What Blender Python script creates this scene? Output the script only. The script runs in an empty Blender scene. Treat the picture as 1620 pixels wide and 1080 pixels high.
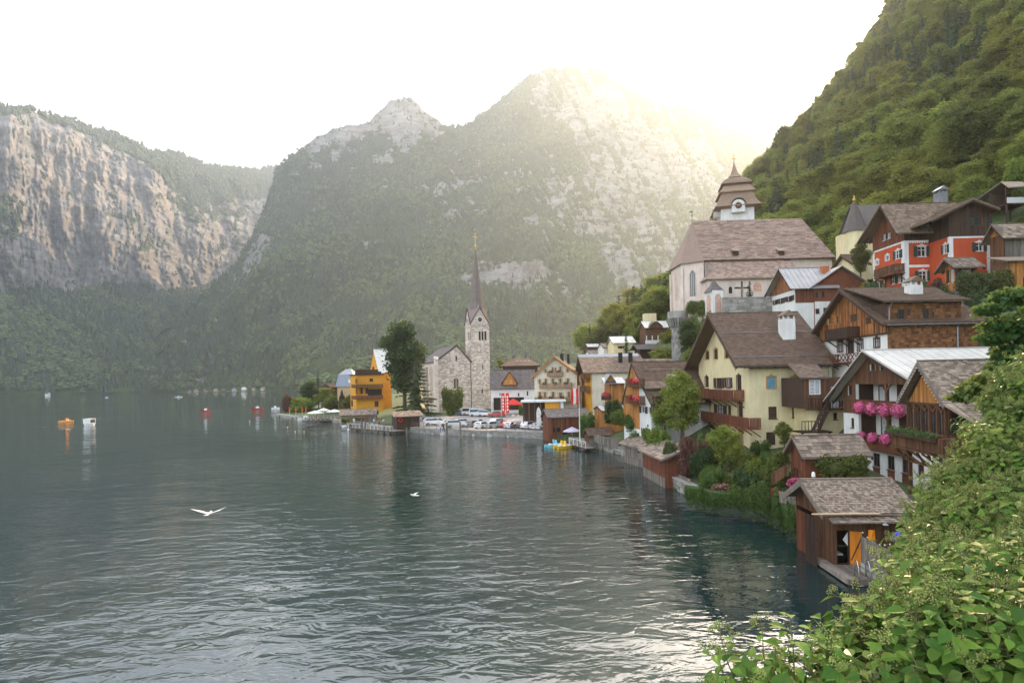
import bpy, math, random
import numpy as np
from mathutils import Vector, Matrix

random.seed(7)
RNG = np.random.default_rng(11)
sc = bpy.context.scene
COL = sc.collection
R = math.radians

# ------------------------------------------------------------------ camera
FPX, CAMH, ROLL, HY = 920.0, 11.0, R(1.2), 602.0      # focal length and horizon in pixels of the 1620 x 1080 photograph
cam_d = bpy.data.cameras.new("camera"); cam = bpy.data.objects.new("camera", cam_d); COL.objects.link(cam)
cam_d.sensor_width = 36.0; cam_d.lens = 36.0 * FPX / 1620.0
cam_d.shift_y = (HY - 540.0) / 1620.0
cam_d.clip_start = 0.2; cam_d.clip_end = 40000
CR = Vector((math.cos(ROLL), 0, -math.sin(ROLL))); CU = Vector((math.sin(ROLL), 0, math.cos(ROLL)))
cam.matrix_world = Matrix(((CR.x, CU.x, 0, 0), (CR.y, CU.y, -1, 0), (CR.z, CU.z, 0, CAMH), (0, 0, 0, 1)))
sc.camera = cam

# ------------------------------------------------------------------ light
def dir_of(px, py):
 v = CR * ((px - 810) / FPX) + CU * ((HY - py) / FPX) + Vector((0, 1, 0))
 return v.normalized()
SUN = Vector((math.sin(R(28))*math.cos(R(25.5)), math.cos(R(28))*math.cos(R(25.5)), math.sin(R(25.5))))
SUN_EL = math.asin(SUN.z); SUN_AZ = math.atan2(SUN.x, SUN.y)
world = bpy.data.worlds.new("World"); sc.world = world; world.use_nodes = True
wn, wl = world.node_tree.nodes, world.node_tree.links
wn.clear()
wo = wn.new("ShaderNodeOutputWorld"); wb = wn.new("ShaderNodeBackground"); sky = wn.new("ShaderNodeTexSky")
sky.sky_type = 'NISHITA'; sky.sun_disc = False
sky.sun_elevation = SUN_EL; sky.sun_rotation = SUN_AZ
sky.air_density = 1.0; sky.dust_density = 2.6; sky.ozone_density = 1.2; sky.altitude = 500
# thin high cloud over the clear sky
tc = wn.new("ShaderNodeTexCoord"); mp = wn.new("ShaderNodeMapping"); mp.inputs['Scale'].default_value = (1.0, 1.0, 3.2)
nz = wn.new("ShaderNodeTexNoise"); nz.inputs['Scale'].default_value = 2.3; nz.inputs['Detail'].default_value = 9; nz.inputs['Roughness'].default_value = .62; nz.inputs['Distortion'].default_value = .5
cr = wn.new("ShaderNodeValToRGB"); cr.color_ramp.elements[0].position = .47; cr.color_ramp.elements[1].position = .74
cr.color_ramp.elements[0].color = (0.03, 0.03, 0.03, 1); cr.color_ramp.elements[1].color = (.80, .80, .80, 1)
mixc = wn.new("ShaderNodeMix"); mixc.data_type = 'RGBA'
mixc.inputs['B'].default_value = (18.0, 16.6, 14.8, 1)
wl.new(tc.outputs['Generated'], mp.inputs['Vector']); wl.new(mp.outputs[0], nz.inputs['Vector']); wl.new(nz.outputs['Fac'], cr.inputs[0])
wl.new(cr.outputs[0], mixc.inputs['Factor']); wl.new(sky.outputs[0], mixc.inputs['A'])
wl.new(mixc.outputs['Result'], wb.inputs['Color']); wl.new(wb.outputs[0], wo.inputs[0])
wb.inputs['Strength'].default_value = 0.15
sd = bpy.data.lights.new("sun", 'SUN'); so = bpy.data.objects.new("sun", sd); COL.objects.link(so)
sd.energy = 4.6; sd.angle = R(0.6); sd.color = (1.0, .70, .38)
so.rotation_euler = (-SUN).to_track_quat('-Z', 'Y').to_euler(); so.location = (60, 0, 80)
sc.view_settings.view_transform = 'Standard'; sc.view_settings.look = 'None'
sc.view_settings.gamma = 1; sc.view_settings.use_curve_mapping = False
sc.view_settings.exposure = 1.68
sc.render.engine = 'CYCLES'
sc.cycles.use_denoising = True
sc.cycles.max_bounces = 6; sc.cycles.diffuse_bounces = 3; sc.cycles.glossy_bounces = 3
sc.cycles.transmission_bounces = 4; sc.cycles.volume_bounces = 0; sc.cycles.transparent_max_bounces = 8
sc.cycles.caustics_reflective = False; sc.cycles.caustics_refractive = False
sc.cycles.sample_clamp_indirect = 6.0

# ------------------------------------------------------------------ picture <-> world
CP = Vector((0, 0, CAMH))
def ray(px, py):
 return CR * ((px - 810) / FPX) + CU * ((HY - py) / FPX) + Vector((0, 1, 0))
def P(px, py, Y):
 return CP + ray(px, py) * Y
def G(px, py, z=0.0):                       # where the pixel's ray meets level z
 r = ray(px, py)
 return CP + r * ((z - CAMH) / r.z)
def proj(p):
 d = Vector(p) - CP
 return 810 + FPX * d.dot(CR) / d.y, HY - FPX * d.dot(CU) / d.y

# ------------------------------------------------------------------ noise
_perm = np.random.default_rng(5).permutation(256); _perm = np.concatenate([_perm, _perm])
_grad = np.array([[1,1,0],[-1,1,0],[1,-1,0],[-1,-1,0],[1,0,1],[-1,0,1],[1,0,-1],[-1,0,-1],[0,1,1],[0,-1,1],[0,1,-1],[0,-1,-1],[1,1,0],[-1,1,0],[0,-1,1],[0,-1,-1]], float)
def perlin(x, y, z=0.0):
 x = np.asarray(x, float); y = np.asarray(y, float); z = np.asarray(z, float) + np.zeros_like(x)
 xi, yi, zi = np.floor(x).astype(int), np.floor(y).astype(int), np.floor(z).astype(int)
 xf, yf, zf = x - xi, y - yi, z - zi
 u, v, w = [t*t*t*(t*(t*6-15)+10) for t in (xf, yf, zf)]
 out = 0
 for dx in (0, 1):
  for dy in (0, 1):
   for dz in (0, 1):
    h = _perm[(_perm[(_perm[(xi+dx) & 255] + yi + dy) & 255] + zi + dz) & 255] & 15
    g = _grad[h]
    d = g[..., 0]*(xf-dx) + g[..., 1]*(yf-dy) + g[..., 2]*(zf-dz)
    out = out + d * (u if dx else 1-u) * (v if dy else 1-v) * (w if dz else 1-w)
 return out
def fbm(x, y, z=0.0, o=5, g=.5):
 a, s, f = 1.0, 0, 1.0
 for i in range(o):
  s = s + a * perlin(np.asarray(x)*f + i*7.3, np.asarray(y)*f + i*3.1, np.asarray(z)*f); a *= g; f *= 2.03
 return s
def ridged(x, y, z=0.0, o=5, g=.5):
 a, s, f = 1.0, 0, 1.0
 for i in range(o):
  s = s + a * (1 - 2*np.abs(perlin(np.asarray(x)*f + i*5.7, np.asarray(y)*f + i*1.9, np.asarray(z)*f))); a *= g; f *= 2.07
 return s - .9
def smooth(a, b, x):
 t = np.clip((x - a) / (b - a), 0, 1); return t*t*(3-2*t)

# ------------------------------------------------------------------ object helpers
def tag(o, label=None, cat=None, group=None, kind=None):
 if label: o['label'] = label
 if cat: o['category'] = cat
 if group: o['group'] = group
 if kind: o['kind'] = kind
 return o
def empty(name, loc, rz=0.0, label=None, cat=None, group=None, parent=None):
 o = bpy.data.objects.new(name, None); COL.objects.link(o)
 o.location = loc; o.rotation_euler = (0, 0, rz); o.empty_display_size = .3
 if parent: o.parent = parent
 return tag(o, label, cat, group)
def copy_tree(o, parent=None, loc=None, rz=None, label=None, scale=None):
 c = o.copy(); COL.objects.link(c)
 if parent: c.parent = parent
 if loc is not None: c.location = loc
 if rz is not None: c.rotation_euler = (0, 0, rz)
 if scale is not None: c.scale = scale if hasattr(scale, '__len__') else (scale,)*3
 if label: c['label'] = label
 for ch in list(o.children): copy_tree(ch, c)
 return c
def mesh_obj(name, me, parent=None, loc=None, rot=None):
 o = bpy.data.objects.new(name, me); COL.objects.link(o)
 if parent: o.parent = parent
 if loc is not None: o.location = loc
 if rot is not None: o.rotation_euler = rot
 return o

class MB:
 """collects polygons; build() links them as ONE mesh object; every face carries a random tint in 'rnd'"""
 def __init__(s):
  s.V = []; s.L = []; s.T = []; s.M = []; s.K = []; s.n = 0; s.xf = None
 def add(s, V, F, m=0, r=None):
  V = np.asarray(V, float).reshape(-1, 3)
  if s.xf is not None: V = V @ s.xf[0].T + s.xf[1]
  if r is None: r = random.random()
  if isinstance(F, np.ndarray):
   s.L.append((F + s.n).ravel()); s.T.append(np.full(len(F), F.shape[1])); k = len(F)
  else:
   s.L.append(np.array([i + s.n for f in F for i in f])); s.T.append(np.array([len(f) for f in F])); k = len(F)
  s.M.append(np.full(k, m)); s.K.append(np.asarray(r, float) if hasattr(r, '__len__') else np.full(k, r))
  s.V.append(V); s.n += len(V); return s
 def poly(s, pts, m=0, r=None):
  return s.add([tuple(p) for p in pts], [tuple(range(len(pts)))], m, r)
 def box(s, x0, x1, y0, y1, z0, z1, m=0, r=None):
  V = [(x0,y0,z0),(x1,y0,z0),(x1,y1,z0),(x0,y1,z0),(x0,y0,z1),(x1,y0,z1),(x1,y1,z1),(x0,y1,z1)]
  return s.add(V, [(0,3,2,1),(4,5,6,7),(0,1,5,4),(1,2,6,5),(2,3,7,6),(3,0,4,7)], m, r)
 def prism(s, pts, ext, m=0, r=None):
  n = len(pts); a = [Vector(p) for p in pts]; e = Vector(ext); b = [p + e for p in a]
  F = [tuple(range(n))[::-1], tuple(range(n, 2*n))] + [(i, (i+1) % n, n+(i+1) % n, n+i) for i in range(n)]
  return s.add([tuple(p) for p in a+b], F, m, r)
 def beam(s, p0, p1, w, h, m=0, r=None, up=(0,0,1)):
  p0, p1 = Vector(p0), Vector(p1); d = (p1-p0).normalized(); u = Vector(up)
  if abs(d.dot(u)) > .98: u = Vector((0,1,0))
  a = d.cross(u).normalized()*(w/2); b = a.cross(d).normalized()*(h/2)
  return s.prism([p0-a-b, p0+a-b, p0+a+b, p0-a+b], p1-p0, m, r)
 def tube(s, pts, rad, n=6, m=0, r=None, cap=True):
  pts = [Vector(p) for p in pts]; V = []; F = []
  rad = rad if hasattr(rad, '__len__') else [rad]*len(pts)
  for i, p in enumerate(pts):
   d = (pts[min(i+1, len(pts)-1)] - pts[max(i-1, 0)]).normalized()
   u = Vector((0,0,1)) if abs(d.z) < .9 else Vector((1,0,0))
   a = d.cross(u).normalized(); b = a.cross(d)
   for k in range(n):
    t = 2*math.pi*k/n; V.append(tuple(p + (a*math.cos(t) + b*math.sin(t))*rad[i]))
  for i in range(len(pts)-1):
   for k in range(n):
    F.append((i*n+k, i*n+(k+1) % n, (i+1)*n+(k+1) % n, (i+1)*n+k))
  if cap: F.append(tuple(range(n))[::-1]); F.append(tuple(range((len(pts)-1)*n, len(pts)*n)))
  return s.add(V, F, m, r)
 def lathe(s, prof, n=12, c=(0,0,0), m=0, r=None, rot=0.0):
  V = []; F = []
  for (q, z) in prof:
   for k in range(n):
    t = 2*math.pi*k/n + rot; V.append((c[0]+q*math.cos(t), c[1]+q*math.sin(t), c[2]+z))
  for i in range(len(prof)-1):
   for k in range(n): F.append((i*n+k, i*n+(k+1) % n, (i+1)*n+(k+1) % n, (i+1)*n+k))
  F.append(tuple(range(n))[::-1]); F.append(tuple(range((len(prof)-1)*n, len(prof)*n)))
  return s.add(V, F, m, r)
 def ball(s, c, rad, n=8, k=5, m=0, r=None):
  rad = rad if hasattr(rad, '__len__') else (rad,)*3
  V = [(c[0], c[1], c[2]-rad[2])]; F = []
  for i in range(1, k):
   p = math.pi*i/k
   for j in range(n):
    t = 2*math.pi*j/n; V.append((c[0]+rad[0]*math.sin(p)*math.cos(t), c[1]+rad[1]*math.sin(p)*math.sin(t), c[2]-rad[2]*math.cos(p)))
  V.append((c[0], c[1], c[2]+rad[2])); e = len(V)-1
  for j in range(n): F.append((0, 1+(j+1) % n, 1+j)); F.append((e, e-n+j, e-n+(j+1) % n))
  for i in range(k-2):
   for j in range(n): F.append((1+i*n+j, 1+i*n+(j+1) % n, 1+(i+1)*n+(j+1) % n, 1+(i+1)*n+j))
  return s.add(V, F, m, r)
 def mesh(s, name, mats, smooth_=False):
  me = bpy.data.meshes.new(name)
  if not s.V: return me
  V = np.concatenate(s.V); L = np.concatenate(s.L).astype(np.int32); T = np.concatenate(s.T).astype(np.int32)
  me.vertices.add(len(V)); me.vertices.foreach_set('co', V.ravel())
  me.loops.add(len(L)); me.loops.foreach_set('vertex_index', L)
  me.polygons.add(len(T)); st = np.concatenate([[0], np.cumsum(T)[:-1]]).astype(np.int32)
  me.polygons.foreach_set('loop_start', st)
  for m in (mats if isinstance(mats, (list, tuple)) else [mats]): me.materials.append(m)
  me.polygons.foreach_set('material_index', np.concatenate(s.M).astype(np.int32))
  me.polygons.foreach_set('use_smooth', np.full(len(T), bool(smooth_)))
  me.update(calc_edges=True)
  a = me.attributes.new('rnd', 'FLOAT', 'FACE'); a.data.foreach_set('value', np.concatenate(s.K).astype(np.float32))
  me.validate(); return me
 def build(s, name, mats, parent=None, loc=None, smooth_=False, kind=None, rz=None):
  o = mesh_obj(name, s.mesh(name, mats, smooth_), parent, loc, (0,0,rz) if rz is not None else None)
  if kind: o['kind'] = kind
  return o

# ------------------------------------------------------------------ materials
def new_mat(name):
 m = bpy.data.materials.new(name); m.use_nodes = True; nt = m.node_tree; nt.nodes.clear()
 out = nt.nodes.new("ShaderNodeOutputMaterial"); return m, nt, nt.nodes, nt.links, out
def nd(N, typ, **kw):
 n = N.new(typ)
 for k, v in kw.items():
  if k.startswith('i_'): n.inputs[k[2:].replace('_', ' ')].default_value = v
  else: setattr(n, k, v)
 return n
def mixrgb(N, L, a, b, f, mode='MIX'):
 n = N.new("ShaderNodeMix"); n.data_type = 'RGBA'; n.blend_type = mode
 for s, v in (('A', a), ('B', b), ('Factor', f)):
  if hasattr(v, 'is_linked') or hasattr(v, 'links'): L.new(v, n.inputs[s])
  elif s == 'Factor': n.inputs[s].default_value = v
  else: n.inputs[s].default_value = (*v[:3], 1)
 return n.outputs['Result']
def maprange(N, L, v, a, b, c, d):
 n = N.new("ShaderNodeMapRange"); L.new(v, n.inputs['Value'])
 for s, q in (('From Min', a), ('From Max', b), ('To Min', c), ('To Max', d)): n.inputs[s].default_value = q
 return n.outputs['Result']
def scale_col(N, L, col, fac):
 n = N.new("ShaderNodeVectorMath"); n.operation = 'SCALE'; L.new(col, n.inputs[0]); L.new(fac, n.inputs['Scale']); return n.outputs[0]
MATS = {}
def mat(name, col, rough=.8, var=.25, nscale=3.0, namt=.35, stretch=(1,1,1), bump=.0, bscale=20., metal=0.0, spec=.3, dirt=None, coat=0.0, island=0.0):
 """painted / wooden / mineral surface: per-piece tint, grain noise, broad weathering, optional fine relief"""
 if name in MATS: return MATS[name]
 m, nt, N, L, out = new_mat(name)
 b = nd(N, "ShaderNodeBsdfPrincipled"); L.new(b.outputs[0], out.inputs[0])
 b.inputs['Roughness'].default_value = rough; b.inputs['Metallic'].default_value = metal
 b.inputs['Specular IOR Level'].default_value = spec; b.inputs['Coat Weight'].default_value = coat
 at = nd(N, "ShaderNodeAttribute", attribute_name='rnd')
 f1 = maprange(N, L, at.outputs['Fac'], 0, 1, 1-var, 1+var)
 c = nd(N, "ShaderNodeRGB"); c.outputs[0].default_value = (*col, 1)
 c1 = scale_col(N, L, c.outputs[0], f1)
 tc = nd(N, "ShaderNodeTexCoord"); mp = nd(N, "ShaderNodeMapping"); mp.inputs['Scale'].default_value = stretch
 L.new(tc.outputs['Object'], mp.inputs['Vector'])
 n1 = nd(N, "ShaderNodeTexNoise", i_Scale=nscale, i_Detail=6.0, i_Roughness=.6); L.new(mp.outputs[0], n1.inputs['Vector'])
 c2 = scale_col(N, L, c1, maprange(N, L, n1.outputs['Fac'], .25, .75, 1-namt, 1+namt))
 n2 = nd(N, "ShaderNodeTexNoise", i_Scale=.45, i_Detail=4.0); L.new(tc.outputs['Object'], n2.inputs['Vector'])
 c3 = mixrgb(N, L, c2, dirt if dirt else tuple(x*.55 for x in col), maprange(N, L, n2.outputs['Fac'], .5, .75, 0, .55 if dirt else .4))
 L.new(c3, b.inputs['Base Color'])
 if bump:
  n3 = nd(N, "ShaderNodeTexNoise", i_Scale=bscale, i_Detail=4.0); L.new(mp.outputs[0], n3.inputs['Vector'])
  bp = nd(N, "ShaderNodeBump", i_Strength=bump, i_Distance=.02); L.new(n3.outputs['Fac'], bp.inputs['Height']); L.new(bp.outputs[0], b.inputs['Normal'])
 MATS[name] = m; return m
def glass_mat(name='window_glass', col=(.03,.035,.04)):
 if name in MATS: return MATS[name]
 m, nt, N, L, out = new_mat(name)
 b = nd(N, "ShaderNodeBsdfPrincipled"); L.new(b.outputs[0], out.inputs[0])
 b.inputs['Base Color'].default_value = (*col, 1); b.inputs['Roughness'].default_value = .06; b.inputs['Specular IOR Level'].default_value = .7
 tc = nd(N, "ShaderNodeTexCoord"); n = nd(N, "ShaderNodeTexNoise", i_Scale=1.7); L.new(tc.outputs['Object'], n.inputs['Vector'])
 bp = nd(N, "ShaderNodeBump", i_Strength=.12, i_Distance=.05); L.new(n.outputs['Fac'], bp.inputs['Height']); L.new(bp.outputs[0], b.inputs['Normal'])
 MATS[name] = m; return m
def leaf_mat(name, c1, c2, trans=.35, rough=.55, spec=.3, objvar=.3, glossy=False, warm=(.20,.16,.03)):
 """foliage: tint differs by leaf ('rnd'), by plant (object random) and by clump (noise); lets light through"""
 if name in MATS: return MATS[name]
 m, nt, N, L, out = new_mat(name)
 at = nd(N, "ShaderNodeAttribute", attribute_name='rnd'); oi = nd(N, "ShaderNodeObjectInfo")
 tc = nd(N, "ShaderNodeTexCoord"); n1 = nd(N, "ShaderNodeTexNoise", i_Scale=.35, i_Detail=3.0); L.new(tc.outputs['Object'], n1.inputs['Vector'])
 ad = nd(N, "ShaderNodeMath", operation='ADD'); L.new(at.outputs['Fac'], ad.inputs[0]); L.new(n1.outputs['Fac'], ad.inputs[1])
 c = mixrgb(N, L, c1, c2, maprange(N, L, ad.outputs[0], .35, 1.5, 0, 1))
 f = maprange(N, L, oi.outputs['Random'], 0, 1, 1-objvar, 1+objvar); c = scale_col(N, L, c, f)
 wn_ = nd(N, "ShaderNodeTexWhiteNoise", noise_dimensions='1D'); L.new(oi.outputs['Random'], wn_.inputs['W'])
 c = mixrgb(N, L, c, warm, maprange(N, L, wn_.outputs['Value'], .4, 1, 0, .42))
 b = nd(N, "ShaderNodeBsdfPrincipled", i_Roughness=rough); b.inputs['Specular IOR Level'].default_value = spec
 L.new(c, b.inputs['Base Color'])
 t = nd(N, "ShaderNodeBsdfTranslucent"); L.new(mixrgb(N, L, c, (.9, 1.0, .25), .12), t.inputs['Color'])
 mx = nd(N, "ShaderNodeMixShader"); mx.inputs[0].default_value = trans
 L.new(b.outputs[0], mx.inputs[1]); L.new(t.outputs[0], mx.inputs[2]); L.new(mx.outputs[0], out.inputs[0])
 MATS[name] = m; return m
# ------------------------------------------------------------------ mountains
def curve(pts):
 a = np.array(sorted(pts), float); return lambda x: np.interp(x, a[:, 0], a[:, 1])
def rock_material():
 m, nt, N, L, out = new_mat("mountain_ground")
 b = nd(N, "ShaderNodeBsdfPrincipled", i_Roughness=.95); b.inputs['Specular IOR Level'].default_value = .1
 L.new(b.outputs[0], out.inputs[0])
 g = nd(N, "ShaderNodeNewGeometry")
 rk = nd(N, "ShaderNodeAttribute", attribute_name='rock')
 mp = nd(N, "ShaderNodeMapping"); mp.inputs['Scale'].default_value = (1, 1, 5.0); L.new(g.outputs['Position'], mp.inputs['Vector'])
 mv = nd(N, "ShaderNodeMapping"); mv.inputs['Scale'].default_value = (1, 1, .22); L.new(g.outputs['Position'], mv.inputs['Vector'])
 n1 = nd(N, "ShaderNodeTexNoise", i_Scale=.011, i_Detail=8.0, i_Roughness=.65, i_Distortion=.4); L.new(mp.outputs[0], n1.inputs['Vector'])
 n2 = nd(N, "ShaderNodeTexNoise", i_Scale=.02, i_Detail=7.0, i_Roughness=.6); L.new(mv.outputs[0], n2.inputs['Vector'])
 n3 = nd(N, "ShaderNodeTexNoise", i_Scale=.006, i_Detail=9.0, i_Roughness=.62); L.new(g.outputs['Position'], n3.inputs['Vector'])
 c = mixrgb(N, L, (.17, .165, .16), (.42, .39, .365), maprange(N, L, n1.outputs['Fac'], .36, .62, 0, 1))
 c = mixrgb(N, L, c, (.16, .15, .14), maprange(N, L, n2.outputs['Fac'], .52, .68, 0, .7))
 c = mixrgb(N, L, c, (.42, .33, .25), maprange(N, L, n3.outputs['Fac'], .5, .7, 0, .5))
 gr = mixrgb(N, L, (.035, .055, .018), (.10, .13, .035), maprange(N, L, n2.outputs['Fac'], .35, .65, 0, 1))
 # grass ledges break up the rock; the mask comes from the mesh, its edge from noise
 ad = nd(N, "ShaderNodeMath", operation='ADD'); L.new(rk.outputs['Fac'], ad.inputs[0]); L.new(maprange(N, L, n1.outputs['Fac'], .3, .7, -.22, .22), ad.inputs[1])
 f = maprange(N, L, ad.outputs[0], .44, .56, 0, 1)
 L.new(mixrgb(N, L, gr, c, f), b.inputs['Base Color'])
 bp = nd(N, "ShaderNodeBump", i_Strength=1.0, i_Distance=14.0); L.new(n1.outputs['Fac'], bp.inputs['Height'])
 bp2 = nd(N, "ShaderNodeBump", i_Strength=1.0, i_Distance=12.0); L.new(n2.outputs['Fac'], bp2.inputs['Height']); L.new(bp.outputs[0], bp2.inputs['Normal'])
 n4 = nd(N, "ShaderNodeTexNoise", i_Scale=.055, i_Detail=9.0, i_Roughness=.7, i_Distortion=.8); L.new(mp.outputs[0], n4.inputs['Vector'])
 bp3 = nd(N, "ShaderNodeBump", i_Strength=1.0, i_Distance=7.0); L.new(n4.outputs['Fac'], bp3.inputs['Height']); L.new(bp2.outputs[0], bp3.inputs['Normal']); L.new(bp3.outputs[0], b.inputs['Normal'])
 return m
ROCK = rock_material()
FOREST = []          # (points, scale, kind index) of every far tree, joined to one object below

def massif(name, label_px, nx, x0, x1, rows, disp, rockf, treef, nt_, back=900, tree_h=(11, 20), seed=0, meadow=None):
 """rows: list of (t, y-curve in px, distance-curve in m) from the foot to the crest. Real distances, real heights."""
 xs = np.linspace(x0, x1, nx); ts = [r[0] for r in rows]
 nyv = label_px; T = np.linspace(0, 1, nyv)
 Yp = np.stack([r[1](xs) for r in rows]); D = np.stack([r[2](xs) for r in rows])
 def itp(A):
  return np.stack([np.interp(T, ts, A[:, i]) for i in range(nx)], 1)
 Yp, D = itp(Yp), itp(D)
 XX = np.tile(xs, (nyv, 1)); TT = np.tile(T[:, None], (1, nx))
 rx, rz = (XX-810)/FPX, (HY-Yp)/FPX
 wx = D*(rx*CR.x + rz*CU.x); wz = CAMH + D*(rx*CR.z + rz*CU.z); wy = D.copy()
 s = rx*1900
 hgt = disp(s, wz, XX, Yp, TT)
 k = 1 + hgt/np.maximum(D, 1)               # push along the view radius (a real relief of ribs and gullies)
 wx, wy, wz = wx*k, wy*k, CAMH+(wz-CAMH)*k
 wz = wz + 13*fbm(wx/45, wy/45, seed, 5)*smooth(0, .06, TT)
 wz[0] = -2.5
 # a back side behind the crest
 bx, by, bz = wx[-1]*(1+back/wy[-1]), wy[-1]+back, wz[-1]*.45
 WX = np.vstack([wx, bx]); WY = np.vstack([wy, by]); WZ = np.vstack([wz, bz])
 ny = nyv+1
 V = np.stack([WX, WY, WZ], -1).reshape(-1, 3)
 i = np.arange(ny-1)[:, None]*nx + np.arange(nx-1)[None]
 F = np.stack([i, i+1, i+nx+1, i+nx], -1).reshape(-1, 4)
 rock = rockf(XX, Yp, WX[:-1], WY[:-1], WZ[:-1], TT)
 # steepness of the finished surface also bares the rock
 mb = MB(); mb.add(V, F); me = mb.mesh(name, ROCK, True)
 a = me.attributes.new('rock', 'FLOAT', 'POINT'); a.data.foreach_set('value', np.vstack([rock, rock[-1:]]).ravel().astype(np.float32))
 o = mesh_obj(name, me); o['kind'] = 'structure'
 # trees
 rg = np.random.default_rng(seed+3)
 P00 = np.stack([wx, wy, wz], -1)
 e1 = P00[:-1, 1:]-P00[:-1, :-1]; e2 = P00[1:, :-1]-P00[:-1, :-1]
 ar = np.linalg.norm(np.cross(e1, e2), axis=-1)
 hor = np.abs(e1[..., 0]*e2[..., 1]-e1[..., 1]*e2[..., 0])
 den = (np.minimum(ar, hor*2.2))*np.clip(treef(XX, Yp, rock)[:-1, :-1], 0, 1)
 pr = (den/den.sum()).ravel(); idx = rg.choice(len(pr), nt_, p=pr)
 r_, c_ = np.divmod(idx, nx-1); a_, b_ = rg.random(nt_)[:, None], rg.random(nt_)[:, None]
 pts = P00[r_, c_]*(1-a_)*(1-b_) + P00[r_, c_+1]*a_*(1-b_) + P00[r_+1, c_]*(1-a_)*b_ + P00[r_+1, c_+1]*a_*b_
 pts[:, 2] -= .6
 h = rg.uniform(tree_h[0], tree_h[1], nt_)
 nn = fbm(pts[:, 0]/140, pts[:, 1]/140, 2.2, 3)
 kind = np.where(nn + rg.normal(0, .25, nt_) > .12, 1, 0)
 if meadow is not None: h = h*meadow(XX[r_, c_], Yp[r_, c_])
 FOREST.append((pts, h, kind)); return o

def blobs(X, Y, lst):
 s = np.zeros_like(X)
 for (cx, cy, sx, sy, a, ang) in lst:
  ca, sa = math.cos(R(ang)), math.sin(R(ang)); dx, dy = X-cx, Y-cy
  u, v = (dx*ca + dy*sa)/sx, (-dx*sa + dy*ca)/sy
  s = s + a*np.exp(-(u*u+v*v))
 return s
def dcurve(pts): return curve(pts)

# --- the cliff massif at the left
def rockA(X, Y, x, y, z, T):
 base = curve([(-200,470),(0,462),(60,450),(110,462),(180,448),(250,455),(310,462),(350,440),(400,400),(480,330)])(X)
 r = smooth(8, -8, Y-base-10*fbm(X/30, Y/30, 1.0, 3))
 top = curve([(-200,165),(0,178),(60,186),(110,200),(180,232),(235,262),(280,300),(330,320),(400,312),(480,300)])(X)
 r = r*smooth(-6, 8, Y-top-9*fbm(X/25, Y/25, 4.0, 3))
 g = blobs(X, Y, [(10,350,38,42,1.2,20),(330,330,70,28,1.0,10),(215,350,26,20,.6,0),(240,385,60,20,.7,-10),(370,385,50,16,.7,-20),(155,300,30,14,.5,0),(110,240,40,7,.5,30),(130,205,50,8,.6,25),(170,335,40,18,.4,0),(300,300,50,26,.5,0),(420,300,20,40,.3,0),(330,420,50,14,.5,10),(230,420,34,14,.5,0)])
 return np.clip(r - g*(.75+.9*fbm(X/16, Y/16, 7.0, 4)), 0, 1)
def dispA(s, z, X, Y, T):
 cl = smooth(.30, .40, T)*smooth(1.0, .93, T)
 return cl*(60*ridged(s/210, z/900, 2.0, 5, .55) + 26*ridged(s/60, z/140, 5.0, 4, .6)+10*fbm(s/14, z/22, 2, 3)) + 25*fbm(s/200, z/200, 3.0, 4)*smooth(0, .1, T)*smooth(1.0, .9, T)
yA = [(0, curve([(-300,634),(0,623),(200,619),(440,616),(520,615)]), dcurve([(-300,1000),(0,1150),(240,1400),(440,1900),(520,2000)])),
      (.34, curve([(-300,505),(0,478),(100,468),(180,452),(300,466),(350,445),(400,402),(520,350)]), dcurve([(-300,1100),(0,1400),(240,2050),(440,3100),(520,3400)])),
      (.62, curve([(-300,360),(0,330),(120,330),(240,345),(340,350),(400,340),(520,310)]), dcurve([(-300,1150),(0,1460),(240,2140),(440,3230),(520,3500)])),
      (.9, curve([(-300,180),(0,196),(110,214),(235,262),(330,285),(400,285),(520,290)]), dcurve([(-300,1230),(0,1560),(240,2290),(440,3400),(520,3650)])),
      (1, curve([(-300,120),(-100,158),(0,169),(30,171),(60,178),(110,190),(150,205),(180,213),(215,226),(235,240),(280,243),(330,262),(370,264),(400,269),(430,262),(520,280)]), dcurve([(-300,1400),(0,1780),(240,2500),(440,3600),(520,3850)]))]
massif("cliff_massif", 330, 560, -300, 520, yA, dispA, rockA,
       lambda X, Y, r: np.where(r < .4, 1, .03)*smooth(626, 618, Y), 17000, seed=1, tree_h=(15, 24))

# --- the rounded peak behind
def rockB2(X, Y, x, y, z, T):
 g = blobs(X, Y, [(640,175,40,34,1.5,30),(560,205,60,14,.9,-25),(500,225,30,12,.7,-30),(700,215,40,16,.5,30),(620,240,60,20,.35,-30),(400,405,16,50,.8,32),(520,250,50,10,.5,-30)])
 return np.clip(g + .5*fbm(X/22, Y/22, 9.0, 4) + .1, 0, 1)
yB2 = [(0, curve([(150,617),(340,617),(520,600),(800,560)]), dcurve([(150,1500),(400,1500),(800,1500)])),
       (.5, curve([(150,606),(260,560),(340,500),(420,420),(520,390),(800,380)]), dcurve([(150,1540),(400,1700),(600,1750),(800,1750)])),
       (1, curve([(150,603),(190,585),(250,530),(340,448),(372,418),(395,382),(412,345),(426,305),(440,264),(470,240),(500,215),(540,201),(585,193),(600,176),(612,162),(630,155),(648,156),(662,166),(680,182),(700,196),(730,204),(800,230)]), dcurve([(150,1600),(300,1780),(430,2250),(630,2450),(800,2500)]))]
massif("rounded_peak", 220, 360, 150, 800, yB2,
       lambda s, z, X, Y, T: 60*ridged(s/260, z/700, 8.0, 5, .55)*smooth(0, .2, T)*smooth(1, .9, T)+10*fbm(s/25, z/40, 2, 3),
       rockB2, lambda X, Y, r: np.where(r < .45, 1, .12), 11000, seed=2, tree_h=(12, 20))

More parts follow.
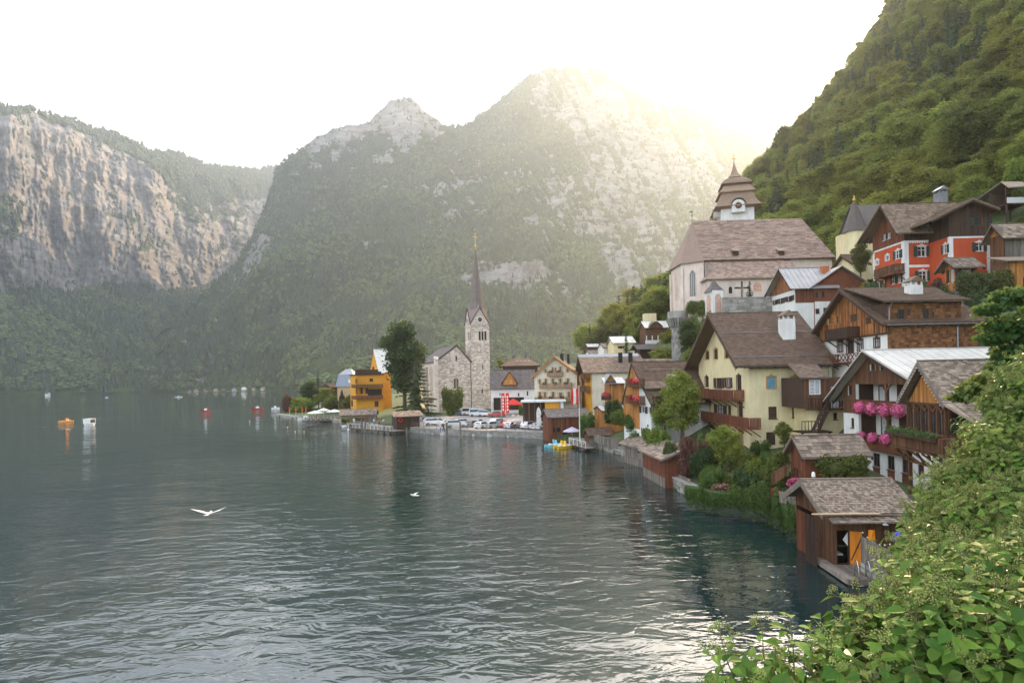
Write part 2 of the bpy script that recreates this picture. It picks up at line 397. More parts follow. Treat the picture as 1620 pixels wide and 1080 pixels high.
# --- the great mountain in the middle
def rockB1(X, Y, x, y, z, T):
 g = blobs(X, Y, [(920,160,90,55,1.0,10),(1010,230,110,60,.8,30),(1110,250,100,60,.7,25),(880,260,60,80,.45,10),(1000,340,60,60,.5,50),(1100,360,80,80,.6,50),
                     (795,435,62,20,1.5,-4),(850,425,30,22,.7,0),(690,300,80,12,.9,-14),(640,370,90,13,.8,-6),(580,400,40,9,.6,-10),(710,340,50,12,.6,-20),
                     (880,470,50,10,.7,10),(950,300,40,90,.4,20),(930,500,14,60,.9,-25),(1010,470,16,70,.9,-25),(980,430,50,30,.5,40),(880,330,34,50,.6,-30),(750,250,50,20,.35,-30),(600,455,60,6,.5,-10),(830,350,60,14,.6,15),(720,445,60,10,.5,0),(1050,420,40,50,.6,45)])
 g2 = blobs(X, Y, [(760,540,260,45,.9,0),(640,230,90,30,.35,-30),(600,520,200,50,.9,0),(850,215,40,30,.2,0)])
 st = ridged((X-.55*Y)/15, Y/150, 9.0, 4)*.34 + ridged((X+.35*Y)/40, Y/60, 2.0, 4)*.20
 return np.clip(g*.46 - g2 + st + .26*fbm(X/26, Y/9, 3.0, 4) + .04, 0, 1)
def s_(X): return X
yB1 = [(0, curve([(140,619),(300,618),(440,615),(470,612),(560,606),(800,598),(1000,575),(1400,560)]), dcurve([(140,1440),(300,1420),(440,1300),(470,1050),(560,860),(800,760),(1400,700)])),
       (.30, curve([(140,617),(250,606),(330,588),(440,555),(560,520),(760,515),(900,545),(1000,500),(1400,430)]), dcurve([(140,1460),(330,1500),(560,1250),(800,1150),(1400,1150)])),
       (.62, curve([(140,616),(250,590),(330,545),(440,470),(560,420),(700,370),(800,350),(900,350),(1000,380),(1100,350),(1400,330)]), dcurve([(140,1480),(330,1620),(560,1750),(800,1800),(1000,1750),(1400,1900)])),
       (1, curve([(140,614),(200,592),(260,552),(330,502),(400,438),(470,378),(540,322),(620,262),(680,222),(720,203),(740,196),(765,178),(790,160),(810,142),(830,124),(848,113),(870,109),(890,106),(915,104.5),(935,106),(950,110),(965,122),(985,136),(1005,146),(1040,161),(1060,168),(1078,166),(1095,170),(1120,181),(1160,199),(1200,215),(1260,232),(1400,260)]), dcurve([(140,1500),(330,1750),(560,2050),(700,2300),(800,2650),(1000,2750),(1200,3000),(1400,3200)]))]
def meadow(X, Y):
 # mown slope and clearings keep only bushes
 g = blobs(X, Y, [(515,585,28,16,1.3,20),(250,572,60,9,1.2,-35),(330,520,50,7,1.0,-38),(340,600,60,5,.9,-5)])
 return np.where(g > .45, .22, 1.0)
massif("great_mountain", 420, 720, 140, 1400, yB1,
       lambda s, z, X, Y, T: (95*ridged(s/300 - z/900, z/1000, 3.0, 5, .55) + 24*ridged(s/70, z/150, 6.0, 4, .6) + 9*fbm(s/14, z/20, 1, 3))*smooth(0, .25, T)*smooth(1, .93, T) + 26*fbm(s/120, z/160, 5.0, 4)*smooth(0, .1, T)*smooth(1, .9, T),
       rockB1, lambda X, Y, r: np.where(r < .46, 1, .05)*np.where(meadow(X, Y) < .5, .25, 1), 44000, seed=3, tree_h=(11, 19), meadow=meadow)

# far woods as one object
def tree_template(kind):
 mb = MB(); rg = np.random.default_rng(kind+20)
 if kind == 0:      # conifer
  mb.tube([(0,0,0),(0,0,.3)], .018, 5, m=1)
  for (z0, z1, r) in ((.12,.52,.20),(.34,.74,.155),(.55,1.0,.105)):
   n = 8; V = [(r*(.72+.5*rg.random())*math.cos(2*math.pi*k/n), r*(.72+.5*rg.random())*math.sin(2*math.pi*k/n), z0+.06*rg.random()) for k in range(n)]+[(0,0,z1)]
   for k in range(n): mb.add([V[k], V[(k+1) % n], V[n]], [(0,1,2)], 0, rg.random())
 else:
  mb.tube([(0,0,0),(0,0,.4)], .03, 5, m=1)
  for q in range(9):
   c = (rg.normal(0,.14), rg.normal(0,.14), .32+.5*rg.random()); rr = .13+.11*rg.random()
   mb.ball(c, (rr, rr, rr*.85), 6, 4, 0, rg.random())
 me = mb.mesh("wood_tree", [leaf_mat("far_leaves_%d" % kind, *(((.022,.052,.032), (.055,.095,.042)) if kind == 0 else ((.06,.105,.034), (.14,.185,.05))), trans=.2, objvar=.45, warm=(.13,.12,.03)), mat("bark", (.10,.08,.06))], False)
 return bpy.data.objects.new("wood_tree", me)
wc = bpy.data.collections.new("wood_source")
for k in (0, 1): wc.objects.link(tree_template(k))
pts = np.concatenate([f[0] for f in FOREST]); hh = np.concatenate([f[1] for f in FOREST]); kk = np.concatenate([f[2] for f in FOREST])
hh = np.where(kk == 1, hh*.85, hh)
me = bpy.data.meshes.new("mountain_forest"); me.vertices.add(len(pts)); me.vertices.foreach_set('co', pts.ravel())
for nm, tp, d in (('hs', 'FLOAT', hh), ('kk', 'INT', kk.astype(np.int32)), ('rz', 'FLOAT', RNG.uniform(0, 6.28, len(pts))), ('fat', 'FLOAT', RNG.uniform(.85, 1.35, len(pts)))):
 a = me.attributes.new(nm, tp, 'POINT'); a.data.foreach_set('value', d)
fo = mesh_obj("mountain_forest", me); tag(fo, "conifer and beech woods covering the far mountain sides above the lake", "forest", kind='stuff')
ng = bpy.data.node_groups.new("wood", 'GeometryNodeTree')
ng.interface.new_socket(name="Geometry", in_out='INPUT', socket_type='NodeSocketGeometry')
ng.interface.new_socket(name="Geometry", in_out='OUTPUT', socket_type='NodeSocketGeometry')
n, l = ng.nodes, ng.links
gi, go = n.new('NodeGroupInput'), n.new('NodeGroupOutput')
ip = n.new('GeometryNodeInstanceOnPoints'); ci = n.new('GeometryNodeCollectionInfo'); ci.inputs['Collection'].default_value = wc
ci.inputs['Separate Children'].default_value = True
def natt(nm, tp):
 q = n.new('GeometryNodeInputNamedAttribute'); q.data_type = tp; q.inputs['Name'].default_value = nm; return q.outputs[0]
l.new(gi.outputs[0], ip.inputs['Points']); l.new(ci.outputs[0], ip.inputs['Instance'])
ip.inputs['Pick Instance'].default_value = True; l.new(natt('kk', 'INT'), ip.inputs['Instance Index'])
cx = n.new('ShaderNodeCombineXYZ'); l.new(natt('rz', 'FLOAT'), cx.inputs['Z'])
l.new(cx.outputs[0], ip.inputs['Rotation'])
cs = n.new('ShaderNodeCombineXYZ'); mu = n.new('ShaderNodeMath'); mu.operation = 'MULTIPLY'; l.new(natt('hs', 'FLOAT'), mu.inputs[0]); l.new(natt('fat', 'FLOAT'), mu.inputs[1])
l.new(mu.outputs[0], cs.inputs['X']); l.new(mu.outputs[0], cs.inputs['Y']); l.new(natt('hs', 'FLOAT'), cs.inputs['Z']); l.new(cs.outputs[0], ip.inputs['Scale'])
l.new(ip.outputs[0], go.inputs[0])
md = fo.modifiers.new("wood", 'NODES'); md.node_group = ng

# ------------------------------------------------------------------ lake
def lake_material():
 m, nt, N, L, out = new_mat("lake_water")
 b = nd(N, "ShaderNodeBsdfPrincipled"); L.new(b.outputs[0], out.inputs[0])
 b.inputs['Base Color'].default_value = (.010, .026, .026, 1); b.inputs['Roughness'].default_value = .015; b.inputs['IOR'].default_value = 1.6
 b.inputs['Specular IOR Level'].default_value = .8
 g = nd(N, "ShaderNodeNewGeometry")
 def layer(scale, sx, sy, rot, det, dist, strength, prev, rough=.55):
  mp = nd(N, "ShaderNodeMapping"); mp.inputs['Scale'].default_value = (sx, sy, 1); mp.inputs['Rotation'].default_value = (0, 0, rot)
  L.new(g.outputs['Position'], mp.inputs['Vector'])
  t = nd(N, "ShaderNodeTexNoise", i_Scale=scale, i_Detail=det, i_Roughness=rough, i_Distortion=.6); L.new(mp.outputs[0], t.inputs['Vector'])
  q = nd(N, "ShaderNodeBump", i_Strength=strength, i_Distance=dist); L.new(t.outputs['Fac'], q.inputs['Height'])
  if prev: L.new(prev, q.inputs['Normal']); L.new(calm, q.inputs['Strength'])
  return q.outputs[0]
 cn = nd(N, "ShaderNodeTexNoise", i_Scale=.016, i_Detail=3.0, i_Distortion=1.2); L.new(g.outputs['Position'], cn.inputs['Vector']); calm = maprange(N, L, cn.outputs['Fac'], .36, .60, .30, 1.0)
 a = layer(.13, .6, 1.0, R(-14), 2.0, .17, 1.0, None)
 a = layer(1.05, .5, 1.0, R(-20), 3.0, .125, 1.0, a)
 a = layer(3.0, .6, 1.0, R(12), 3.0, .010, 1.0, a)
 L.new(a, b.inputs['Normal'])
 return m
mb = MB()
xs = np.concatenate([np.linspace(-9000, -400, 12), np.linspace(-300, 300, 60), np.linspace(400, 9000, 12)])
ys = np.concatenate([np.linspace(-300, 20, 12), np.linspace(24, 400, 90), np.linspace(420, 9000, 40)])
X_, Y_ = np.meshgrid(xs, ys); i = np.arange(len(ys)-1)[:, None]*len(xs)+np.arange(len(xs)-1)[None]
mb.add(np.stack([X_, Y_, np.zeros_like(X_)], -1).reshape(-1, 3), np.stack([i, i+1, i+len(xs)+1, i+len(xs)], -1).reshape(-1, 4))
lk = mb.build("lake", lake_material()); lk['kind'] = 'structure'

# ------------------------------------------------------------------ air
def haze_box():
 mb = MB(); mb.box(-5200, 5200, -700, 6500, -12, 2300)
 m, nt, N, L, out = new_mat("haze_air")
 v = nd(N, "ShaderNodeVolumePrincipled"); v.inputs['Color'].default_value = (.76, .88, 1, 1); v.inputs['Density'].default_value = HAZE
 v.inputs['Anisotropy'].default_value = .50
 L.new(v.outputs[0], out.inputs['Volume'])
 o = mb.build("haze", m); o['kind'] = 'stuff'; o.display_type = 'WIRE'
HAZE = 0.00016
haze_box()
# ------------------------------------------------------------------ village ground and the steep wooded slope
def v3(px, py, Y): return tuple(P(px, py, Y))

shore_px = [(437,658),(470,663),(520,667),(560,671),(600,678),(640,683),(690,687),(740,689),(800,691),(862,694),(900,701),(932,706),(985,720),(1020,741),(1060,768),(1095,787),(1130,797),(1180,803),(1225,812),(1262,832)]
sh = [tuple(G(*q))[:2] for q in shore_px]
back = [tuple(P(480,0,1080))[:2], tuple(P(478,0,560))[:2], tuple(P(500,0,330))[:2], tuple(P(455,0,236))[:2]]
front = [(22.5,32.5),(24.5,28),(19,22.5),(9.6,12.5),(5.2,6.5),(3.6,2.0),(3.2,-30)]
LANDP = np.array(back + sh + front + [(500,-30),(500,1200),(back[0][0],1200)])
def poly_inside(x, y, poly):
 ins = np.zeros(np.shape(x), bool); n = len(poly)
 for i in range(n):
  x0, y0 = poly[i]; x1, y1 = poly[(i+1) % n]
  if y0 == y1: continue
  c = ((y0 > y) != (y1 > y)) & (x < (x1-x0)*(y-y0)/(y1-y0)+x0); ins ^= c
 return ins
ctl = [ # village flat and quay
 v3(445,655,225)[:2]+(1.0,), v3(500,655,215)[:2]+(1.2,), v3(560,660,175)[:2]+(1.3,), v3(600,0,140)[:2]+(1.2,), v3(640,0,125)[:2]+(1.2,), v3(700,0,112)[:2]+(1.1,), v3(800,0,108)[:2]+(1.1,), v3(860,0,104)[:2]+(1.1,),
 v3(650,0,168)[:2]+(2.0,), v3(757,0,166)[:2]+(2.4,), v3(820,0,150)[:2]+(2.2,), v3(700,0,135)[:2]+(1.7,), v3(560,0,230)[:2]+(2.5,), v3(600,0,330)[:2]+(3.0,), v3(480,0,400)[:2]+(1.5,), v3(480,0,900)[:2]+(2.0,), v3(700,0,700)[:2]+(20.0,), v3(700,0,300)[:2]+(3.5,),v3(850,0,300)[:2]+(5,),v3(900,0,700)[:2]+(25,), v3(1000,0,1100)[:2]+(60,), v3(1400,0,1100)[:2]+(160,),
 v3(900,0,140)[:2]+(2.3,), v3(900,0,92)[:2]+(1.1,), v3(940,0,88)[:2]+(1.4,), v3(960,0,100)[:2]+(2.4,), v3(1000,0,84)[:2]+(1.6,), v3(1030,0,80)[:2]+(2.6,), v3(1000,0,120)[:2]+(4,), v3(940,0,170)[:2]+(6,),
 v3(1040,0,68)[:2]+(1.6,), v3(1080,0,60)[:2]+(1.8,), v3(1120,0,55)[:2]+(1.8,), v3(1120,0,66)[:2]+(3.6,), v3(1190,0,60)[:2]+(3.4,), v3(1180,0,50)[:2]+(1.8,), v3(1240,0,52)[:2]+(3.4,), v3(1250,0,44)[:2]+(1.8,), v3(1300,0,40)[:2]+(2.4,), v3(1400,0,42)[:2]+(2.7,), v3(1480,0,36)[:2]+(3.0,), v3(1560,0,34)[:2]+(3.6,), v3(1300,0,48)[:2]+(3.4,),
 (24,34,1.0),(30,36,2.4),(30,50.5,3.0),(28,46,2.9),(28.5,42,2.8),(27,55,3.5),(34,40,3.2),(29,57,4.0),(22,62,3.5),(25,60,3.5),(30,60,4.2),(33,46,3.0),(23,79,6.5),
 # behind the houses, rising
 v3(1070,0,90)[:2]+(8,), v3(1060,0,110)[:2]+(14,), v3(1110,0,85)[:2]+(9,), v3(1200,0,76)[:2]+(9,), v3(1260,0,72)[:2]+(10,), v3(1300,0,60)[:2]+(9.5,), v3(1400,0,56)[:2]+(10.5,), v3(1520,0,50)[:2]+(11,), v3(1600,0,44)[:2]+(10,), v3(1660,0,40)[:2]+(10,),
 v3(1240,0,90)[:2]+(17,), v3(1330,0,84)[:2]+(17.5,), v3(1300,0,100)[:2]+(22.5,), v3(1400,0,72)[:2]+(19.0,), v3(1460,0,66)[:2]+(18.6,), v3(1600,0,66)[:2]+(19.5,), v3(1560,0,58)[:2]+(17,), v3(1700,0,60)[:2]+(19,),
 v3(1080,0,118)[:2]+(21,), v3(1065,0,124)[:2]+(17,), v3(1130,0,114)[:2]+(23.5,), v3(1200,0,112)[:2]+(24,), v3(1320,0,118)[:2]+(26.5,), v3(1200,0,140)[:2]+(28,), v3(1330,0,140)[:2]+(33,), v3(1380,0,110)[:2]+(28,), v3(1420,0,90)[:2]+(25,), v3(1600,0,84)[:2]+(27,), v3(1100,0,140)[:2]+(26,),
 v3(970,560,190), v3(1040,548,170), v3(1000,556,165), v3(940,566,230), v3(1060,520,160),
 # crests and flanks of the wooded slope
 v3(925,612,320), v3(945,592,300), v3(965,572,290), v3(1000,535,285), v3(1040,492,275), v3(1080,455,265), v3(1120,432,262), v3(1152,410,268), v3(1172,345,275), v3(1195,300,285), v3(1225,262,292), v3(1260,228,305), v3(1300,195,320), v3(1328,168,335), v3(1345,130,345), v3(1375,80,355), v3(1410,35,362), v3(1450,-40,370), v3(1620,-310,380), v3(1900,-680,390),
 v3(1200,380,190), v3(1260,350,185), v3(1300,250,240), v3(1400,300,150), v3(1400,180,220), v3(1500,250,150), v3(1500,80,230), v3(1600,230,120), v3(1600,40,190), v3(1750,100,130), v3(1750,-200,220), v3(1700,330,80), v3(1900,200,80), v3(1640,330,90),
 # the far side of the crest falls away
 v3(1000,560,420), v3(1150,500,420), v3(1300,400,480), v3(1450,250,520), v3(1700,100,560),
 # the bank under the viewpoint
 (3.4,2.5,7.2),(5.2,4.5,7.2),(8,8,6.6),(12,12,6.0),(17,16,5.4),(22,22,3.6),(26,28,3.2),(34,28,6),(30,18,9),(12,4,8.2),(6,-4,9.2),(14,-20,10),(40,8,18),(60,20,24),(60,40,22),(100,20,50),(48,32,14),
]
CT = np.array([tuple(c) for c in ctl], float)
def _phi(d): return np.sqrt(d*d + 9.0)
_A = _phi(np.hypot(CT[:, None, 0]-CT[None, :, 0], CT[:, None, 1]-CT[None, :, 1]))
_n = len(CT); _M = np.zeros((_n+3, _n+3)); _M[:_n, :_n] = _A - np.eye(_n)*.4; _M[:_n, _n] = 1; _M[:_n, _n+1] = CT[:, 0]; _M[:_n, _n+2] = CT[:, 1]; _M[_n:, :_n] = _M[:_n, _n:].T
_W = np.linalg.solve(_M, np.concatenate([CT[:, 2], [0, 0, 0]]))
def terr(x, y):
 x, y = np.asarray(x, float), np.asarray(y, float); out = _W[_n] + _W[_n+1]*x + _W[_n+2]*y
 for k in range(_n): out = out + _W[k]*_phi(np.hypot(x-CT[k, 0], y-CT[k, 1]))
 return out
def ground_z(x, y): return float(max(terr(x, y), .7))
_gx = np.concatenate([np.arange(-150, -20, 2.5), np.arange(-20, 70, 1.0), np.arange(70, 500, 4.0)])
_gy = np.concatenate([np.arange(-30, 80, 1.0), np.arange(80, 250, 2.0), np.arange(250, 440, 5.0), np.arange(440, 1180, 20.0)])
_X, _Y = np.meshgrid(_gx, _gy)
_Z = terr(_X, _Y)
_slope = smooth(8, 40, _Z)
_Z = np.maximum(_Z + (fbm(_X/9, _Y/9, 0.3, 4)*1.4)*_slope + .12*fbm(_X/2, _Y/2, 0, 3)*smooth(1.8, 5, _Z), .7)
_in = poly_inside(_X, _Y, LANDP)
_Z = np.where(_in, _Z, -3.0)
_i = np.arange(len(_gy)-1)[:, None]*len(_gx)+np.arange(len(_gx)-1)[None]
_F = np.stack([_i, _i+1, _i+len(_gx)+1, _i+len(_gx)], -1).reshape(-1, 4)
_V = np.stack([_X, _Y, _Z], -1).reshape(-1, 3)
_keep = (_V[_F][:, :, 2].max(1) > -2.9); _F = _F[_keep]
mb = MB(); mb.add(_V, _F)
def ground_material():
 m, nt, N, L, out = new_mat("village_ground")
 b = nd(N, "ShaderNodeBsdfPrincipled", i_Roughness=.95); L.new(b.outputs[0], out.inputs[0])
 g = nd(N, "ShaderNodeNewGeometry");
 n1 = nd(N, "ShaderNodeTexNoise", i_Scale=.25, i_Detail=8.0, i_Roughness=.65); L.new(g.outputs['Position'], n1.inputs['Vector'])
 n2 = nd(N, "ShaderNodeTexNoise", i_Scale=2.5, i_Detail=6.0); L.new(g.outputs['Position'], n2.inputs['Vector'])
 gr = mixrgb(N, L, (.030, .055, .012), (.085, .12, .03), maprange(N, L, n2.outputs['Fac'], .3, .7, 0, 1))
 gr = mixrgb(N, L, gr, (.16, .13, .09), maprange(N, L, n1.outputs['Fac'], .54, .7, 0, .8))
 pv = mixrgb(N, L, (.30, .28, .26), (.40, .38, .35), maprange(N, L, n2.outputs['Fac'], .3, .7, 0, 1))
 at = nd(N, "ShaderNodeAttribute", attribute_name='paved')
 L.new(mixrgb(N, L, gr, pv, maprange(N, L, at.outputs['Fac'], .4, .6, 0, 1)), b.inputs['Base Color'])
 bp = nd(N, "ShaderNodeBump", i_Strength=.6, i_Distance=.15); L.new(n2.outputs['Fac'], bp.inputs['Height']); L.new(bp.outputs[0], b.inputs['Normal'])
 return m
_me = mb.mesh("ground", ground_material(), True)
PAVE = [tuple(P(*q))[:2] for q in ((612,0,124),(690,0,108),(800,0,105),(858,0,103),(866,0,128),(850,0,150),(800,0,160),(700,0,158),(640,0,158),(615,0,140))]
# paving follows the car park and quay only
a = _me.attributes.new('paved', 'FLOAT', 'POINT')
_pv = poly_inside(_V[:, 0], _V[:, 1], np.array([tuple(q) for q in PAVE])).astype(np.float32)
a.data.foreach_set('value', _pv)
go_ = mesh_obj("ground", _me); go_['kind'] = 'structure'

# hill trees: positions found on the slope
def proj_arr(x, y, z):
 dx, dy, dz = x, y, z-CAMH
 return 810 + FPX*(dx*CR.x + dz*CR.z)/dy, HY - FPX*(dx*CU.x + dz*CU.z)/dy
# ------------------------------------------------------------------ shared materials
W_CREAM = mat('cream_render', (.74,.63,.37), .9, .02, 2.6, .13, (1,1,.22), bump=.15, dirt=(.50,.41,.24))
W_WHITE = mat('white_render', (.72,.71,.67), .9, .02, 2.6, .13, (1,1,.22), bump=.15, dirt=(.5,.47,.42))
W_PINK  = mat('church_render', (.70,.58,.49), .9, .02, 2.6, .13, (1,1,.22), bump=.15, dirt=(.42,.34,.28))
W_RED   = mat('red_render', (.50,.085,.030), .9, .02, 2.6, .13, (1,1,.22), bump=.15, dirt=(.34,.06,.03))
W_OCHRE = mat('ochre_render', (.66,.30,.028), .9, .02, 2.6, .13, (1,1,.22), dirt=(.45,.24,.05))
W_HOTEL = mat('hotel_render', (.68,.60,.46), .9, .02, 2.6, .13, (1,1,.22), dirt=(.5,.42,.3))
S_STONE = mat('church_stone', (.64,.54,.45), .95, .38, 2.0, .2, bump=.4, bscale=9)
S_WALL = mat('wall_stone', (.30,.28,.25), .95, .3, 1.5, .3, bump=.5, bscale=6, dirt=(.12,.12,.08))
S_QUAY = mat('quay_stone', (.30,.28,.25), .9, .2, 1.2, .3, bump=.5, bscale=5, dirt=(.07,.07,.05))
WD_DARK = mat('dark_timber', (.055,.030,.020), .75, .3, 5, .3, (1,1,.25), bump=.2)
WD_BROWN = mat('brown_timber', (.13,.060,.030), .75, .38, 5, .35, (1,1,.2), bump=.25)
WD_RED = mat('stained_timber', (.16,.052,.026), .75, .3, 5, .3, (1,1,.2), bump=.2)
WD_GOLD = mat('honey_timber', (.40,.17,.045), .7, .35, 5, .35, (1,1,.2), bump=.2)
WD_GREY = mat('weathered_timber', (.20,.17,.14), .9, .35, 5, .4, (1,1,.2), bump=.3)
WD_ORANGE = mat('orange_timber', (.62,.20,.012), .6, .12, 4, .2, (1,1,.2))
SH_GREY = mat('grey_shingle', (.25,.195,.15), .95, .45, 4, .3, bump=.4)
SH_BROWN = mat('brown_shingle', (.125,.080,.056), .85, .22, 3, .2, bump=.3)
SH_MID = mat('aged_shingle', (.20,.145,.105), .9, .35, 3, .25, bump=.3)
SH_SLATE = mat('slate_tile', (.145,.12,.11), .7, .25, 3, .2, bump=.2)
SH_CH = mat('church_shingle', (.33,.235,.185), .9, .35, 3, .2, bump=.3)
SH_WALL = mat('wall_shingle', (.19,.085,.035), .85, .5, 3, .3, bump=.3)
M_SEAM = mat('tin_roof', (.42,.41,.40), .45, .05, 1.2, .12, metal=.35, dirt=(.25,.24,.22))
M_WHITE_TIN = mat('pale_tin_roof', (.62,.60,.55), .45, .05, 1.0, .1, metal=.15, dirt=(.4,.37,.33))
M_ZINC = mat('zinc', (.26,.28,.31), .4, .1, 2, .1, metal=.6)
M_STEEL = mat('steel', (.6,.6,.6), .2, .05, 2, .05, metal=.95)
M_IRON = mat('dark_iron', (.03,.03,.03), .5, .1, 3, .2, metal=.4)
P_WHITE = mat('white_paint', (.74,.73,.70), .6, .04, 3, .06)
P_GREEN = mat('green_shutter', (.025,.05,.035), .6, .1, 3, .2)
P_BROWN = mat('shutter_brown', (.075,.035,.025), .6, .15, 4, .25)
P_BLUE = mat('blue_shutter', (.14,.30,.38), .6, .08, 3, .2)
P_OCHRE = mat('ochre_surround', (.50,.27,.07), .7, .1, 4, .25)
P_RED = mat('red_paint', (.62,.03,.02), .45, .05, 3, .1)
P_BLACK = mat('black_paint', (.012,.012,.013), .5, .1, 3, .1)
M_GOLD = mat('gilt', (.8,.5,.12), .3, .05, 3, .05, metal=.9)
M_BRICKC = mat('chimney_brick', (.40,.13,.06), .9, .2, 3, .2)
GLASS = glass_mat(); CURTAIN = mat('net_curtain', (.42,.43,.44), .8, .08, 4, .2, (6,6,.4))
SH_BRONZE = mat('bronze_shingle', (.29,.20,.14), .8, .3, 3, .25); SH_SPIRE = mat('spire_shingle', (.19,.155,.14), .9, .3, 3, .25, bump=.3)

# ------------------------------------------------------------------ buildings
HOUSES = []
class House:
 """local axes: u runs right along the long front (face F at v=0), v runs away from the viewer; L is the face u=0, R u=Lu, B v=Lv"""
 def __init__(h, name, label, cat, corner, ang, px_left=None, px_right=None, Lu=None, Lv=None, group=None, base=None, sink=2.5):
  px, py, Y = corner
  o = P(px, py, Y); h.z0 = o.z if base is None else base
  h.a = R(ang); h.O = Vector((o.x, o.y, h.z0)); h.U = Vector((math.cos(h.a), math.sin(h.a), 0)); h.Vv = Vector((-math.sin(h.a), math.cos(h.a), 0))
  h.Lu = Lu if Lu else h._len(h.U, px_right); h.Lv = Lv if Lv else h._len(h.Vv, px_left)
  HOUSES.append(h); h.root = empty(name, h.O, h.a, label, cat, group); h.sink = sink; h.holes = {k: [] for k in 'FLRB'}
 def _len(h, d, px):
  # X/Y of the far end must equal the pixel's ray (roll taken at the ground level)
  k = (px-810)/FPX
  dz = h.z0-CAMH
  # (x*CRx + dz*CRz)/y = k
  x0, y0 = h.O.x, h.O.y
  return (k*y0 - x0*CR.x - dz*CR.z)/(d.x*CR.x - k*d.y)
 def plane(h, face, off=0.0):
  if face == 'F': return h.O - h.Vv*off, h.U, -h.Vv
  if face == 'L': return h.O - h.U*off, h.Vv, -h.U
  if face == 'R': return h.O + h.U*(h.Lu+off), h.Vv, h.U
  return h.O + h.Vv*(h.Lv+off), h.U, h.Vv
 def at(h, face, px, py, off=0.0):
  """pixel -> (s, z) on a face, z above the house's base"""
  o, d, n = h.plane(face, off); r = ray(px, py); t = (o-CP).dot(n)/r.dot(n); q = CP + r*t
  return (q-o).dot(d), q.z-h.z0
 def loc(h, face, s, z, d=0.0):
  if face == 'F': return Vector((s, -d, z))
  if face == 'L': return Vector((-d, s, z))
  if face == 'R': return Vector((h.Lu+d, s, z))
  return Vector((s, h.Lv+d, z))
 def rects(h, face, lst, w=None, hh=None):
  out = []
  for q in lst:
   s0, z0 = h.at(face, q[0], q[3]); s1, z1 = h.at(face, q[2], q[1]); out.append((min(s0, s1), max(s0, s1), min(z0, z1), max(z0, z1)))
  return out
 def clip_wall(h, mb, face, prof, holes, m=0, thick=.22, zlo=None):
  """a wall with real openings: prof is its convex outline in (s, z)"""
  ss = sorted({p[0] for p in prof} | {x for q in holes for x in q[:2]}); zs = sorted({p[1] for p in prof} | {x for q in holes for x in q[2:]})
  n = len(prof)
  area = sum(prof[i][0]*prof[(i+1) % n][1]-prof[(i+1) % n][0]*prof[i][1] for i in range(n)); pr = prof if area > 0 else prof[::-1]
  for i in range(len(ss)-1):
   for j in range(len(zs)-1):
    a, b, c, d = ss[i], ss[i+1], zs[j], zs[j+1]
    if b-a < 1e-5 or d-c < 1e-5: continue
    cs, cz = (a+b)/2, (c+d)/2
    if any(q[0]-1e-6 < cs < q[1]+1e-6 and q[2]-1e-6 < cz < q[3]+1e-6 for q in holes): continue
    poly = [(a,c),(b,c),(b,d),(a,d)]
    for k in range(n):
     p, q = pr[k], pr[(k+1) % n]; new = []
     def side(t): return (q[0]-p[0])*(t[1]-p[1])-(q[1]-p[1])*(t[0]-p[0])
     for w in range(len(poly)):
      A, B = poly[w], poly[(w+1) % len(poly)]; sa, sb = side(A), side(B)
      if sa >= -1e-9: new.append(A)
      if (sa > 1e-9 and sb < -1e-9) or (sa < -1e-9 and sb > 1e-9):
       t = sa/(sa-sb); new.append((A[0]+(B[0]-A[0])*t, A[1]+(B[1]-A[1])*t))
     poly = new
     if len(poly) < 3: break
    if len(poly) >= 3: mb.poly([h.loc(face, s, z) for s, z in poly], m, .5)
  for (a, b, c, d) in holes:      # reveals
   c4 = [(a,c),(b,c),(b,d),(a,d)]
   for k in range(4):
    p, q = c4[k], c4[(k+1) % 4]
    mb.poly([h.loc(face, *p), h.loc(face, *q), h.loc(face, *q, -thick), h.loc(face, *p, -thick)], m, .5)
 def body(h, ze, zr=None, axis='u', mats=None, ridge=.5, name='wall', holes=True, z_lo=None):
  """ze eaves height, zr ridge height of the wall planes; axis 'u' puts gables on L and R"""
  zl = -h.sink if z_lo is None else z_lo
  for face, L in (('F', h.Lu), ('L', h.Lv), ('R', h.Lv), ('B', h.Lu)):
   gab = zr is not None and ((axis == 'u' and face in 'LR') or (axis == 'v' and face in 'FB'))
   prof = [(0, zl), (L, zl), (L, ze)] + ([(L*ridge, zr)] if gab else []) + [(0, ze)]
   mb = MB(); h.clip_wall(mb, face, prof, h.holes[face] if holes else [], 0)
   mm = mats.get(face, mats['*']) if isinstance(mats, dict) else mats
   mb.build(name, mm, h.root)
  h.ze, h.zr, h.axis, h.ridge = ze, zr, axis, ridge
 def window(h, face, s0, s1, z0, z1, frame=P_BROWN, shutters=None, surround=None, cross=1, hole=True, sill=True, pane=GLASS, key=None, name='window', closed=False, sw=.5, door=False):
  """one window: frame with bars, pane behind, sill, shutters; cut hole must already be in the wall"""
  w, hh = s1-s0, z1-z0; W = empty_part(name, h.loc(face, s0, z0), h.root, face)
  e = min(.07, w*.12)
  f = MB(); d = -.10
  f.box(0, e, d-.04, d+.04, 0, hh); f.box(w-e, w, d-.04, d+.04, 0, hh); f.box(e, w-e, d-.04, d+.04, 0, e); f.box(e, w-e, d-.04, d+.04, hh-e, hh)
  if not door or True:
   if cross >= 1: f.box(w/2-e*.4, w/2+e*.4, d-.03, d+.03, e, hh-e)
   if cross >= 2: f.box(e, w/2-e*.4, d-.02, d+.02, hh*.62, hh*.62+e*.7); f.box(w/2+e*.4, w-e, d-.02, d+.02, hh*.62, hh*.62+e*.7)
  flipy(f); f.build('frame', frame, W)
  g = MB(); g.poly([(e, -d+.02 if 0 else .13, e), (w-e, .13, e), (w-e, .13, hh-e), (e, .13, hh-e)]); g.build('pane', pane, W)
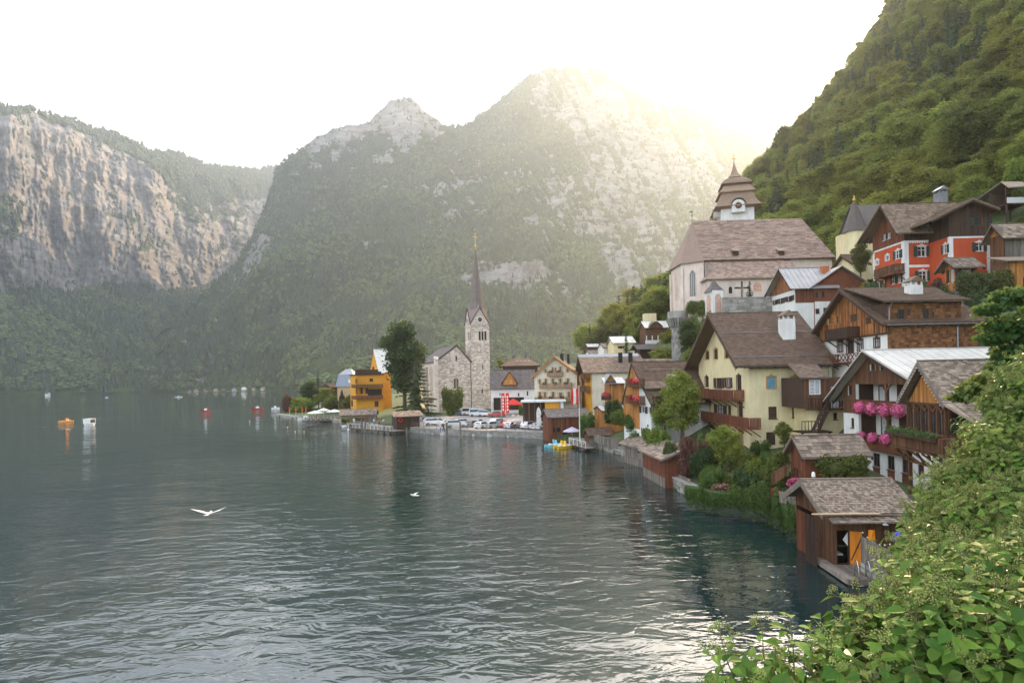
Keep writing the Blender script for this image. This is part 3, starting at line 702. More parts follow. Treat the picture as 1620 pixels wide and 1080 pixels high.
  if sill and not door:
   q = MB(); q.box(-.06, w+.06, -.09, .02, -.07, -.002); q.build('sill', frame if surround is None else surround, W)
  if surround is not None:
   q = MB(); t = min(.12, w*.2)
   q.box(-t, -.003, -.035, .01, -.02, hh+t); q.box(w+.003, w+t, -.035, .01, -.02, hh+t); q.box(-.003, w+.003, -.035, .01, hh+.003, hh+t)
   # a shaped crest above
   q.prism([(w*.12, -.03, hh+t), (w*.88, -.03, hh+t), (w*.66, -.03, hh+t+.10), (w*.5, -.03, hh+t+.22), (w*.34, -.03, hh+t+.10)], (0, .035, 0)); q.build('surround', surround, W)
  if shutters is not None:
   ws = w*sw
   for x0 in ((-ws-.02, -.02) if not closed else (0, w/2)), ((w+.02, w+ws+.02) if not closed else (w/2, w)):
    q = MB(); yy = -.05 if not closed else .03
    q.box(x0[0], x0[1], yy, yy+.035, 0.0, hh, 0)
    nsl = max(3, int(hh/.28))
    for k in range(nsl): q.box(x0[0]+.05, x0[1]-.05, yy-.02, yy, hh*(k+.18)/nsl, hh*(k+.72)/nsl, 0)
    q.build('shutter', shutters, W)
  return W
 def windows(h, face, lst, **kw):
  """lst in pixels (x0, y0, x1, y1) on the face; opens the wall and remembers the fittings"""
  for r in h.rects(face, lst):
   h.holes[face].append(r); h._pend = getattr(h, '_pend', []); h._pend.append((face, r, kw))
 def finish(h):
  for face, r, kw in getattr(h, '_pend', []): h.window(face, *r, **kw)
  h._pend = []
 # ---- roofs
 def roof(h, material, ov=.8, g0=.8, g1=.5, th=.16, zr=None, ze=None, courses=(.32, .30), seam=None, name='roof', ridge=None, verge=None, eave_extra=0, back=True, ovb=None, hipL=0, shingle_parts=False, rafters=True, s0=None, s1=None):
  ze = h.ze if ze is None else ze; zr = h.zr if zr is None else zr; rd = h.ridge if ridge is None else ridge
  if h.axis == 'u': A, Bw = h.Lu, h.Lv
  else: A, Bw = h.Lv, h.Lu
  a0, a1 = (-g0 if s0 is None else s0), (A+g1 if s1 is None else s1); bR = Bw*rd
  def pt(a, b, z): return Vector((a, b, z)) if h.axis == 'u' else Vector((b, a, z))
  root = MB(); sf = (zr-ze)/bR; sb = (zr-ze)/(Bw-bR)
  ovb = ov if ovb is None else ovb
  sides = [(bR, zr, -ov, ze-ov*sf)] + ([(bR, zr, Bw+ovb, ze-ovb*sb)] if back else [])
  lift = .05
  rp = None
  for si, (b0, z0, b1, z1) in enumerate(sides):
   p = [pt(a0, b0, z0+lift), pt(a1, b0, z0+lift), pt(a1, b1, z1+lift), pt(a0, b1, z1+lift)]
   if hipL: p[0] = pt(a0+hipL, b0, z0+lift)
   root.prism([q for q in p], (0, 0, th), 0, .5)
  rp = root.build(name, material if seam is None else material, h.root)
  # covering, piece by piece
  for si, (b0, z0, b1, z1) in enumerate(sides):
   if si == 1 and h.axis == 'u': continue        # the far slope is never seen
   e = pt(a0, b1, z1+lift+th); r = pt(a0, b0, z0+lift+th); L1 = a1-a0
   ax = (pt(1,0,0)-pt(0,0,0)); up = (r-e);
   if seam: seams(e, ax, L1, up, seam, material, rp)
   elif courses: shingles(e, ax, L1, up, courses[0], courses[1], material, rp, parts=shingle_parts)
  # ridge cap, verge boards and rafters
  q = MB(); q.beam(pt(a0+hipL, bR, zr+lift+th+.02), pt(a1, bR, zr+lift+th+.02), .24, .07, 0, .4); q.build('ridge_cap', material, h.root)
  vm = verge or WD_DARK
  for (b0, z0, b1, z1) in sides:
   for aa in ((a0, a1) if not hipL else (a1,)):
    sg = 1 if aa == a0 else -1
    q = MB(); q.beam(pt(aa+.03*sg, b0, z0-.05), pt(aa+.03*sg, b1, z1-.05), .05, .24, 0, .5); q.build('verge_board', vm, h.root)
  if rafters:
   q = MB()
   for (b0, z0, b1, z1) in sides:
    d = (z1-z0)/(b1-b0); sg = -1 if b1 < b0 else 1; be = 0 if b1 < b0 else Bw
    n = int((a1-a0)/.8)
    for k in range(n+1):
     aa = a0+.15+(a1-a0-.3)*k/max(n, 1); ze_ = z0+(be-b0)*d
     q.beam(pt(aa, be, ze_-.07), pt(aa, b1-sg*.05, z1-.07-sg*.05*d*-1*0), .09, .12, 0, None)
   q.build('rafter_row', WD_DARK, h.root)['kind'] = 'stuff'
  return rp
 def chimney(h, u, v, z0, z1, w=.7, d=.6, m=W_WHITE, cap=SH_MID, name='chimney', hood=True):
  c = MB(); c.box(u-w/2, u+w/2, v-d/2, v+d/2, z0, z1); o = c.build(name, m, h.root)
  if hood:
   c = MB()
   for x in (-1, 1):
    for y in (-1, 1): c.box(u+x*w*.42-.06, u+x*w*.42+.06, v+y*d*.42-.06, v+y*d*.42+.06, z1, z1+.35)
   c.box(u-.12, u+.12, v-d*.4, v+d*.4, z1, z1+.33)
   c.build('chimney_vent', m, o)
   c = MB(); e = .12
   c.prism([(u-w/2-e, v-d/2-e, z1+.35), (u+w/2+e, v-d/2-e, z1+.35), (u, v-d/2-e, z1+.35+w*.45)], (0, d+2*e, 0)); c.build('cowl', cap, o)
  return o
 def balcony(h, face, s0, s1, z, depth=1.0, hh=1.0, m=WD_BROWN, style='planks', posts=False, name='balcony', brackets=True):
  B = empty_part(name, h.loc(face, s0, z), h.root, face); w = s1-s0
  q = MB(); q.box(0, w, -depth, -.003, -.12, 0); q.build('floor', m, B)
  q = MB(); q.box(0, w, -depth-.03, -depth+.05, hh-.07, hh); q.box(0, .08, -depth+.05, -.01, hh-.07, hh); q.box(w-.08, w, -depth+.05, -.01, hh-.07, hh)
  q.box(0, w, -depth-.0, -depth+.04, .06, .12)
  n = max(2, int(w/1.6))
  for k in range(n+1):
   x = w*k/n; x = min(max(x, .05), w-.05); q.box(x-.05, x+.05, -depth-.04, -depth+.05, -.1, hh-.07)
  q.build('rail', m, B)
  q = MB()
  if style == 'planks':
   k = 0; x = .01
   while x < w-.12: q.box(x, x+.115, -depth-.015, -depth+.01, .04+.02*random.random(), hh-.08); x += .14
   for xx in (.01, w-.04):
    y = -depth+.1
    while y < -.1: q.box(xx, xx+.025, y, y+.115, .05, hh-.08); y += .14
  elif style == 'bars':
   x = .08
   while x < w: q.box(x, x+.04, -depth-.01, -depth+.02, .1, hh-.08); x += .13
  elif style == 'cross':
   x = 0.0; st = .62
   while x < w-.3:
    e = min(x+st, w); q.beam((x+.03, -depth, .12), (e-.03, -depth, hh-.1), .03, .09, up=(0,1,0)); q.beam((x+.03, -depth-.02, hh-.1), (e-.03, -depth-.02, .12), .03, .09, up=(0,1,0)); x += st
  q.build('baluster_row', m, B)['kind'] = 'stuff'
  if brackets:
   q = MB(); n = max(2, int(w/2))
   for k in range(n+1):
    x = min(max(w*k/n, .08), w-.08); q.beam((x, -depth*.85, -.13), (x, -.02, -.13-depth*.6), .08, .10)
   q.build('bracket_row', m, B)['kind'] = 'stuff'
  return B
def flipy(mb):
 for v in mb.V: v[:, 1] *= -1
 return mb
ROT = {'F': 0, 'L': -math.pi/2, 'R': math.pi/2, 'B': math.pi}
def empty_part(name, loc, parent, face):
 """a part's own axes: x along the face, y INTO the wall (negative y stands proud)"""
 o = bpy.data.objects.new(name, None); COL.objects.link(o); o.parent = parent; o.empty_display_size = .2
 if face == 'F': m = Matrix(((1,0,0),(0,1,0),(0,0,1)))
 elif face == 'L': m = Matrix(((0,1,0),(1,0,0),(0,0,1)))       # x -> v, y -> u
 elif face == 'R': m = Matrix(((0,-1,0),(1,0,0),(0,0,1)))      # x -> v, y -> -u
 else: m = Matrix(((1,0,0),(0,-1,0),(0,0,1)))
 o.matrix_local = Matrix.Translation(loc) @ m.to_4x4(); return o

def shingles(e, ax, L1, up, cw, ch, material, parent, parts=False, jit=.02, name='shingle', tilt=.035, limit=300):
 """overlapping shingles on the slope that starts at eave corner e, runs along ax for L1 and climbs along up"""
 e, ax, up = np.array(e), np.array(ax), np.array(up); Lu_ = np.linalg.norm(up); un = up/Lu_; nn = np.cross(ax, un);
 if nn[2] < 0: nn = -nn
 rows = max(1, int(round(Lu_/ch))); chh = Lu_/rows; n = max(1, int(L1/cw))
 rg = np.random.default_rng(int(abs(e[0]*13+e[2]*7+L1*31)) % 10000+1)
 mb = MB(); V = []; K = []; cnt = 0
 for r in range(rows):
  off = (r % 2)*.5*cw; x = np.arange(-1, n+1)*cw + off + rg.normal(0, cw*.06, n+2)
  x0 = np.clip(x, 0, L1); x1 = np.clip(np.append(x[1:], x[-1]+cw)-.012, 0, L1); ok = x1-x0 > .03; x0, x1 = x0[ok], x1[ok]; m = len(x0)
  lo = r*chh - np.abs(rg.normal(0, jit, m)) - .02; hi = np.full(m, min((r+1)*chh+.03, Lu_)); t0 = tilt + rg.random(m)*.014;
  lo = np.maximum(lo, -.05)
  def pp(a, b, c): return e[None] + ax[None]*a[:, None] + un[None]*b[:, None] + nn[None]*c[:, None]
  z = np.full(m, .003)
  V.append(np.stack([pp(x0, lo, z-.0), pp(x1, lo, z), pp(x1, lo, t0), pp(x0, lo, t0), pp(x1, hi, z+.008), pp(x0, hi, z+.008)], 1)); K.append(rg.random(m))
 V = np.concatenate(V); K = np.concatenate(K); m = len(V)
 if parts and m <= limit:
  for k in range(m):
   q = MB(); c = V[k].mean(0); q.add(V[k]-c, [(0,1,2,3),(3,2,4,5),(1,4,2),(0,3,5)], 0, K[k]); q.build(name, material, parent, c)
  return
 b = np.arange(m)[:, None]*6
 mb.add(V.reshape(-1, 3), np.concatenate([b+np.array([[0,1,2,3]]), b+np.array([[3,2,4,5]])]), 0, np.tile(K, 2))
 mb.add(V.reshape(-1, 3), np.concatenate([b+np.array([[1,4,2]]), b+np.array([[0,3,5]])]), 0, np.tile(K, 2))
 o = mb.build('shingles', material, parent); o['kind'] = 'stuff'; return o
def seams(e, ax, L1, up, step, material, parent, name='standing_seam'):
 e, ax, up = Vector(e), Vector(ax), Vector(up); n = int(L1/step)
 q = MB(); nn = ax.cross(up).normalized(); nn = nn if nn.z > 0 else -nn
 for k in range(n+1):
  a = e + ax*(L1*k/n); q.beam(a+nn*.02, a+up+nn*.02, .03, .05, 0, .2, up=nn)
 o = q.build(name, material, parent); o['kind'] = 'stuff'
 return o
def planks(h, face, prof, m, pw=.16, th=.03, off=.005, name='wall_boards', gap=.015, horizontal=False, holes=(), parent=None):
 """vertical boards over the outline prof [(s,z)...] (convex), each its own width, depth and tint"""
 mb = MB(); ss = [p[0] for p in prof]; zs_ = [p[1] for p in prof]; n = len(prof)
 def span(x, ax=0):
  out = []
  for i in range(n):
   p, q = prof[i], prof[(i+1) % n]; a, b = p[ax], q[ax]
   if (a-x)*(b-x) <= 0 and abs(a-b) > 1e-9: t = (x-a)/(b-a); out.append(p[1-ax]+(q[1-ax]-p[1-ax])*t)
  return (min(out), max(out)) if len(out) >= 2 else None
 ax = 1 if horizontal else 0; x = min(zs_ if horizontal else ss); end = max(zs_ if horizontal else ss)
 while x < end-.03:
  w = min(pw*(.85+.3*random.random()), end-x); xm = x+w/2; sp = span(xm, ax); sl = span(x+.004, ax); sr = span(x+w-gap, ax)
  if sp and sl and sr and sp[1]-sp[0] > .04:
   segs = [(sp[0], sp[1])]
   for (a, b, c, d) in holes:
    lo, hi, c0, d0 = (a, b, c, d) if not horizontal else (c, d, a, b)
    if lo-.02 < xm < hi+.02:
     new = []
     for (p, q) in segs:
      if c0 > p: new.append((p, min(q, c0)))
      if d0 < q: new.append((max(p, d0), q))
      if not (c0 > p or d0 < q): pass
     segs = [s for s in new if s[1]-s[0] > .03]
   t = th*(.7+.6*random.random()); r = random.random()
   for (p, q) in segs:
    tl = sl[1] if abs(q-sp[1]) < 1e-6 else q; tr = sr[1] if abs(q-sp[1]) < 1e-6 else q
    if not horizontal: P4 = [h.loc(face, x+.004, p, off), h.loc(face, x+w-gap, p, off), h.loc(face, x+w-gap, tr, off), h.loc(face, x+.004, tl, off)]
    else: P4 = [h.loc(face, p, x, off), h.loc(face, q, x, off), h.loc(face, q, x+w-gap, off), h.loc(face, p, x+w-gap, off)]
    d = h.loc(face, 0, 0, off+t)-h.loc(face, 0, 0, off); mb.prism(P4, d, 0, r)
  x += w
 o = mb.build(name, m, parent or h.root); o['kind'] = 'stuff'; return o
def gutter(h, pts, rad=.06, m=M_ZINC, name='drain_pipe'):
 q = MB(); q.tube(pts, rad, 6); return q.build(name, m, h.root)
def bricks(h, face, s0, s1, z0, z1, bw, bh, m, off=.004, prof=None, holes=(), name='stone_facing', th=.05, parent=None, gap=.035):
 """coursed stones, joints recessed"""
 mb = MB(); z = z0; rg = random.Random(int(s1*100)+int(z1*10))
 while z < z1-.05:
  hh = min(bh*(.75+.5*rg.random()), z1-z); x = s0-rg.random()*bw*.6
  while x < s1:
   w = bw*(.6+.9*rg.random()); a, b = max(x, s0), min(x+w-gap, s1); c, d = z, z+hh-gap
   ok = b-a > .05
   cm, zm = (a+b)/2, (c+d)/2
   if prof is not None:
    for (q1, q2) in ((a, d), (b, d)):
     n = len(prof)
     for k in range(n):
      p, q = prof[k], prof[(k+1) % n]
      if (q[0]-p[0])*(q2-p[1])-(q[1]-p[1])*(q1-p[0]) < -.02: ok = False
   for (h0, h1, h2, h3) in holes:
    if b > h0 and a < h1 and d > h2 and c < h3: ok = False
   if ok:
    t = off+th*rg.random(); P4 = [h.loc(face, a, c, t), h.loc(face, b, c, t), h.loc(face, b, d, t), h.loc(face, a, d, t)]
    B4 = [h.loc(face, a, c, 0), h.loc(face, b, c, 0), h.loc(face, b, d, 0), h.loc(face, a, d, 0)]
    mb.add([tuple(v) for v in P4+B4], [(0,1,2,3),(0,4,5,1),(1,5,6,2),(2,6,7,3),(3,7,4,0)], 0, rg.random())
   x += w
  z += hh
 o = mb.build(name, m, parent or h.root); o['kind'] = 'stuff'; return o
# ------------------------------------------------------------------ the near houses
def fit(h, cpx, apx, ov, ridge=None, lim=(.3, .8), th=.2):
 s, zc = h.at('F', *cpx, off=ov); g0 = max(.15, -s); v, za = h.at('L', *apx, off=g0)
 rd = min(max(v/h.Lv, lim[0]), lim[1]) if ridge is None else ridge; vv = rd*h.Lv
 zr = za-th; m = (zr-(zc-th*.3))/(vv+ov); ze = zr-m*vv
 return dict(g0=g0, ze=ze, zr=zr, ridge=rd, ov=ov)
def apply_fit(h, f, mats):
 h.body(f['ze'], f['zr'], 'u', mats, f['ridge'])
def flower_ball(mb, c, r, n, colr, rg, size=.07):
 for k in range(n):
  d = Vector((rg.gauss(0,1), rg.gauss(0,1), rg.gauss(0,1))).normalized(); q = Vector(c) + Vector((d.x*r[0], d.y*r[1], d.z*r[2]))*(.62+.5*rg.random())
  a = d.orthogonal().normalized()*size*(.6+.8*rg.random()); b = d.cross(a)
  t = d*size*.5*(rg.random()-.3)
  mb.add([tuple(q-a), tuple(q-b+t), tuple(q+a), tuple(q+b-t)], [(0,1,2),(0,2,3)], colr, rg.random())
FL_PINK = leaf_mat('pink_petals', (.50,.03,.16), (.85,.22,.42), trans=.25, objvar=.05, warm=(.7,.1,.3))
FL_RED = leaf_mat('red_petals', (.55,.03,.04), (.70,.12,.12), trans=.25, objvar=.05, warm=(.6,.1,.05))
LF_BOX = leaf_mat('box_leaves', (.03,.07,.015), (.08,.14,.03), objvar=.1)
rgf = random.Random(5)

# --- 1: the cream house
h = House('cream_house', 'tall cream rendered house with brown roof, two timber balconies and blue shutters', 'house', (1187,706,60), 0, px_left=1107.5, Lu=8.6, base=3.55)
f = fit(h, (1164,580.5), (1119,496), .9); CREAM = h
S, B_ = P_BROWN, P_OCHRE
h.windows('L', [(1116.3,556,1121.8,568.4),(1129.8,552,1135.3,567.9),(1147,551,1152.4,566.6)], frame=S, surround=P_OCHRE, cross=2)
h.windows('L', [(1116,596.5,1120.5,611)], frame=S, surround=P_BROWN, cross=1)
h.windows('L', [(1133.5,597.5,1141.5,613.5)], frame=S, shutters=P_BROWN, cross=2)
h.windows('L', [(1150,597,1155.5,613)], frame=S, shutters=P_BROWN, cross=1, pane=CURTAIN)
h.windows('L', [(1166,594.5,1172,617)], frame=S, surround=P_BROWN, cross=1)
h.windows('L', [(1117.5,634.5,1122.5,655)], frame=S, surround=P_BROWN, cross=1)
h.windows('L', [(1135,640.5,1144.5,658)], frame=S, shutters=P_BROWN, cross=2, pane=CURTAIN)
h.windows('L', [(1151.5,641,1156,658)], frame=S, cross=1)
h.windows('L', [(1168.3,638.5,1174.2,660)], frame=S, surround=P_BROWN, cross=1)
h.windows('L', [(1133.7,677.8,1138.8,693.5),(1169.3,680.5,1175.3,699.5)], frame=S, surround=P_OCHRE, cross=2, pane=CURTAIN)
h.windows('F', [(1213.5,596,1226.5,614)], frame=S, surround=P_OCHRE, shutters=P_BLUE, closed=True)
h.windows('F', [(1251.5,596,1264,613)], frame=S, surround=P_OCHRE, shutters=P_BLUE, closed=True)
h.windows('F', [(1216,642.8,1228.6,662),(1253.4,641.2,1266,660.6)], frame=S, shutters=P_BROWN, closed=True)
h.windows('F', [(1212.5,683,1226.5,704)], frame=S, pane=WD_DARK, name='door', door=True)
apply_fit(h, f, W_CREAM); h.finish()
rp = h.roof(SH_BROWN, ov=f['ov'], g0=f['g0'], g1=.2, courses=(.42,.34), ridge=f['ridge'])
# snow guards: rails across the slope
for k, t in enumerate((.12, .57)):
 q = MB(); sl = (f['zr']-f['ze'])/(f['ridge']*h.Lv); vv = -f['ov']+.001+(f['ridge']*h.Lv+f['ov'])*t; zz = f['ze']+vv*sl+.36
 q.tube([(-f['g0']+.1, vv, zz), (h.Lu+.1, vv, zz)], .03, 5)
 n = 12
 for j in range(n+1): x = -f['g0']+.15+(h.Lu+f['g0']-.1)*j/n; q.beam((x, vv, zz), (x, vv+.1, zz-.14), .03, .03)
 q.build('snow_guard', M_ZINC, h.root)
# carved bargeboard teeth
q = MB(); v1 = f['ridge']*h.Lv
for sgn in (-1, 1):
 n = 34
 for j in range(n):
  t = (j+.5)/n; v = v1 + sgn*t*((v1 if sgn < 0 else h.Lv-v1)+f['ov']); z = f['zr']-abs(v-v1)*(f['zr']-f['ze'])/(v1 if sgn < 0 else h.Lv-v1)-.26
  q.prism([(-f['g0']+.0, v-.09, z), (-f['g0']+.0, v+.09, z), (-f['g0']+.0, v, z-.16)], (.03, 0, 0))
q.build('bargeboard_trim', P_BROWN, h.root)['kind'] = 'stuff'
s0, z0 = h.at('L', 1160, 632.5, off=1.2); s1, _ = h.at('L', 1106.5, 632, off=1.2); h.balcony('L', s0, s1, z0, 1.2, 1.05, WD_RED)
s0, z0 = h.at('L', 1185, 678, off=1.2); s1, _ = h.at('L', 1107, 675, off=1.2); h.balcony('L', s0, s1, z0, 1.2, 1.05, WD_RED)
u0, zt = h.at('F', 1244, 491, off=-3.2)
_, zb = h.at('F', 1244, 542, off=-3.2); h.chimney(u0, 3.2, zb-1, h.at('F', 1244, 505, off=-3.2)[1], 1.35, 1.1, W_WHITE)
gutter(h, [(h.Lu-.45, -.85, f['ze']-.25), (h.Lu-.45, -.14, f['ze']-.7), (h.Lu-.45, -.08, -1)])
q = MB(); q.tube([(-f['g0'], -.98, f['ze']-f['ov']*.75), (h.Lu+.2, -.98, f['ze']-f['ov']*.75)], .07, 6); q.build('gutter', M_IRON, h.root)

# --- 2: timber annex between the cream house and the pale-roofed house
h = House('timber_annex', 'dark timber annex on a cream base between the cream house and the flower balconies', 'annex', (1293,690,55.5), 0, Lv=5.0, px_right=1342, base=4.2)
zt = h.at('F', 1300, 645)[1]; z_ann = zt
h.holes['F'] = h.rects('F', [(1318.5,652.5,1324.5,663.5)])
h.body(zt, None, 'u', W_CREAM, name='base_wall'); h.window('F', *h.holes['F'][0], frame=P_BROWN)
ua, _ = h.at('F', 1272, 620, off=.8); ub, _ = h.at('F', 1312, 620, off=.8); ztop = h.at('F', 1290, 597, off=.8)[1]
q = MB(); q.box(ua, ub, -.8, 3.8, zt, ztop); q.build('timber_room', WD_DARK, h.root)
wr = [h.at('F', 1280, 624, off=.8), h.at('F', 1297, 600.5, off=.8)]; hole = (wr[0][0], wr[1][0], wr[0][1], wr[1][1])
class _Off:       # board helper for a wall standing proud of the base
 def __init__(s, h, d): s.h, s.d, s.root = h, d, h.root
 def loc(s, f, a, z, o=0): return s.h.loc(f, a, z, o+s.d)
planks(_Off(h, .8), 'F', [(ua,zt),(ub,zt),(ub,ztop),(ua,ztop)], WD_BROWN, .17, .03, holes=[hole])
W = empty_part('window', h.loc('F', hole[0], hole[2], .85), h.root, 'F'); ww, hh_ = hole[1]-hole[0], hole[3]-hole[2]
q = MB(); q.box(0,.07,-.03,.03,0,hh_); q.box(ww-.07,ww,-.03,.03,0,hh_); q.box(.07,ww-.07,-.03,.03,0,.07); q.box(.07,ww-.07,-.03,.03,hh_-.07,hh_); q.box(ww*.48,ww*.54,-.03,.03,.07,hh_-.07)
for k in range(1,4): q.box(.07, ww*.48, -.02,.02, hh_*k/4-.02, hh_*k/4+.02)
q.build('frame', P_WHITE, W); q = MB(); q.poly([(.05,.01,.05),(ww-.05,.01,.05),(ww-.05,.01,hh_-.05),(.05,.01,hh_-.05)]); q.build('pane', CURTAIN, W)
uc, _ = h.at('F', 1340, 620)
q = MB(); q.box(ub, uc, .6, 3.8, zt, ztop); q.build('recess_wall', WD_BROWN, h.root)
q = MB(); q.box(ub+.9, ub+1.6, .55, .6, zt, zt+2.0); q.build('door', CURTAIN, h.root)
q = MB(); q.box(ub-.3, uc+.1, -1.2, .6, zt-.15, zt-.02); q.build('landing', WD_DARK, h.root)
q = MB();
for x in np.arange(ub-2.2, uc, .32): q.box(x, x+.04, -1.24, -1.2, zt, zt+.95)
q.box(ub-2.3, uc+.1, -1.25, -1.19, zt+.92, zt+.99); q.build('landing_rail', M_IRON, h.root)
q = MB(); q.box(ub-2.3, ub-.3, -1.2, -.82, zt-.12, zt-.02); q.build('gallery', WD_DARK, h.root)
# lean-to roof
r0, zr0 = h.at('F', 1265.5, 598, off=1.2); r1, zr1 = h.at('F', 1311, 599, off=1.2); r2, _ = h.at('F', 1340, 580, off=-3.5); zr2 = h.at('F', 1314, 577.5, off=-3.5)[1]
q = MB(); q.prism([(r0,-1.2,zr0-.1),(r1,-1.2,zr0-.1),(r1+1.4,3.5,zr2),(r0+2.2,3.5,zr2)], (0,0,.15)); rr = q.build('roof', SH_SLATE, h.root)
shingles((r0,-1.2,zr0+.05), (1,0,0), r1-r0, (1.1,4.7,zr2-zr0+.1), .35, .3, SH_MID, rr)
# outside stair
sx0, sz0 = h.at('F', 1304, 648, off=1.4); sx1, sz1 = h.at('F', 1289, 681, off=1.4)
q = MB(); n = 11
for k in range(n):
 t = k/(n-1); x = sx0+(sx1-sx0)*t; z = sz0+(sz1-sz0)*t; q.box(x-.16, x+.16, -2.0, -1.1, z-.05, z, 0)
q.build('stair_tread', WD_GREY, h.root)['kind'] = 'stuff'
for y in (-2.03, -1.07):
 q = MB(); q.beam((sx0, y, sz0), (sx1, y, sz1), .06, .28); q.build('stair_string', WD_DARK, h.root)
q = MB()
for k in range(6):
 t = k/5; x = sx0+(sx1-sx0)*t; z = sz0+(sz1-sz0)*t; q.box(x-.03, x+.03, -2.1, -2.05, z, z+.95)
q.beam((sx0, -2.08, sz0+.95), (sx1, -2.08, sz1+.95), .06, .08); q.beam((sx0, -2.08, sz0+.5), (sx1, -2.08, sz1+.5), .04, .05); q.build('handrail', WD_DARK, h.root)
q = MB(); q.box(sx1-1.6, sx1+1.2, -2.2, -.4, sz1-.15, sz1-.01)
for x in (sx1-1.5, sx1+1.0): q.box(x-.07, x+.07, -2.15, -2.0, sz1-3, sz1-.15)
for x in np.arange(sx1-1.6, sx1-.1, .3): q.box(x, x+.05, -2.2, -2.15, sz1, sz1+.9)
q.box(sx1-1.6, sx1-.1, -2.21, -2.14, sz1+.9, sz1+.97); q.build('stair_platform', WD_DARK, h.root)

# --- 3: the house with the pale tin roof and the flower balconies
h = House('flower_balcony_house', 'brown boarded house with pale tin roof, white ground floor and two balconies of pink flowers', 'house', (1486,757,41), 0, px_left=1336, Lu=15, base=3.0)
TIN = h
v, za = h.at('L', 1363, 553, off=.9); vb, zb = h.at('L', 1434, 597, off=.9); m_ = (za-zb)/abs(v-vb); zr = za-.2; ze = zr-m_*v; ridge = v/h.Lv
lo = h.rects('L', [(1359,657,1438,687)])[0]; up_ = h.rects('L', [(1355,608,1436,636)])[0]
h.holes['L'] += [lo, up_]
zw = h.at('L', 1357.5, 702)[1]
h.windows('L', [(1381.8,717.5,1391.8,737),(1404.5,722,1415,742),(1427.5,727.5,1438.5,747)], frame=P_BROWN, cross=1, pane=GLASS)
h.windows('L', [(1452.5,731.5,1461.5,751)], frame=P_BROWN)
h.windows('L', [(1346.6,661,1351,676)], frame=P_BROWN)
h.windows('L', [(1377.2,575.8,1384,586.2),(1392,576.6,1399.6,586.2)], frame=P_BROWN)
h.windows('L', [(1342,610,1347.8,625.5)], frame=P_BROWN)
h.body(ze, zr, 'u', {'*': W_WHITE}, ridge, holes=True); allh = list(h.holes['L']); h.finish()
h.zr, h.ze = zr, ze
zbrd = h.at('L', 1345, 653)[1]
zl2 = lo[3]+.0
planks(h, 'L', [(lo[1]+.05, zbrd), (h.Lv, zbrd), (h.Lv, ze+ (0)), (h.ridge*h.Lv, zr), (0, ze), (0, up_[3]-.0), (lo[1]+.05, up_[3])], WD_BROWN, .19, .03, holes=allh)
planks(h, 'L', [(up_[1]-.02, zbrd), (lo[1]+.05, zbrd), (lo[1]+.05, up_[3]), (up_[1]-.02, up_[3])], WD_BROWN, .19, .03) if lo[1] > up_[1] else None
for nm, (a, b, c, d), doors in (('upper_loggia', up_, ((.55,1.0),)), ('lower_loggia', lo, ((.35,.6),))):
 # recessed galleries: back wall, floor, ceiling
 q = MB(); w = 1.5
 q.box(w, w+.05, a, b, c-.1, d+.1); q.build('gallery_wall', W_WHITE, h.root)
 q = MB(); q.box(-.0, w, a, b, c-.12, c-.02); q.box(.2, w, a, b, d+.01, d+.1)
 q.box(.25, w, a-.05, a-.01, c, d); q.box(.25, w, b+.01, b+.05, c, d); q.build('gallery_lining', WD_DARK, h.root)
 q = MB(); q.box(w-.06, w-.003, a+.1, a+(b-a)*.52, c, d-.05); q.build('gallery_boarding', WD_DARK, h.root)
 q = MB(); q.box(w-.08, w-.003, b-(b-a)*.32, b-(b-a)*.12, c, d-.15); q.build('gallery_door', P_BROWN, h.root)
 q = MB(); q.box(w-.10, w-.083, b-(b-a)*.29, b-(b-a)*.15, c+.15, d-.25); q.build('door_pane', CURTAIN, h.root)
 q = MB(); xm = a+(b-a)*.40; q.box(-.02, .14, xm-.08, xm+.08, c-.05, d); q.beam((.06, xm-.08, d-.55), (.06, xm-.55, d-.02), .1, .1); q.beam((.06, xm+.08, d-.55), (.06, xm+.55, d-.02), .1, .1); q.build('post', WD_BROWN, h.root)
 B = empty_part('balcony', h.loc('L', a-.1, c-.65 if nm == 'upper_loggia' else c-.95), h.root, 'L'); ww = b-a+.2; H_ = .95 if nm == 'upper_loggia' else .98
 q = MB(); q.box(0, ww, -.62, -.002, -.1, 0); q.build('floor', WD_DARK, B)
 k = 0; x = 0
 q = MB()
 while x < ww-.1: q.box(x, x+.15, -.60, -.57, -.02, H_-.06); x += .165
 q.build('boards', WD_RED, B)['kind'] = 'stuff'
 q = MB(); q.box(-.03, ww+.03, -.66, -.54, H_-.06, H_+.0); q.build('rail', WD_BROWN, B)
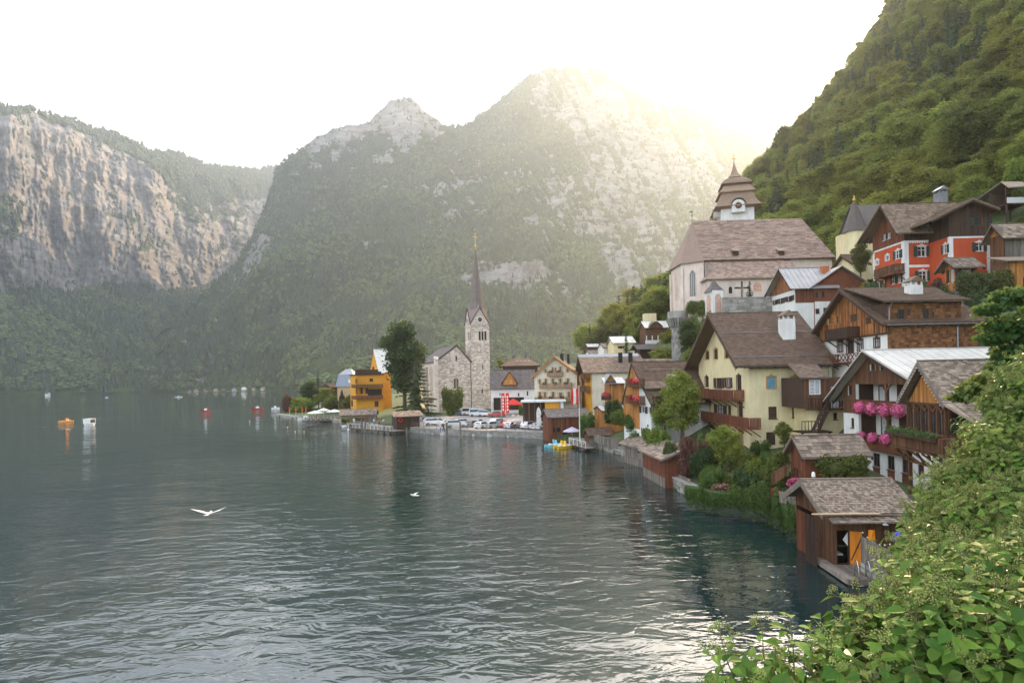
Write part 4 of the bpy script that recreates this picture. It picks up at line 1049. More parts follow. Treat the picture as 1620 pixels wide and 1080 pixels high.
for row in (((1359.6,644.6,9.5),(1378.5,647,10.2),(1398,648.5,10.6),(1420.5,649.5,11.2)), ((1362.4,689.4,7.4),(1380.9,692.3,8.4),(1400.7,695.2,8.8),(1422.1,698.5,9.4))):
 for (x, y, r) in row:
  s, z = h.at('L', x, y, off=.75); rr = r/920*(h.O.y+s); q = MB(); c = Vector((0,0,0)); flower_ball(q, c, (rr*.85, rr*1.05, rr*1.05), 520, 0, rgf, .075)
  for k in range(130):
   d = Vector((rgf.gauss(0,1), rgf.gauss(0,1), rgf.gauss(0,1))).normalized()*rr*.85; q.add([tuple(d), tuple(d+Vector((.1,0,.05))), tuple(d+Vector((.05,.08,-.1)))], [(0,1,2)], 1)
  q.ball((0,0,0), (rr*.55, rr*.6, rr*.6), 8, 6, 1)
  wl_ = h.root.location + h.U*(-.75) + h.Vv*s
  o = q.build('hanging_flowers', [FL_PINK, LF_BOX], None, Vector((wl_.x, wl_.y, h.z0+z)))
  tag(o, None, 'flowers', 'pink flowers hanging on the two balconies')
  i_ = row.index((x, y, r)); o['label'] = '%s ball of pink flowers on the %s balcony under the pale tin roof' % (('leftmost','second from left','third from left','rightmost')[i_], 'upper' if y < 670 else 'lower')
h.roof(M_WHITE_TIN, ov=1.0, g0=.9, g1=.3, th=.12, seam=.75, courses=None, ridge=ridge, back=True, ovb=1.8)
h.chimney(10.6, h.Lv*ridge-1.8, zr-1.6, h.at('F', 1550, 556, off=-(h.Lv*ridge-1.8))[1], .9, .7, P_BLACK, M_IRON)
# band between white ground floor and galleries, wooden panels under the windows
q = MB()
for r in allh[2:5]: q.box(-.03, -.004, r[0], r[1], r[2]-.95, r[2]-.10)
q.build('window_panel', WD_RED, h.root)
q = MB(); s, z = h.at('L', 1438.5, 706, off=.1); q.box(-.35, -.004, s-.28, s+.12, z-.05, z+1.0); q.build('pillar', W_WHITE, h.root)

# --- 4: the steep shingled chalet at the right
h = House('steep_chalet', 'steep shingled timber chalet with glazed gallery and plant box, half hidden by the ivy', 'chalet', (1500,716,34), -9, px_left=1438, Lu=9.5, base=6.2)
f = fit(h, (1492,641), (1449,571), .5, ridge=.5); CH = h
zg = h.at('L', 1470, 639)[1]
h.body(f['ze'], f['zr'], 'u', WD_DARK, .5, z_lo=-.12)
h.roof(SH_GREY, ov=.5, g0=f['g0'], g1=.4, courses=(.24,.17), rafters=False, verge=WD_GREY)
planks(h, 'L', [(.1, zg), (h.Lv-.1, zg), (h.Lv*.5+.0, f['zr']-.3)], WD_GOLD, .14, .03)
# flared lower roof over the lakeside gallery
sl = f['zr']-f['ze']; m1 = sl/(.5*h.Lv); zc = f['ze']-.5*m1
q = MB(); q.prism([(-f['g0'], -.5, zc+.05), (h.Lu+.4, -.5, zc+.05), (h.Lu+.4, -2.0, zc-1.0), (-f['g0']+.9, -2.0, zc-1.0)], (0,0,.15)); rr = q.build('lower_roof', SH_GREY, h.root)
shingles((-f['g0']+.9, -2.0, zc-.80), (1,0,0), h.Lu+f['g0']-.5, (-.45,1.5,1.0), .24, .17, SH_GREY, rr)
# gallery glazing on L and F
for face, L in (('L', h.Lv), ('F', h.Lu)):
 q = MB(); n = 5 if face == 'L' else 7; g = MB()
 for k in range(n+1):
  s = L*k/n; s = min(max(s, .08), L-.08); a, b = h.loc(face, s, 0, .06), h.loc(face, s, zg, .06); q.beam(a, b, .13, .13)
 q.beam(h.loc(face, 0, zg, .08), h.loc(face, L, zg, .08), .14, .16); q.beam(h.loc(face, 0, 1.0, .08), h.loc(face, L, 1.0, .08), .1, .12)
 for k in range(n):
  s0_, s1_ = L*k/n, L*(k+1)/n; q.beam(h.loc(face, s0_+.06, zg-.05, .08), h.loc(face, (s0_+s1_)/2, zg-.45, .08), .07, .07); q.beam(h.loc(face, s1_-.06, zg-.05, .08), h.loc(face, (s0_+s1_)/2, zg-.45, .08), .07, .07)
  g = MB(); g.poly([h.loc(face, s0_+.12, 1.05, .02), h.loc(face, s1_-.12, 1.05, .02), h.loc(face, s1_-.12, zg-.5, .02), h.loc(face, s0_+.12, zg-.5, .02)]); g.build('gallery_window', GLASS, h.root)
  q.beam(h.loc(face, (s0_+s1_)/2, 1.05, .05), h.loc(face, (s0_+s1_)/2, zg-.5, .05), .04, .04)
 q.build('gallery_posts', WD_BROWN, h.root)
h.balcony('L', -.9, h.Lv+.2, 0, .9, 1.0, WD_BROWN, brackets=False)
h.balcony('F', -.9, h.Lu, 0, 1.0, 1.0, WD_BROWN, brackets=False)
q = MB()
for k in range(5):
 s = -.7+(h.Lv+.6)*k/4; q.beam(h.loc('L', s, -.15, .8), h.loc('L', s+.7, -1.0, .0), .1, .1); q.beam(h.loc('L', s+.7, -.15, .8), h.loc('L', s, -1.0, .0), .1, .1)
for k in range(7):
 s = -.6+(h.Lu)*k/6; q.beam(h.loc('F', s, -.15, .9), h.loc('F', s+.8, -1.0, .2), .1, .1); q.beam(h.loc('F', s+.8, -.15, .9), h.loc('F', s, -1.0, .2), .1, .1)
for s in (0.05, h.Lv-.1): q.beam(h.loc('L', s, -.1, 0), h.loc('L', s, -3.2, 0), .2, .2)
for s in (2.5, 5, 8): q.beam(h.loc('F', s, -.1, .2), h.loc('F', s, -3.2, .2), .2, .2)
q.beam(h.loc('L', 0, -1.0, 0), h.loc('L', h.Lv, -1.0, 0), .14, .16); q.build('brackets_and_posts', WD_BROWN, h.root)
q = MB(); q.box(2.4, h.Lu, 1.4, h.Lv, -3.2, -.13); q.build('ground_floor', WD_BROWN, h.root)
# strings of bulbs along the verge
q = MB(); v1 = h.Lv*.5
for sg in (-1, 1):
 for k in range(13):
  t = (k+.3)/13; v = v1+sg*t*(v1+.4); z = f['zr']-abs(v-v1)*m1-.18; q.ball((-f['g0']-.05, v, z), .028, 5, 4)
q.build('bulb_string', P_WHITE, h.root)
bx = MB(); pb = h.O - h.U*1.15 + h.Vv*0.0
for k in range(1500):
 s = rgf.uniform(-.7, h.Lv+.5); d = Vector((rgf.gauss(0,.16), rgf.gauss(0,.05), rgf.gauss(.05,.13))); c = Vector((-1.05, s, .98))+d
 a = Vector((rgf.gauss(0,1), rgf.gauss(0,1), rgf.gauss(0,1))).normalized()*.06; b = a.orthogonal().normalized()*.04
 bx.add([tuple(c-a), tuple(c-b), tuple(c+a), tuple(c+b)], [(0,1,2),(0,2,3)], 0, rgf.random())
bx.box(-1.25, -.95, -.7, h.Lv+.5, .75, .95, 1)
o = bx.build('plant_box', [LF_BOX, WD_DARK], None, h.O); o.rotation_euler = (0,0,h.a); tag(o, "long box of trailing green plants on the steep chalet's gallery rail", 'planter')

# --- 5: the shingle clad house behind
h = House('shingled_house', 'large timber house with shingle clad long wall and white strip behind the pale tin roof', 'house', (1405,585,52), 0, px_left=1298, Lu=8.3, base=10.2)
f = fit(h, (1396,513.5), (1327,457), .6); SHH = h
zs = h.at('L', 1400, 527.5)[1]
h.windows('L', [(1325.5,539.5,1333,556.7),(1357.2,537,1365,555.3),(1383.2,534.8,1391.5,549.8)], frame=P_BROWN, surround=P_BROWN, cross=2, pane=CURTAIN)
h.windows('L', [(1340,537.5,1349.8,559)], frame=P_BROWN, surround=P_BROWN, cross=1, name='door', pane=GLASS, door=True)
h.windows('L', [(1310,498.5,1316,513),(1322,498,1328,512.5)], frame=WD_GOLD, shutters=WD_GOLD, cross=1)
h.windows('L', [(1347,496,1356,509)], frame=WD_BROWN, cross=2); h.windows('L', [(1371.5,501,1378.5,511.5)], frame=WD_DARK)
apply_fit(h, f, {'*': W_WHITE, 'F': WD_DARK}); hl = list(h.holes['L']); h.finish()
planks(h, 'L', [(0, zs), (h.Lv, zs), (h.Lv, f['ze']), (f['ridge']*h.Lv, f['zr']), (0, f['ze'])], mat('old_gold_boards', (.25,.095,.028), .75, .7, 5, .5, (1,1,.2), bump=.25), .17, .04, holes=hl)
bricks(h, 'F', 0, h.Lu, -1, f['ze']-.15, .30, .26, SH_WALL, name='shingle_cladding', th=.03, gap=.012)
h.roof(SH_BROWN, ov=.6, g0=f['g0'], g1=.5, courses=(.36,.3), ridge=f['ridge'])
q = MB(); q.beam(h.loc('L', -.6, zs, .1), h.loc('L', h.Lv+.3, zs, .1), .2, .16); q.build('string_beam', WD_DARK, h.root)
# long shed dormer
u0, _ = h.at('F', 1403, 495); u1, _ = h.at('F', 1521, 495); zt = h.at('F', 1440, 478)[1]; zb = h.at('F', 1440, 508.5)[1]
D = empty_part('dormer', h.loc('F', 0, 0, 0), h.root, 'F')
q = MB(); q.box(u0, u1, .02, h.Lv*f['ridge'], zb-.3, zt); q.build('dormer_wall', WD_DARK, D)
wd = h.rects('F', [(1421.5,489,1434.5,505),(1460,489,1473.5,505)])
class _P:    # facing helper with the dormer as parent
 def __init__(s, h, r): s.h, s.root = h, r
 def loc(s, f, a, z, o=0): return s.h.loc(f, a, z, o)
bricks(_P(h, D), 'F', u0, u1, zb, zt-.1, .30, .26, SH_WALL, name='shingle_cladding', th=.03, gap=.012, holes=wd, parent=D)
for r in wd:
 q = MB(); w = r[1]-r[0]; q.box(r[0], r[1], -.02, .01, r[2], r[3]); W = q.build('dormer_window', WD_DARK, D)
 q = MB()
 for k in (0, 1): q.poly([(r[0]+.06+k*w*.3, -.025, r[2]+.06), (r[0]+w*.27+k*w*.3, -.025, r[2]+.06), (r[0]+w*.27+k*w*.3, -.025, r[3]-.06), (r[0]+.06+k*w*.3, -.025, r[3]-.06)])
 q.build('pane', GLASS, W)
 q = MB(); q.box(r[1]-w*.36, r[1], -.07, -.03, r[2], r[3]); q.build('shutter', WD_BROWN, W)
zrd = f['zr']; vr = f['ridge']*h.Lv
q = MB(); q.prism([(u0-.6, -.7, zt-.05), (u1+.4, -.7, zt-.05), (u1+.4, vr, zrd+.12), (u0-.6+.2, vr, zrd+.12)], (0,0,.12)); rr = q.build('dormer_roof', SH_BROWN, D)
shingles((u0-.6, -.7, zt+.08), (1,0,0), u1-u0+1, (0, vr+.7, zrd-zt+.17), .4, .34, SH_BROWN, rr)
q = MB()
for k in range(26): x = u0-.4+(u1-u0+.6)*k/25; q.box(x, x+.07, -.35, -.28, zt+.17, zt+.26)
q.build('snow_hook', M_ZINC, D)['kind'] = 'stuff'
q = MB(); q.tube([(u0+.1, -.6, zt-.1), (u0+.1, -.2, zt-.5), (u0+.1, -.15, zb-.2)], .06, 6); q.build('drain_pipe', M_ZINC, D)
q = MB(); q.prism([(u0-.4, -.62, zb-.35), (u1+1, -.62, zb-.35), (u1+1, .02, zb-.05), (u0-.4, .02, zb-.05)], (0,0,.08)); q.build('apron_roof', M_ZINC, h.root)
s0, z0 = h.at('L', 1341.6, 532, off=1.2); s1, _ = h.at('L', 1305, 533, off=1.2); h.balcony('L', s0, s1, z0, 1.2, .95, WD_DARK)
s0, z0 = h.at('L', 1358, 571, off=1.0); s1, _ = h.at('L', 1311, 573, off=1.0); h.balcony('L', s0, s1, z0, 1.0, .8, WD_RED, style='cross')
u_, _ = h.at('F', 1445, 450, off=-2.4); h.chimney(u_, 2.4, zt-.3, h.at('F', 1445, 452, off=-2.4)[1], 1.15, .9, W_WHITE, SH_MID)
gutter(h, [(6.2, -.55, f['ze']-.3), (6.2, -.12, f['ze']-.6), (6.2, -.1, -1)])

# --- 6: red house, two blocks
h = House('red_house', 'red rendered house with white quoins, green shutters and a steep shingled roof on the slope', 'house', (1432,465,74), 0, px_left=1383, px_right=1497, base=20.6)
f = fit(h, (1418,370), (1392.3,323), 1.0); RED = h
sh_ = dict(frame=P_WHITE, shutters=P_GREEN, surround=W_WHITE, cross=2)
h.windows('F', [(1452,389.5,1464.5,406),(1454,428.5,1466,444.5)], **sh_)
h.windows('L', [(1417,395,1424,410.5)], **sh_)
h.windows('L', [(1401.3,403,1406.5,413),(1385.5,411,1390,420)], frame=P_WHITE, surround=W_WHITE)
h.windows('L', [(1411.5,435,1416,450),(1421,433,1425.5,448),(1388,444,1392.5,458),(1396,442.5,1400,456)], frame=P_WHITE, shutters=P_GREEN)
h.windows('L', [(1397.5,370,1401.5,381),(1404.5,367.5,1409,378)], frame=P_WHITE, shutters=P_GREEN)
apply_fit(h, f, {'*': W_RED}); h.finish()
zg = h.at('F', 1470, 380)[1]; zb2 = h.at('F', 1470, 420.5)[1]
def quoin(h, face, s0, s1, z0, z1, name='white_band', m=W_WHITE, t=.03):
 q = MB(); a, b, c, d = h.loc(face, s0, z0, 0), h.loc(face, s1, z0, 0), h.loc(face, s1, z1, 0), h.loc(face, s0, z1, 0); n = h.loc(face, 0, 0, t)-h.loc(face, 0, 0, 0); q.prism([a, b, c, d], n); return q.build(name, m, h.root)
for face, L in (('F', h.Lu), ('L', h.Lv)):
 quoin(h, face, 0, .55, -2, zg); quoin(h, face, .55, L, zb2-.16, zb2+.16); quoin(h, face, .55, L-.01, zg-.22, zg)
q = MB()
for k in range(int(h.Lu/.3)): q.box(.1+k*.3, .25+k*.3, -.05, -.032, zg-.35, zg-.1)
q.build('dentil_row', W_WHITE, h.root)
quoin(h, 'L', h.Lv-.3, h.Lv, -2, zg)
planks(h, 'L', [(0, zg+.02), (h.Lv, zg+.02), (h.Lv, f['ze']), (f['ridge']*h.Lv, f['zr']), (0, f['ze'])], WD_RED, .2, .04, holes=h.holes['L'])
planks(h, 'F', [(0, zg+.02), (h.Lu, zg+.02), (h.Lu, f['ze']), (0, f['ze'])], WD_DARK, .2, .04)
h.roof(SH_MID, ov=f['ov'], g0=f['g0'], g1=3, courses=(.4,.34), ridge=f['ridge'])
s0, z0 = h.at('L', 1416.5, 431, off=1.3); s1, _ = h.at('L', 1383, 431, off=1.3); h.balcony('L', s0, s1, z0, 1.3, 1.15, WD_BROWN)
u_, _ = h.at('F', 1488, 320, off=-3.0); h.chimney(u_, 3.0, f['zr']-2, h.at('F', 1488, 306, off=-3.0)[1], 1.1, 1.1, mat('grey_render', (.22,.22,.24), .9, .05, 2, .15), M_ZINC)
h2 = House('red_gable_wing', 'red gable wing with dark boarded attic and tall white corner bands beside the honey porch', 'house', (1504,460,70.5), 0, px_left=1489, px_right=1567.5, base=20.6)
uA, zA = h2.at('F', 1539, 313.5, off=1.0); ul, zl = h2.at('F', 1469.7, 349, off=1.0); ur, zr_ = h2.at('F', 1583, 334, off=1.0)
rd = min(max(uA/h2.Lu, .45), .62); sl = (zA-zl)/(uA-ul); ze2 = zA-.2-sl*h2.Lu*rd
h2.windows('F', [(1544,383.5,1555,397.5)], **sh_); h2.windows('F', [(1541.5,343.5,1554,357)], frame=P_BROWN, shutters=P_GREEN, cross=1)
h2.windows('L', [(1492.8,386,1498.5,402)], **sh_)
h2.Lv = 9.0
h2.body(ze2, zA-.2, 'v', {'*': W_RED}, rd); h2.finish()
zg2 = h2.at('F', 1540, 373.5)[1]
planks(h2, 'F', [(0, zg2), (h2.Lu, zg2), (h2.Lu, ze2), (h2.Lu*rd, zA-.2), (0, ze2)], WD_DARK, .2, .04, holes=h2.holes['F'])
planks(h2, 'L', [(0, zg2), (h2.Lv, zg2), (h2.Lv, ze2), (0, ze2)], WD_DARK, .2, .04)
quoin(h2, 'F', 0, .4, -2, zg2); quoin(h2, 'F', h2.Lu-.4, h2.Lu, -2, zg2); quoin(h2, 'F', .4, h2.Lu-.4, zg2-.22, zg2); quoin(h2, 'L', 0, .3, -2, zg2)
h2.roof(SH_MID, ov=-ul*.9, ovb=ur-h2.Lu, g0=1.0, g1=.5, ze=ze2, zr=zA-.2, ridge=rd, courses=(.4,.34))

# honey porch on its stone arch
h = House('honey_porch', 'small honey coloured timber porch with shingled roof in front of the red gable wing', 'porch', (1518,457,66), 0, px_left=1495, px_right=1546, base=20.2, sink=.1)
f = fit(h, (1510,424), (1494,408), .5, ridge=.5)
q = MB(); q.box(0, h.Lu, 0, h.Lv, -.15, 0); q.build('floor', WD_GOLD, h.root)
for face, L in (('F', h.Lu), ('L', h.Lv)):
 q = MB()
 for s in np.linspace(.08, L-.08, 4): q.beam(h.loc(face, s, 0, -.08), h.loc(face, s, f['ze'], -.08), .13, .13)
 q.beam(h.loc(face, 0, f['ze']-.08, -.08), h.loc(face, L, f['ze']-.08, -.08), .14, .14); q.build('post', WD_GOLD, h.root)
 planks(h, face, [(0,0),(L,0),(L,.95),(0,.95)], WD_GOLD, .16, .03, name='parapet')
 for k in range(3):
  a, b = .12+(L-.2)*k/3, .02+(L-.2)*(k+1)/3; q = MB(); q.poly([h.loc(face, a, 1.1, -.1), h.loc(face, b, 1.1, -.1), h.loc(face, b, f['ze']-.2, -.1), h.loc(face, a, f['ze']-.2, -.1)]); q.build('window_pane', GLASS if k != 1 else CURTAIN, h.root)
planks(h, 'L', [(0, f['ze']), (h.Lv, f['ze']), (h.Lv*.5, f['zr'])], WD_GOLD, .15, .03)
h.ze, h.zr, h.axis, h.ridge = f['ze'], f['zr'], 'u', .5; h.roof(SH_GREY, ov=.5, g0=f['g0'], g1=.6, courses=(.3,.28))
h = House('stone_arch', 'rough stone base with a dark arched opening beneath the honey porch', 'arch', (1503,476,65.8), 0, Lv=4, px_right=1532, base=17.0)
w = h.Lu; n = 10; pts = [(0,0),(0,3.15),(w,3.15),(w,0)]; r_ = w*.26; cx_ = w*.35
mbq = MB()
arc = [(cx_-r_*math.cos(math.pi*k/n), 1.3+r_*math.sin(math.pi*k/n)) for k in range(n+1)]
L_ = [(0,0),(cx_-r_,0)]+arc+[(cx_+r_,0),(w,0),(w,3.15),(0,3.15)]
mbq.prism([(s, 0, z) for s, z in L_], (0, 3.5, 0)); mbq.build('arch_wall', S_WALL, h.root)
q = MB(); q.box(cx_-r_-.2, cx_+r_+.2, 2.2, 2.3, 0, 2.6); q.build('back_wall', WD_DARK, h.root)
bricks(h, 'F', 0, w, 0, 3.15, .55, .35, S_WALL, holes=[(cx_-r_-.02, cx_+r_+.02, -1, 1.3+r_*.9)], th=.06)

# --- 7: white house with seamed tin roof and brown upper floor
h = House('tin_roof_house', 'white and brown house with grey tin roof and orange brick chimney below the church', 'house', (1259,515,86), 0, px_left=1223, px_right=1322, base=18.0)
f = fit(h, (1250.5,457), (1231,424), .7)
h.windows('L', [(1225,473.5,1229.5,482),(1234.5,470.2,1241.2,480),(1247.3,467,1253.4,477)], frame=P_BROWN, shutters=P_BROWN, cross=1)
h.windows('F', [(1288,462,1292,472),(1297,461,1301,471),(1288.5,488.5,1294.3,497),(1301,487,1306,495)], frame=P_BROWN, cross=1)
apply_fit(h, f, {'*': W_WHITE}); h.finish()
zb_ = h.at('F', 1262, 479)[1]
planks(h, 'F', [(0,zb_),(h.Lu,zb_),(h.Lu,f['ze']),(0,f['ze'])], WD_RED, .22, .03, holes=h.holes['F'])
zl_ = h.at('L', 1240, 466)[1]
planks(h, 'L', [(0,f['ze']-.6),(h.Lv,f['ze']-.6),(h.Lv,f['ze']),(f['ridge']*h.Lv,f['zr']),(0,f['ze'])], mat('amber_boards', (.27,.10,.045), .75, .4, 5, .4, (1,1,.2)), .2, .03)
h.roof(M_SEAM, ov=f['ov'], g0=f['g0'], g1=.4, seam=.7, courses=None, th=.1, ridge=f['ridge'])
# cross gable toward the lake
uA, zA = h.at('F', 1332, 421, off=.8); uL, zL = h.at('F', 1281.7, 456, off=.8); zA = min(zA, f['zr']+.1); hw = uA-uL
X = MB(); X.prism([(uL+.9, -.25, 0-2), (uA+hw-.9, -.25, -2), (uA+hw-.9, -.25, zL+.5), (uA, -.25, zA-.25), (uL+.9, -.25, zL+.5)], (0, 5, 0)); cg = X.build('cross_gable', WD_RED, h.root)
q = MB(); q.prism([(uL, -.9, zL), (uA, -.9, zA), (uA, h.Lv*f['ridge'], zA), (uL, h.Lv*f['ridge'], zL)], (0,0,.12)); q.prism([(uA, -.9, zA), (uA+hw, -.9, zL), (uA+hw, h.Lv*f['ridge'], zL), (uA, h.Lv*f['ridge'], zA)], (0,0,.12)); rr = q.build('cross_roof', M_SEAM, h.root)
seams((uL, -.9, zL+.12), (0,1,0), h.Lv*f['ridge']+.9, (hw, 0, zA-zL), .7, M_SEAM, rr)
q = MB(); q.box(uL+.9, uA+hw-.9, -.29, -.252, -2, zb_+.1); q.build('white_lower_wall', W_WHITE, h.root)
for (a, b, c, d) in h.rects('F', [(1288,462,1292.5,472),(1298,461,1302.5,471),(1288.5,488.5,1294.3,497),(1301,487,1307,495)]):
 q = MB(); q.box(a, b, -.34, -.292, c, d); w_ = q.build('window', P_BROWN, h.root); q = MB(); q.poly([(a+.1,-.345,c+.1),(b-.1,-.345,c+.1),(b-.1,-.345,d-.1),(a+.1,-.345,d-.1)]); q.build('pane', GLASS, w_)
u_, _ = h.at('F', 1305.5, 425, off=-2); h.chimney(u_, 2.2, f['zr']-1.4, h.at('F', 1305.5, 421, off=-2)[1], 1.0, .8, M_BRICKC, SH_MID, hood=False)
# ------------------------------------------------------------------ boathouse in the foreground
h = House('boathouse', 'old boathouse in the foreground with shingled roof, orange door and boards standing in the water', 'boathouse', (1320,892,32.6), -3, px_left=1261, px_right=1445, base=.35)
f = fit(h, (1301,816), (1273,761), .35, ridge=.5); BH = h; Lv, Lu = h.Lv, h.Lu; h.sink = .3
dr = h.rects('F', [(1322,838,1343,892)])[0]; dr = (max(dr[0], .12), dr[1], 0.02, dr[3])
h.holes['F'].append(dr)
gt = h.rects('L', [(1262,811,1289,880)])[0]; gt = (gt[0], min(gt[1], Lv-.12), -.2, gt[3]); h.holes['L'].append(gt)
apply_fit(h, f, WD_DARK)
planks(h, 'L', [(0,-.3),(Lv,-.3),(Lv,f['ze']),(f['ridge']*Lv,f['zr']),(0,f['ze'])], WD_BROWN, .15, .03, holes=h.holes['L'])
planks(h, 'F', [(0,0),(Lu,0),(Lu,f['ze']),(0,f['ze'])], WD_BROWN, .15, .03, holes=h.holes['F'])
h.roof(SH_GREY, ov=f['ov'], g0=f['g0'], g1=.3, courses=(.16,.155), rafters=False, verge=WD_GREY)
# lower step of the roof with battens
q = MB(); ov = f['ov']; sl = (f['zr']-f['ze'])/(.5*Lv); zc = f['ze']-ov*sl
z1 = h.at('F', 1320, 826, off=.75)[1]
q.prism([(-f['g0']+.35, -ov+.05, zc-.12), (Lu+.3, -ov+.05, zc-.12), (Lu+.3, -.85, z1-.06), (-f['g0']+.35, -.85, z1-.06)], (0,0,.07)); rr = q.build('eaves_step', SH_GREY, h.root)
shingles((-f['g0']+.35, -.85, z1+.01), (1,0,0), Lu+f['g0'], (0, .85-ov+.05, zc-z1-.03), .3, .22, SH_GREY, rr)
for k in range(6):
 q = MB(); x = .4+k*1.35; q.beam((x, -.8, z1+.12), (x, -ov+.1, zc+.05), .05, .07); q.build('batten', WD_GREY, rr)
# door leaf, hanging open to the right
D = empty_part('door', h.loc('F', dr[1]+.02, 0, .05), h.root, 'F'); D.rotation_euler = (0,0,0)
a_, za_ = h.at('F', 1363, 895, off=.25); w_ = a_-dr[1]
q = MB(); n = 5
for k in range(n):
 x0, x1 = w_*k/n, w_*(k+1)/n-.008; y0, y1 = -.28*k/n, -.28*(k+1)/n; q.prism([(x0,y0,.02),(x1,y1,.02),(x1,y1,dr[3]-.04),(x0,y0,dr[3]-.04)], (0,.04,0), 0, random.random())
q.build('door_boards', WD_ORANGE, D)
q = MB(); q.beam((.05,-.03,.25), (w_-.05,-.30,dr[3]-.35), .05, .03, up=(0,1,0)); q.build('brace', P_BROWN, D); q = MB(); q.ball((w_*.6,-.24,1.0), .035, 6, 4); q.build('handle', M_IRON, D)
q = MB(); q.box(dr[0]+.05, dr[1]-.1, .5, 1.6, .35, .42); q.build('bench', P_WHITE, h.root)
q = MB(); q.prism([(dr[1]-.32, .05, dr[3]-.55), (dr[1]-.05, .05, dr[3]-.9), (dr[1]-.05, .05, dr[3]-.15)], (0,.03,0)); q.build('pennant', P_WHITE, h.root)
# slatted water gates
for nm, pts, mm, yv in (('red_gate', (1261.5,1276,812,874), WD_RED, .18), ('grey_gate', (1275.5,1290.5,819,884), WD_DARK, .75)):
 sA, zA = h.at('L', pts[0], pts[3], off=yv); sB, zB = h.at('L', pts[1], pts[2], off=yv); g = empty_part('water_gate', h.loc('L', min(sA,sB), -.45, yv), h.root, 'L'); w = abs(sB-sA); hh = zB+.45
 for k in range(int(w/.16)+1):
  q = MB(); x = .16*k; q.box(x, x+.09, -.02, .02, 0, hh, 0, random.random()); q.build('slat', mm, g)
 q = MB()
 for z in (.5, hh*.55, hh-.15): q.box(0, w, .022, .06, z, z+.1)
 q.build('crossbar', mm, g)
# plank lying on the eaves, light lamp
q = MB(); x0 = h.at('F', 1284, 810, off=.5)[0]; x1, zpl = h.at('F', 1392, 811, off=.5); q.box(x0, x1, -.62, -.46, zpl-.05, zpl, 0, .9)
o = q.build('plank', mat('fresh_plank', (.55,.38,.24), .8, .1, 4, .2), None, h.O, rz=h.a); tag(o, "long pale plank lying along the boathouse eaves", 'plank')
# landing stage
pA = [G(1290,883,.28), G(1342,917,.28), G(1378,906,.28)]
pa = [h.loc('L', Lv*.42, 0, .0), h.loc('F', -.0, 0, 0)]
wm = lambda p: Vector(((p.x-h.O.x)*math.cos(h.a)+(p.y-h.O.y)*math.sin(h.a), -(p.x-h.O.x)*math.sin(h.a)+(p.y-h.O.y)*math.cos(h.a), 0))
c0, c1, c2 = [wm(p) for p in pA]
q = MB(); out = [(-.02, Lv*.45), (c0.x, Lv*.45), (c0.x-.02, c0.y), (c1.x, c1.y), (c2.x+.2, c2.y), (Lu*.5, -.03), (-.02, -.03)]
# decking boards across
ds = empty('landing_stage', h.O, h.a, 'narrow weathered landing stage wrapped round the boathouse corner', 'landing stage')
ymin = min(c1.y, c2.y); k = 0; y = ymin
q = MB(); q.prism([(c1.x, c1.y, -.22), (c2.x+.3, c2.y, -.22), (c2.x+.3, -.05, -.22), (c1.x, -.05, -.22)], (0,0,.17)); q.build('deck_frame', WD_GREY, ds)
q = MB(); q.prism([(c0.x, c0.y, -.22), (c1.x+.02, c1.y+.0, -.22), (-.06, -.05, -.22), (-.06, c0.y, -.22)], (0,0,.17)); q.build('deck_frame', WD_GREY, ds)
x = c1.x
while x < c2.x+.3:
 q = MB(); q.box(x, x+.13, ymin+.02, -.05, -.045, -.01, 0, random.random()); q.build('deck_board', WD_GREY, ds); x += .145
y = -.0
while y < c0.y:
 t = (y-c1.y)/(c0.y-c1.y); q = MB(); q.box(c1.x+(c0.x-c1.x)*t, -.06, y, y+.13, -.045, -.01, 0, random.random()); q.build('deck_board', WD_GREY, ds); y += .145
q = MB(); q.box(c1.x-.02, c2.x+.3, c1.y-.12, c1.y-.01, -.3, -.02); q.build('edge_beam', WD_GREY, ds)
q = MB(); q.beam((c0.x-.05, c0.y, -.15), (c1.x-.05, c1.y-.05, -.15), .1, .25); q.build('edge_beam', WD_GREY, ds)
for (x, y) in ((c1.x+.1, c1.y+.1), (c2.x, c2.y+.1), (c0.x+.1, c0.y)):
 q = MB(); q.tube([(x,y,-2), (x,y,-.2)], .09, 8); q.build('pile', WD_GREY, ds)
# steel bathing ladder
lb = G(1357,915,.3); ld = empty('bathing_ladder', (lb.x, lb.y, .3), R(-8), 'stainless steel bathing ladder at the corner of the landing stage', 'ladder')
for x in (0, .55):
 q = MB(); q.tube([(x,.35,.02),(x,.33,.75),(x,.22,.92),(x,.0,.9),(x,-.12,.6),(x,-.2,-.9)], .028, 8); q.build('rail', M_STEEL, ld, smooth_=True)
for z in (-.62,-.3,.0):
 q = MB(); q.tube([(0,-.17,z),(.55,-.17,z)], .022, 8); q.build('rung', M_STEEL, ld, smooth_=True)
# board fence with stone wall to the right of the door
fa, fb = P(1363,897,31.4), P(1425,912,27.9)
Z = .35
fn = empty('board_fence', (fa.x, fa.y, .1), math.atan2(fb.y-fa.y, fb.x-fa.x), 'grey board fence on a stone wall to the right of the orange door', 'fence'); L = (fb-fa).xy.length
x = 0
while x < L:
 q = MB(); q.box(x, x+.14, -.02, .015, .75, 2.12+.03*random.random(), 0, random.random()); q.build('board', WD_GREY, fn); x += .155
q = MB(); q.box(0, L, .016, .06, 1.1, 1.2); q.build('fence_rail', WD_GREY, fn)
sw = empty('lakeside_stone_wall', (fa.x, fa.y, .1), fn.rotation_euler.z, 'rough stone wall rising from the water under the grey board fence', 'wall')
q = MB(); q.box(0, L, .05, .9, -1.2, .8); q.build('wall_core', S_WALL, sw)
class _S:
 def __init__(s, r): s.root = r
 def loc(s, f, a, z, o=0): return Vector((a, .05-o, z))
z = -.3; rg_ = random.Random(2)
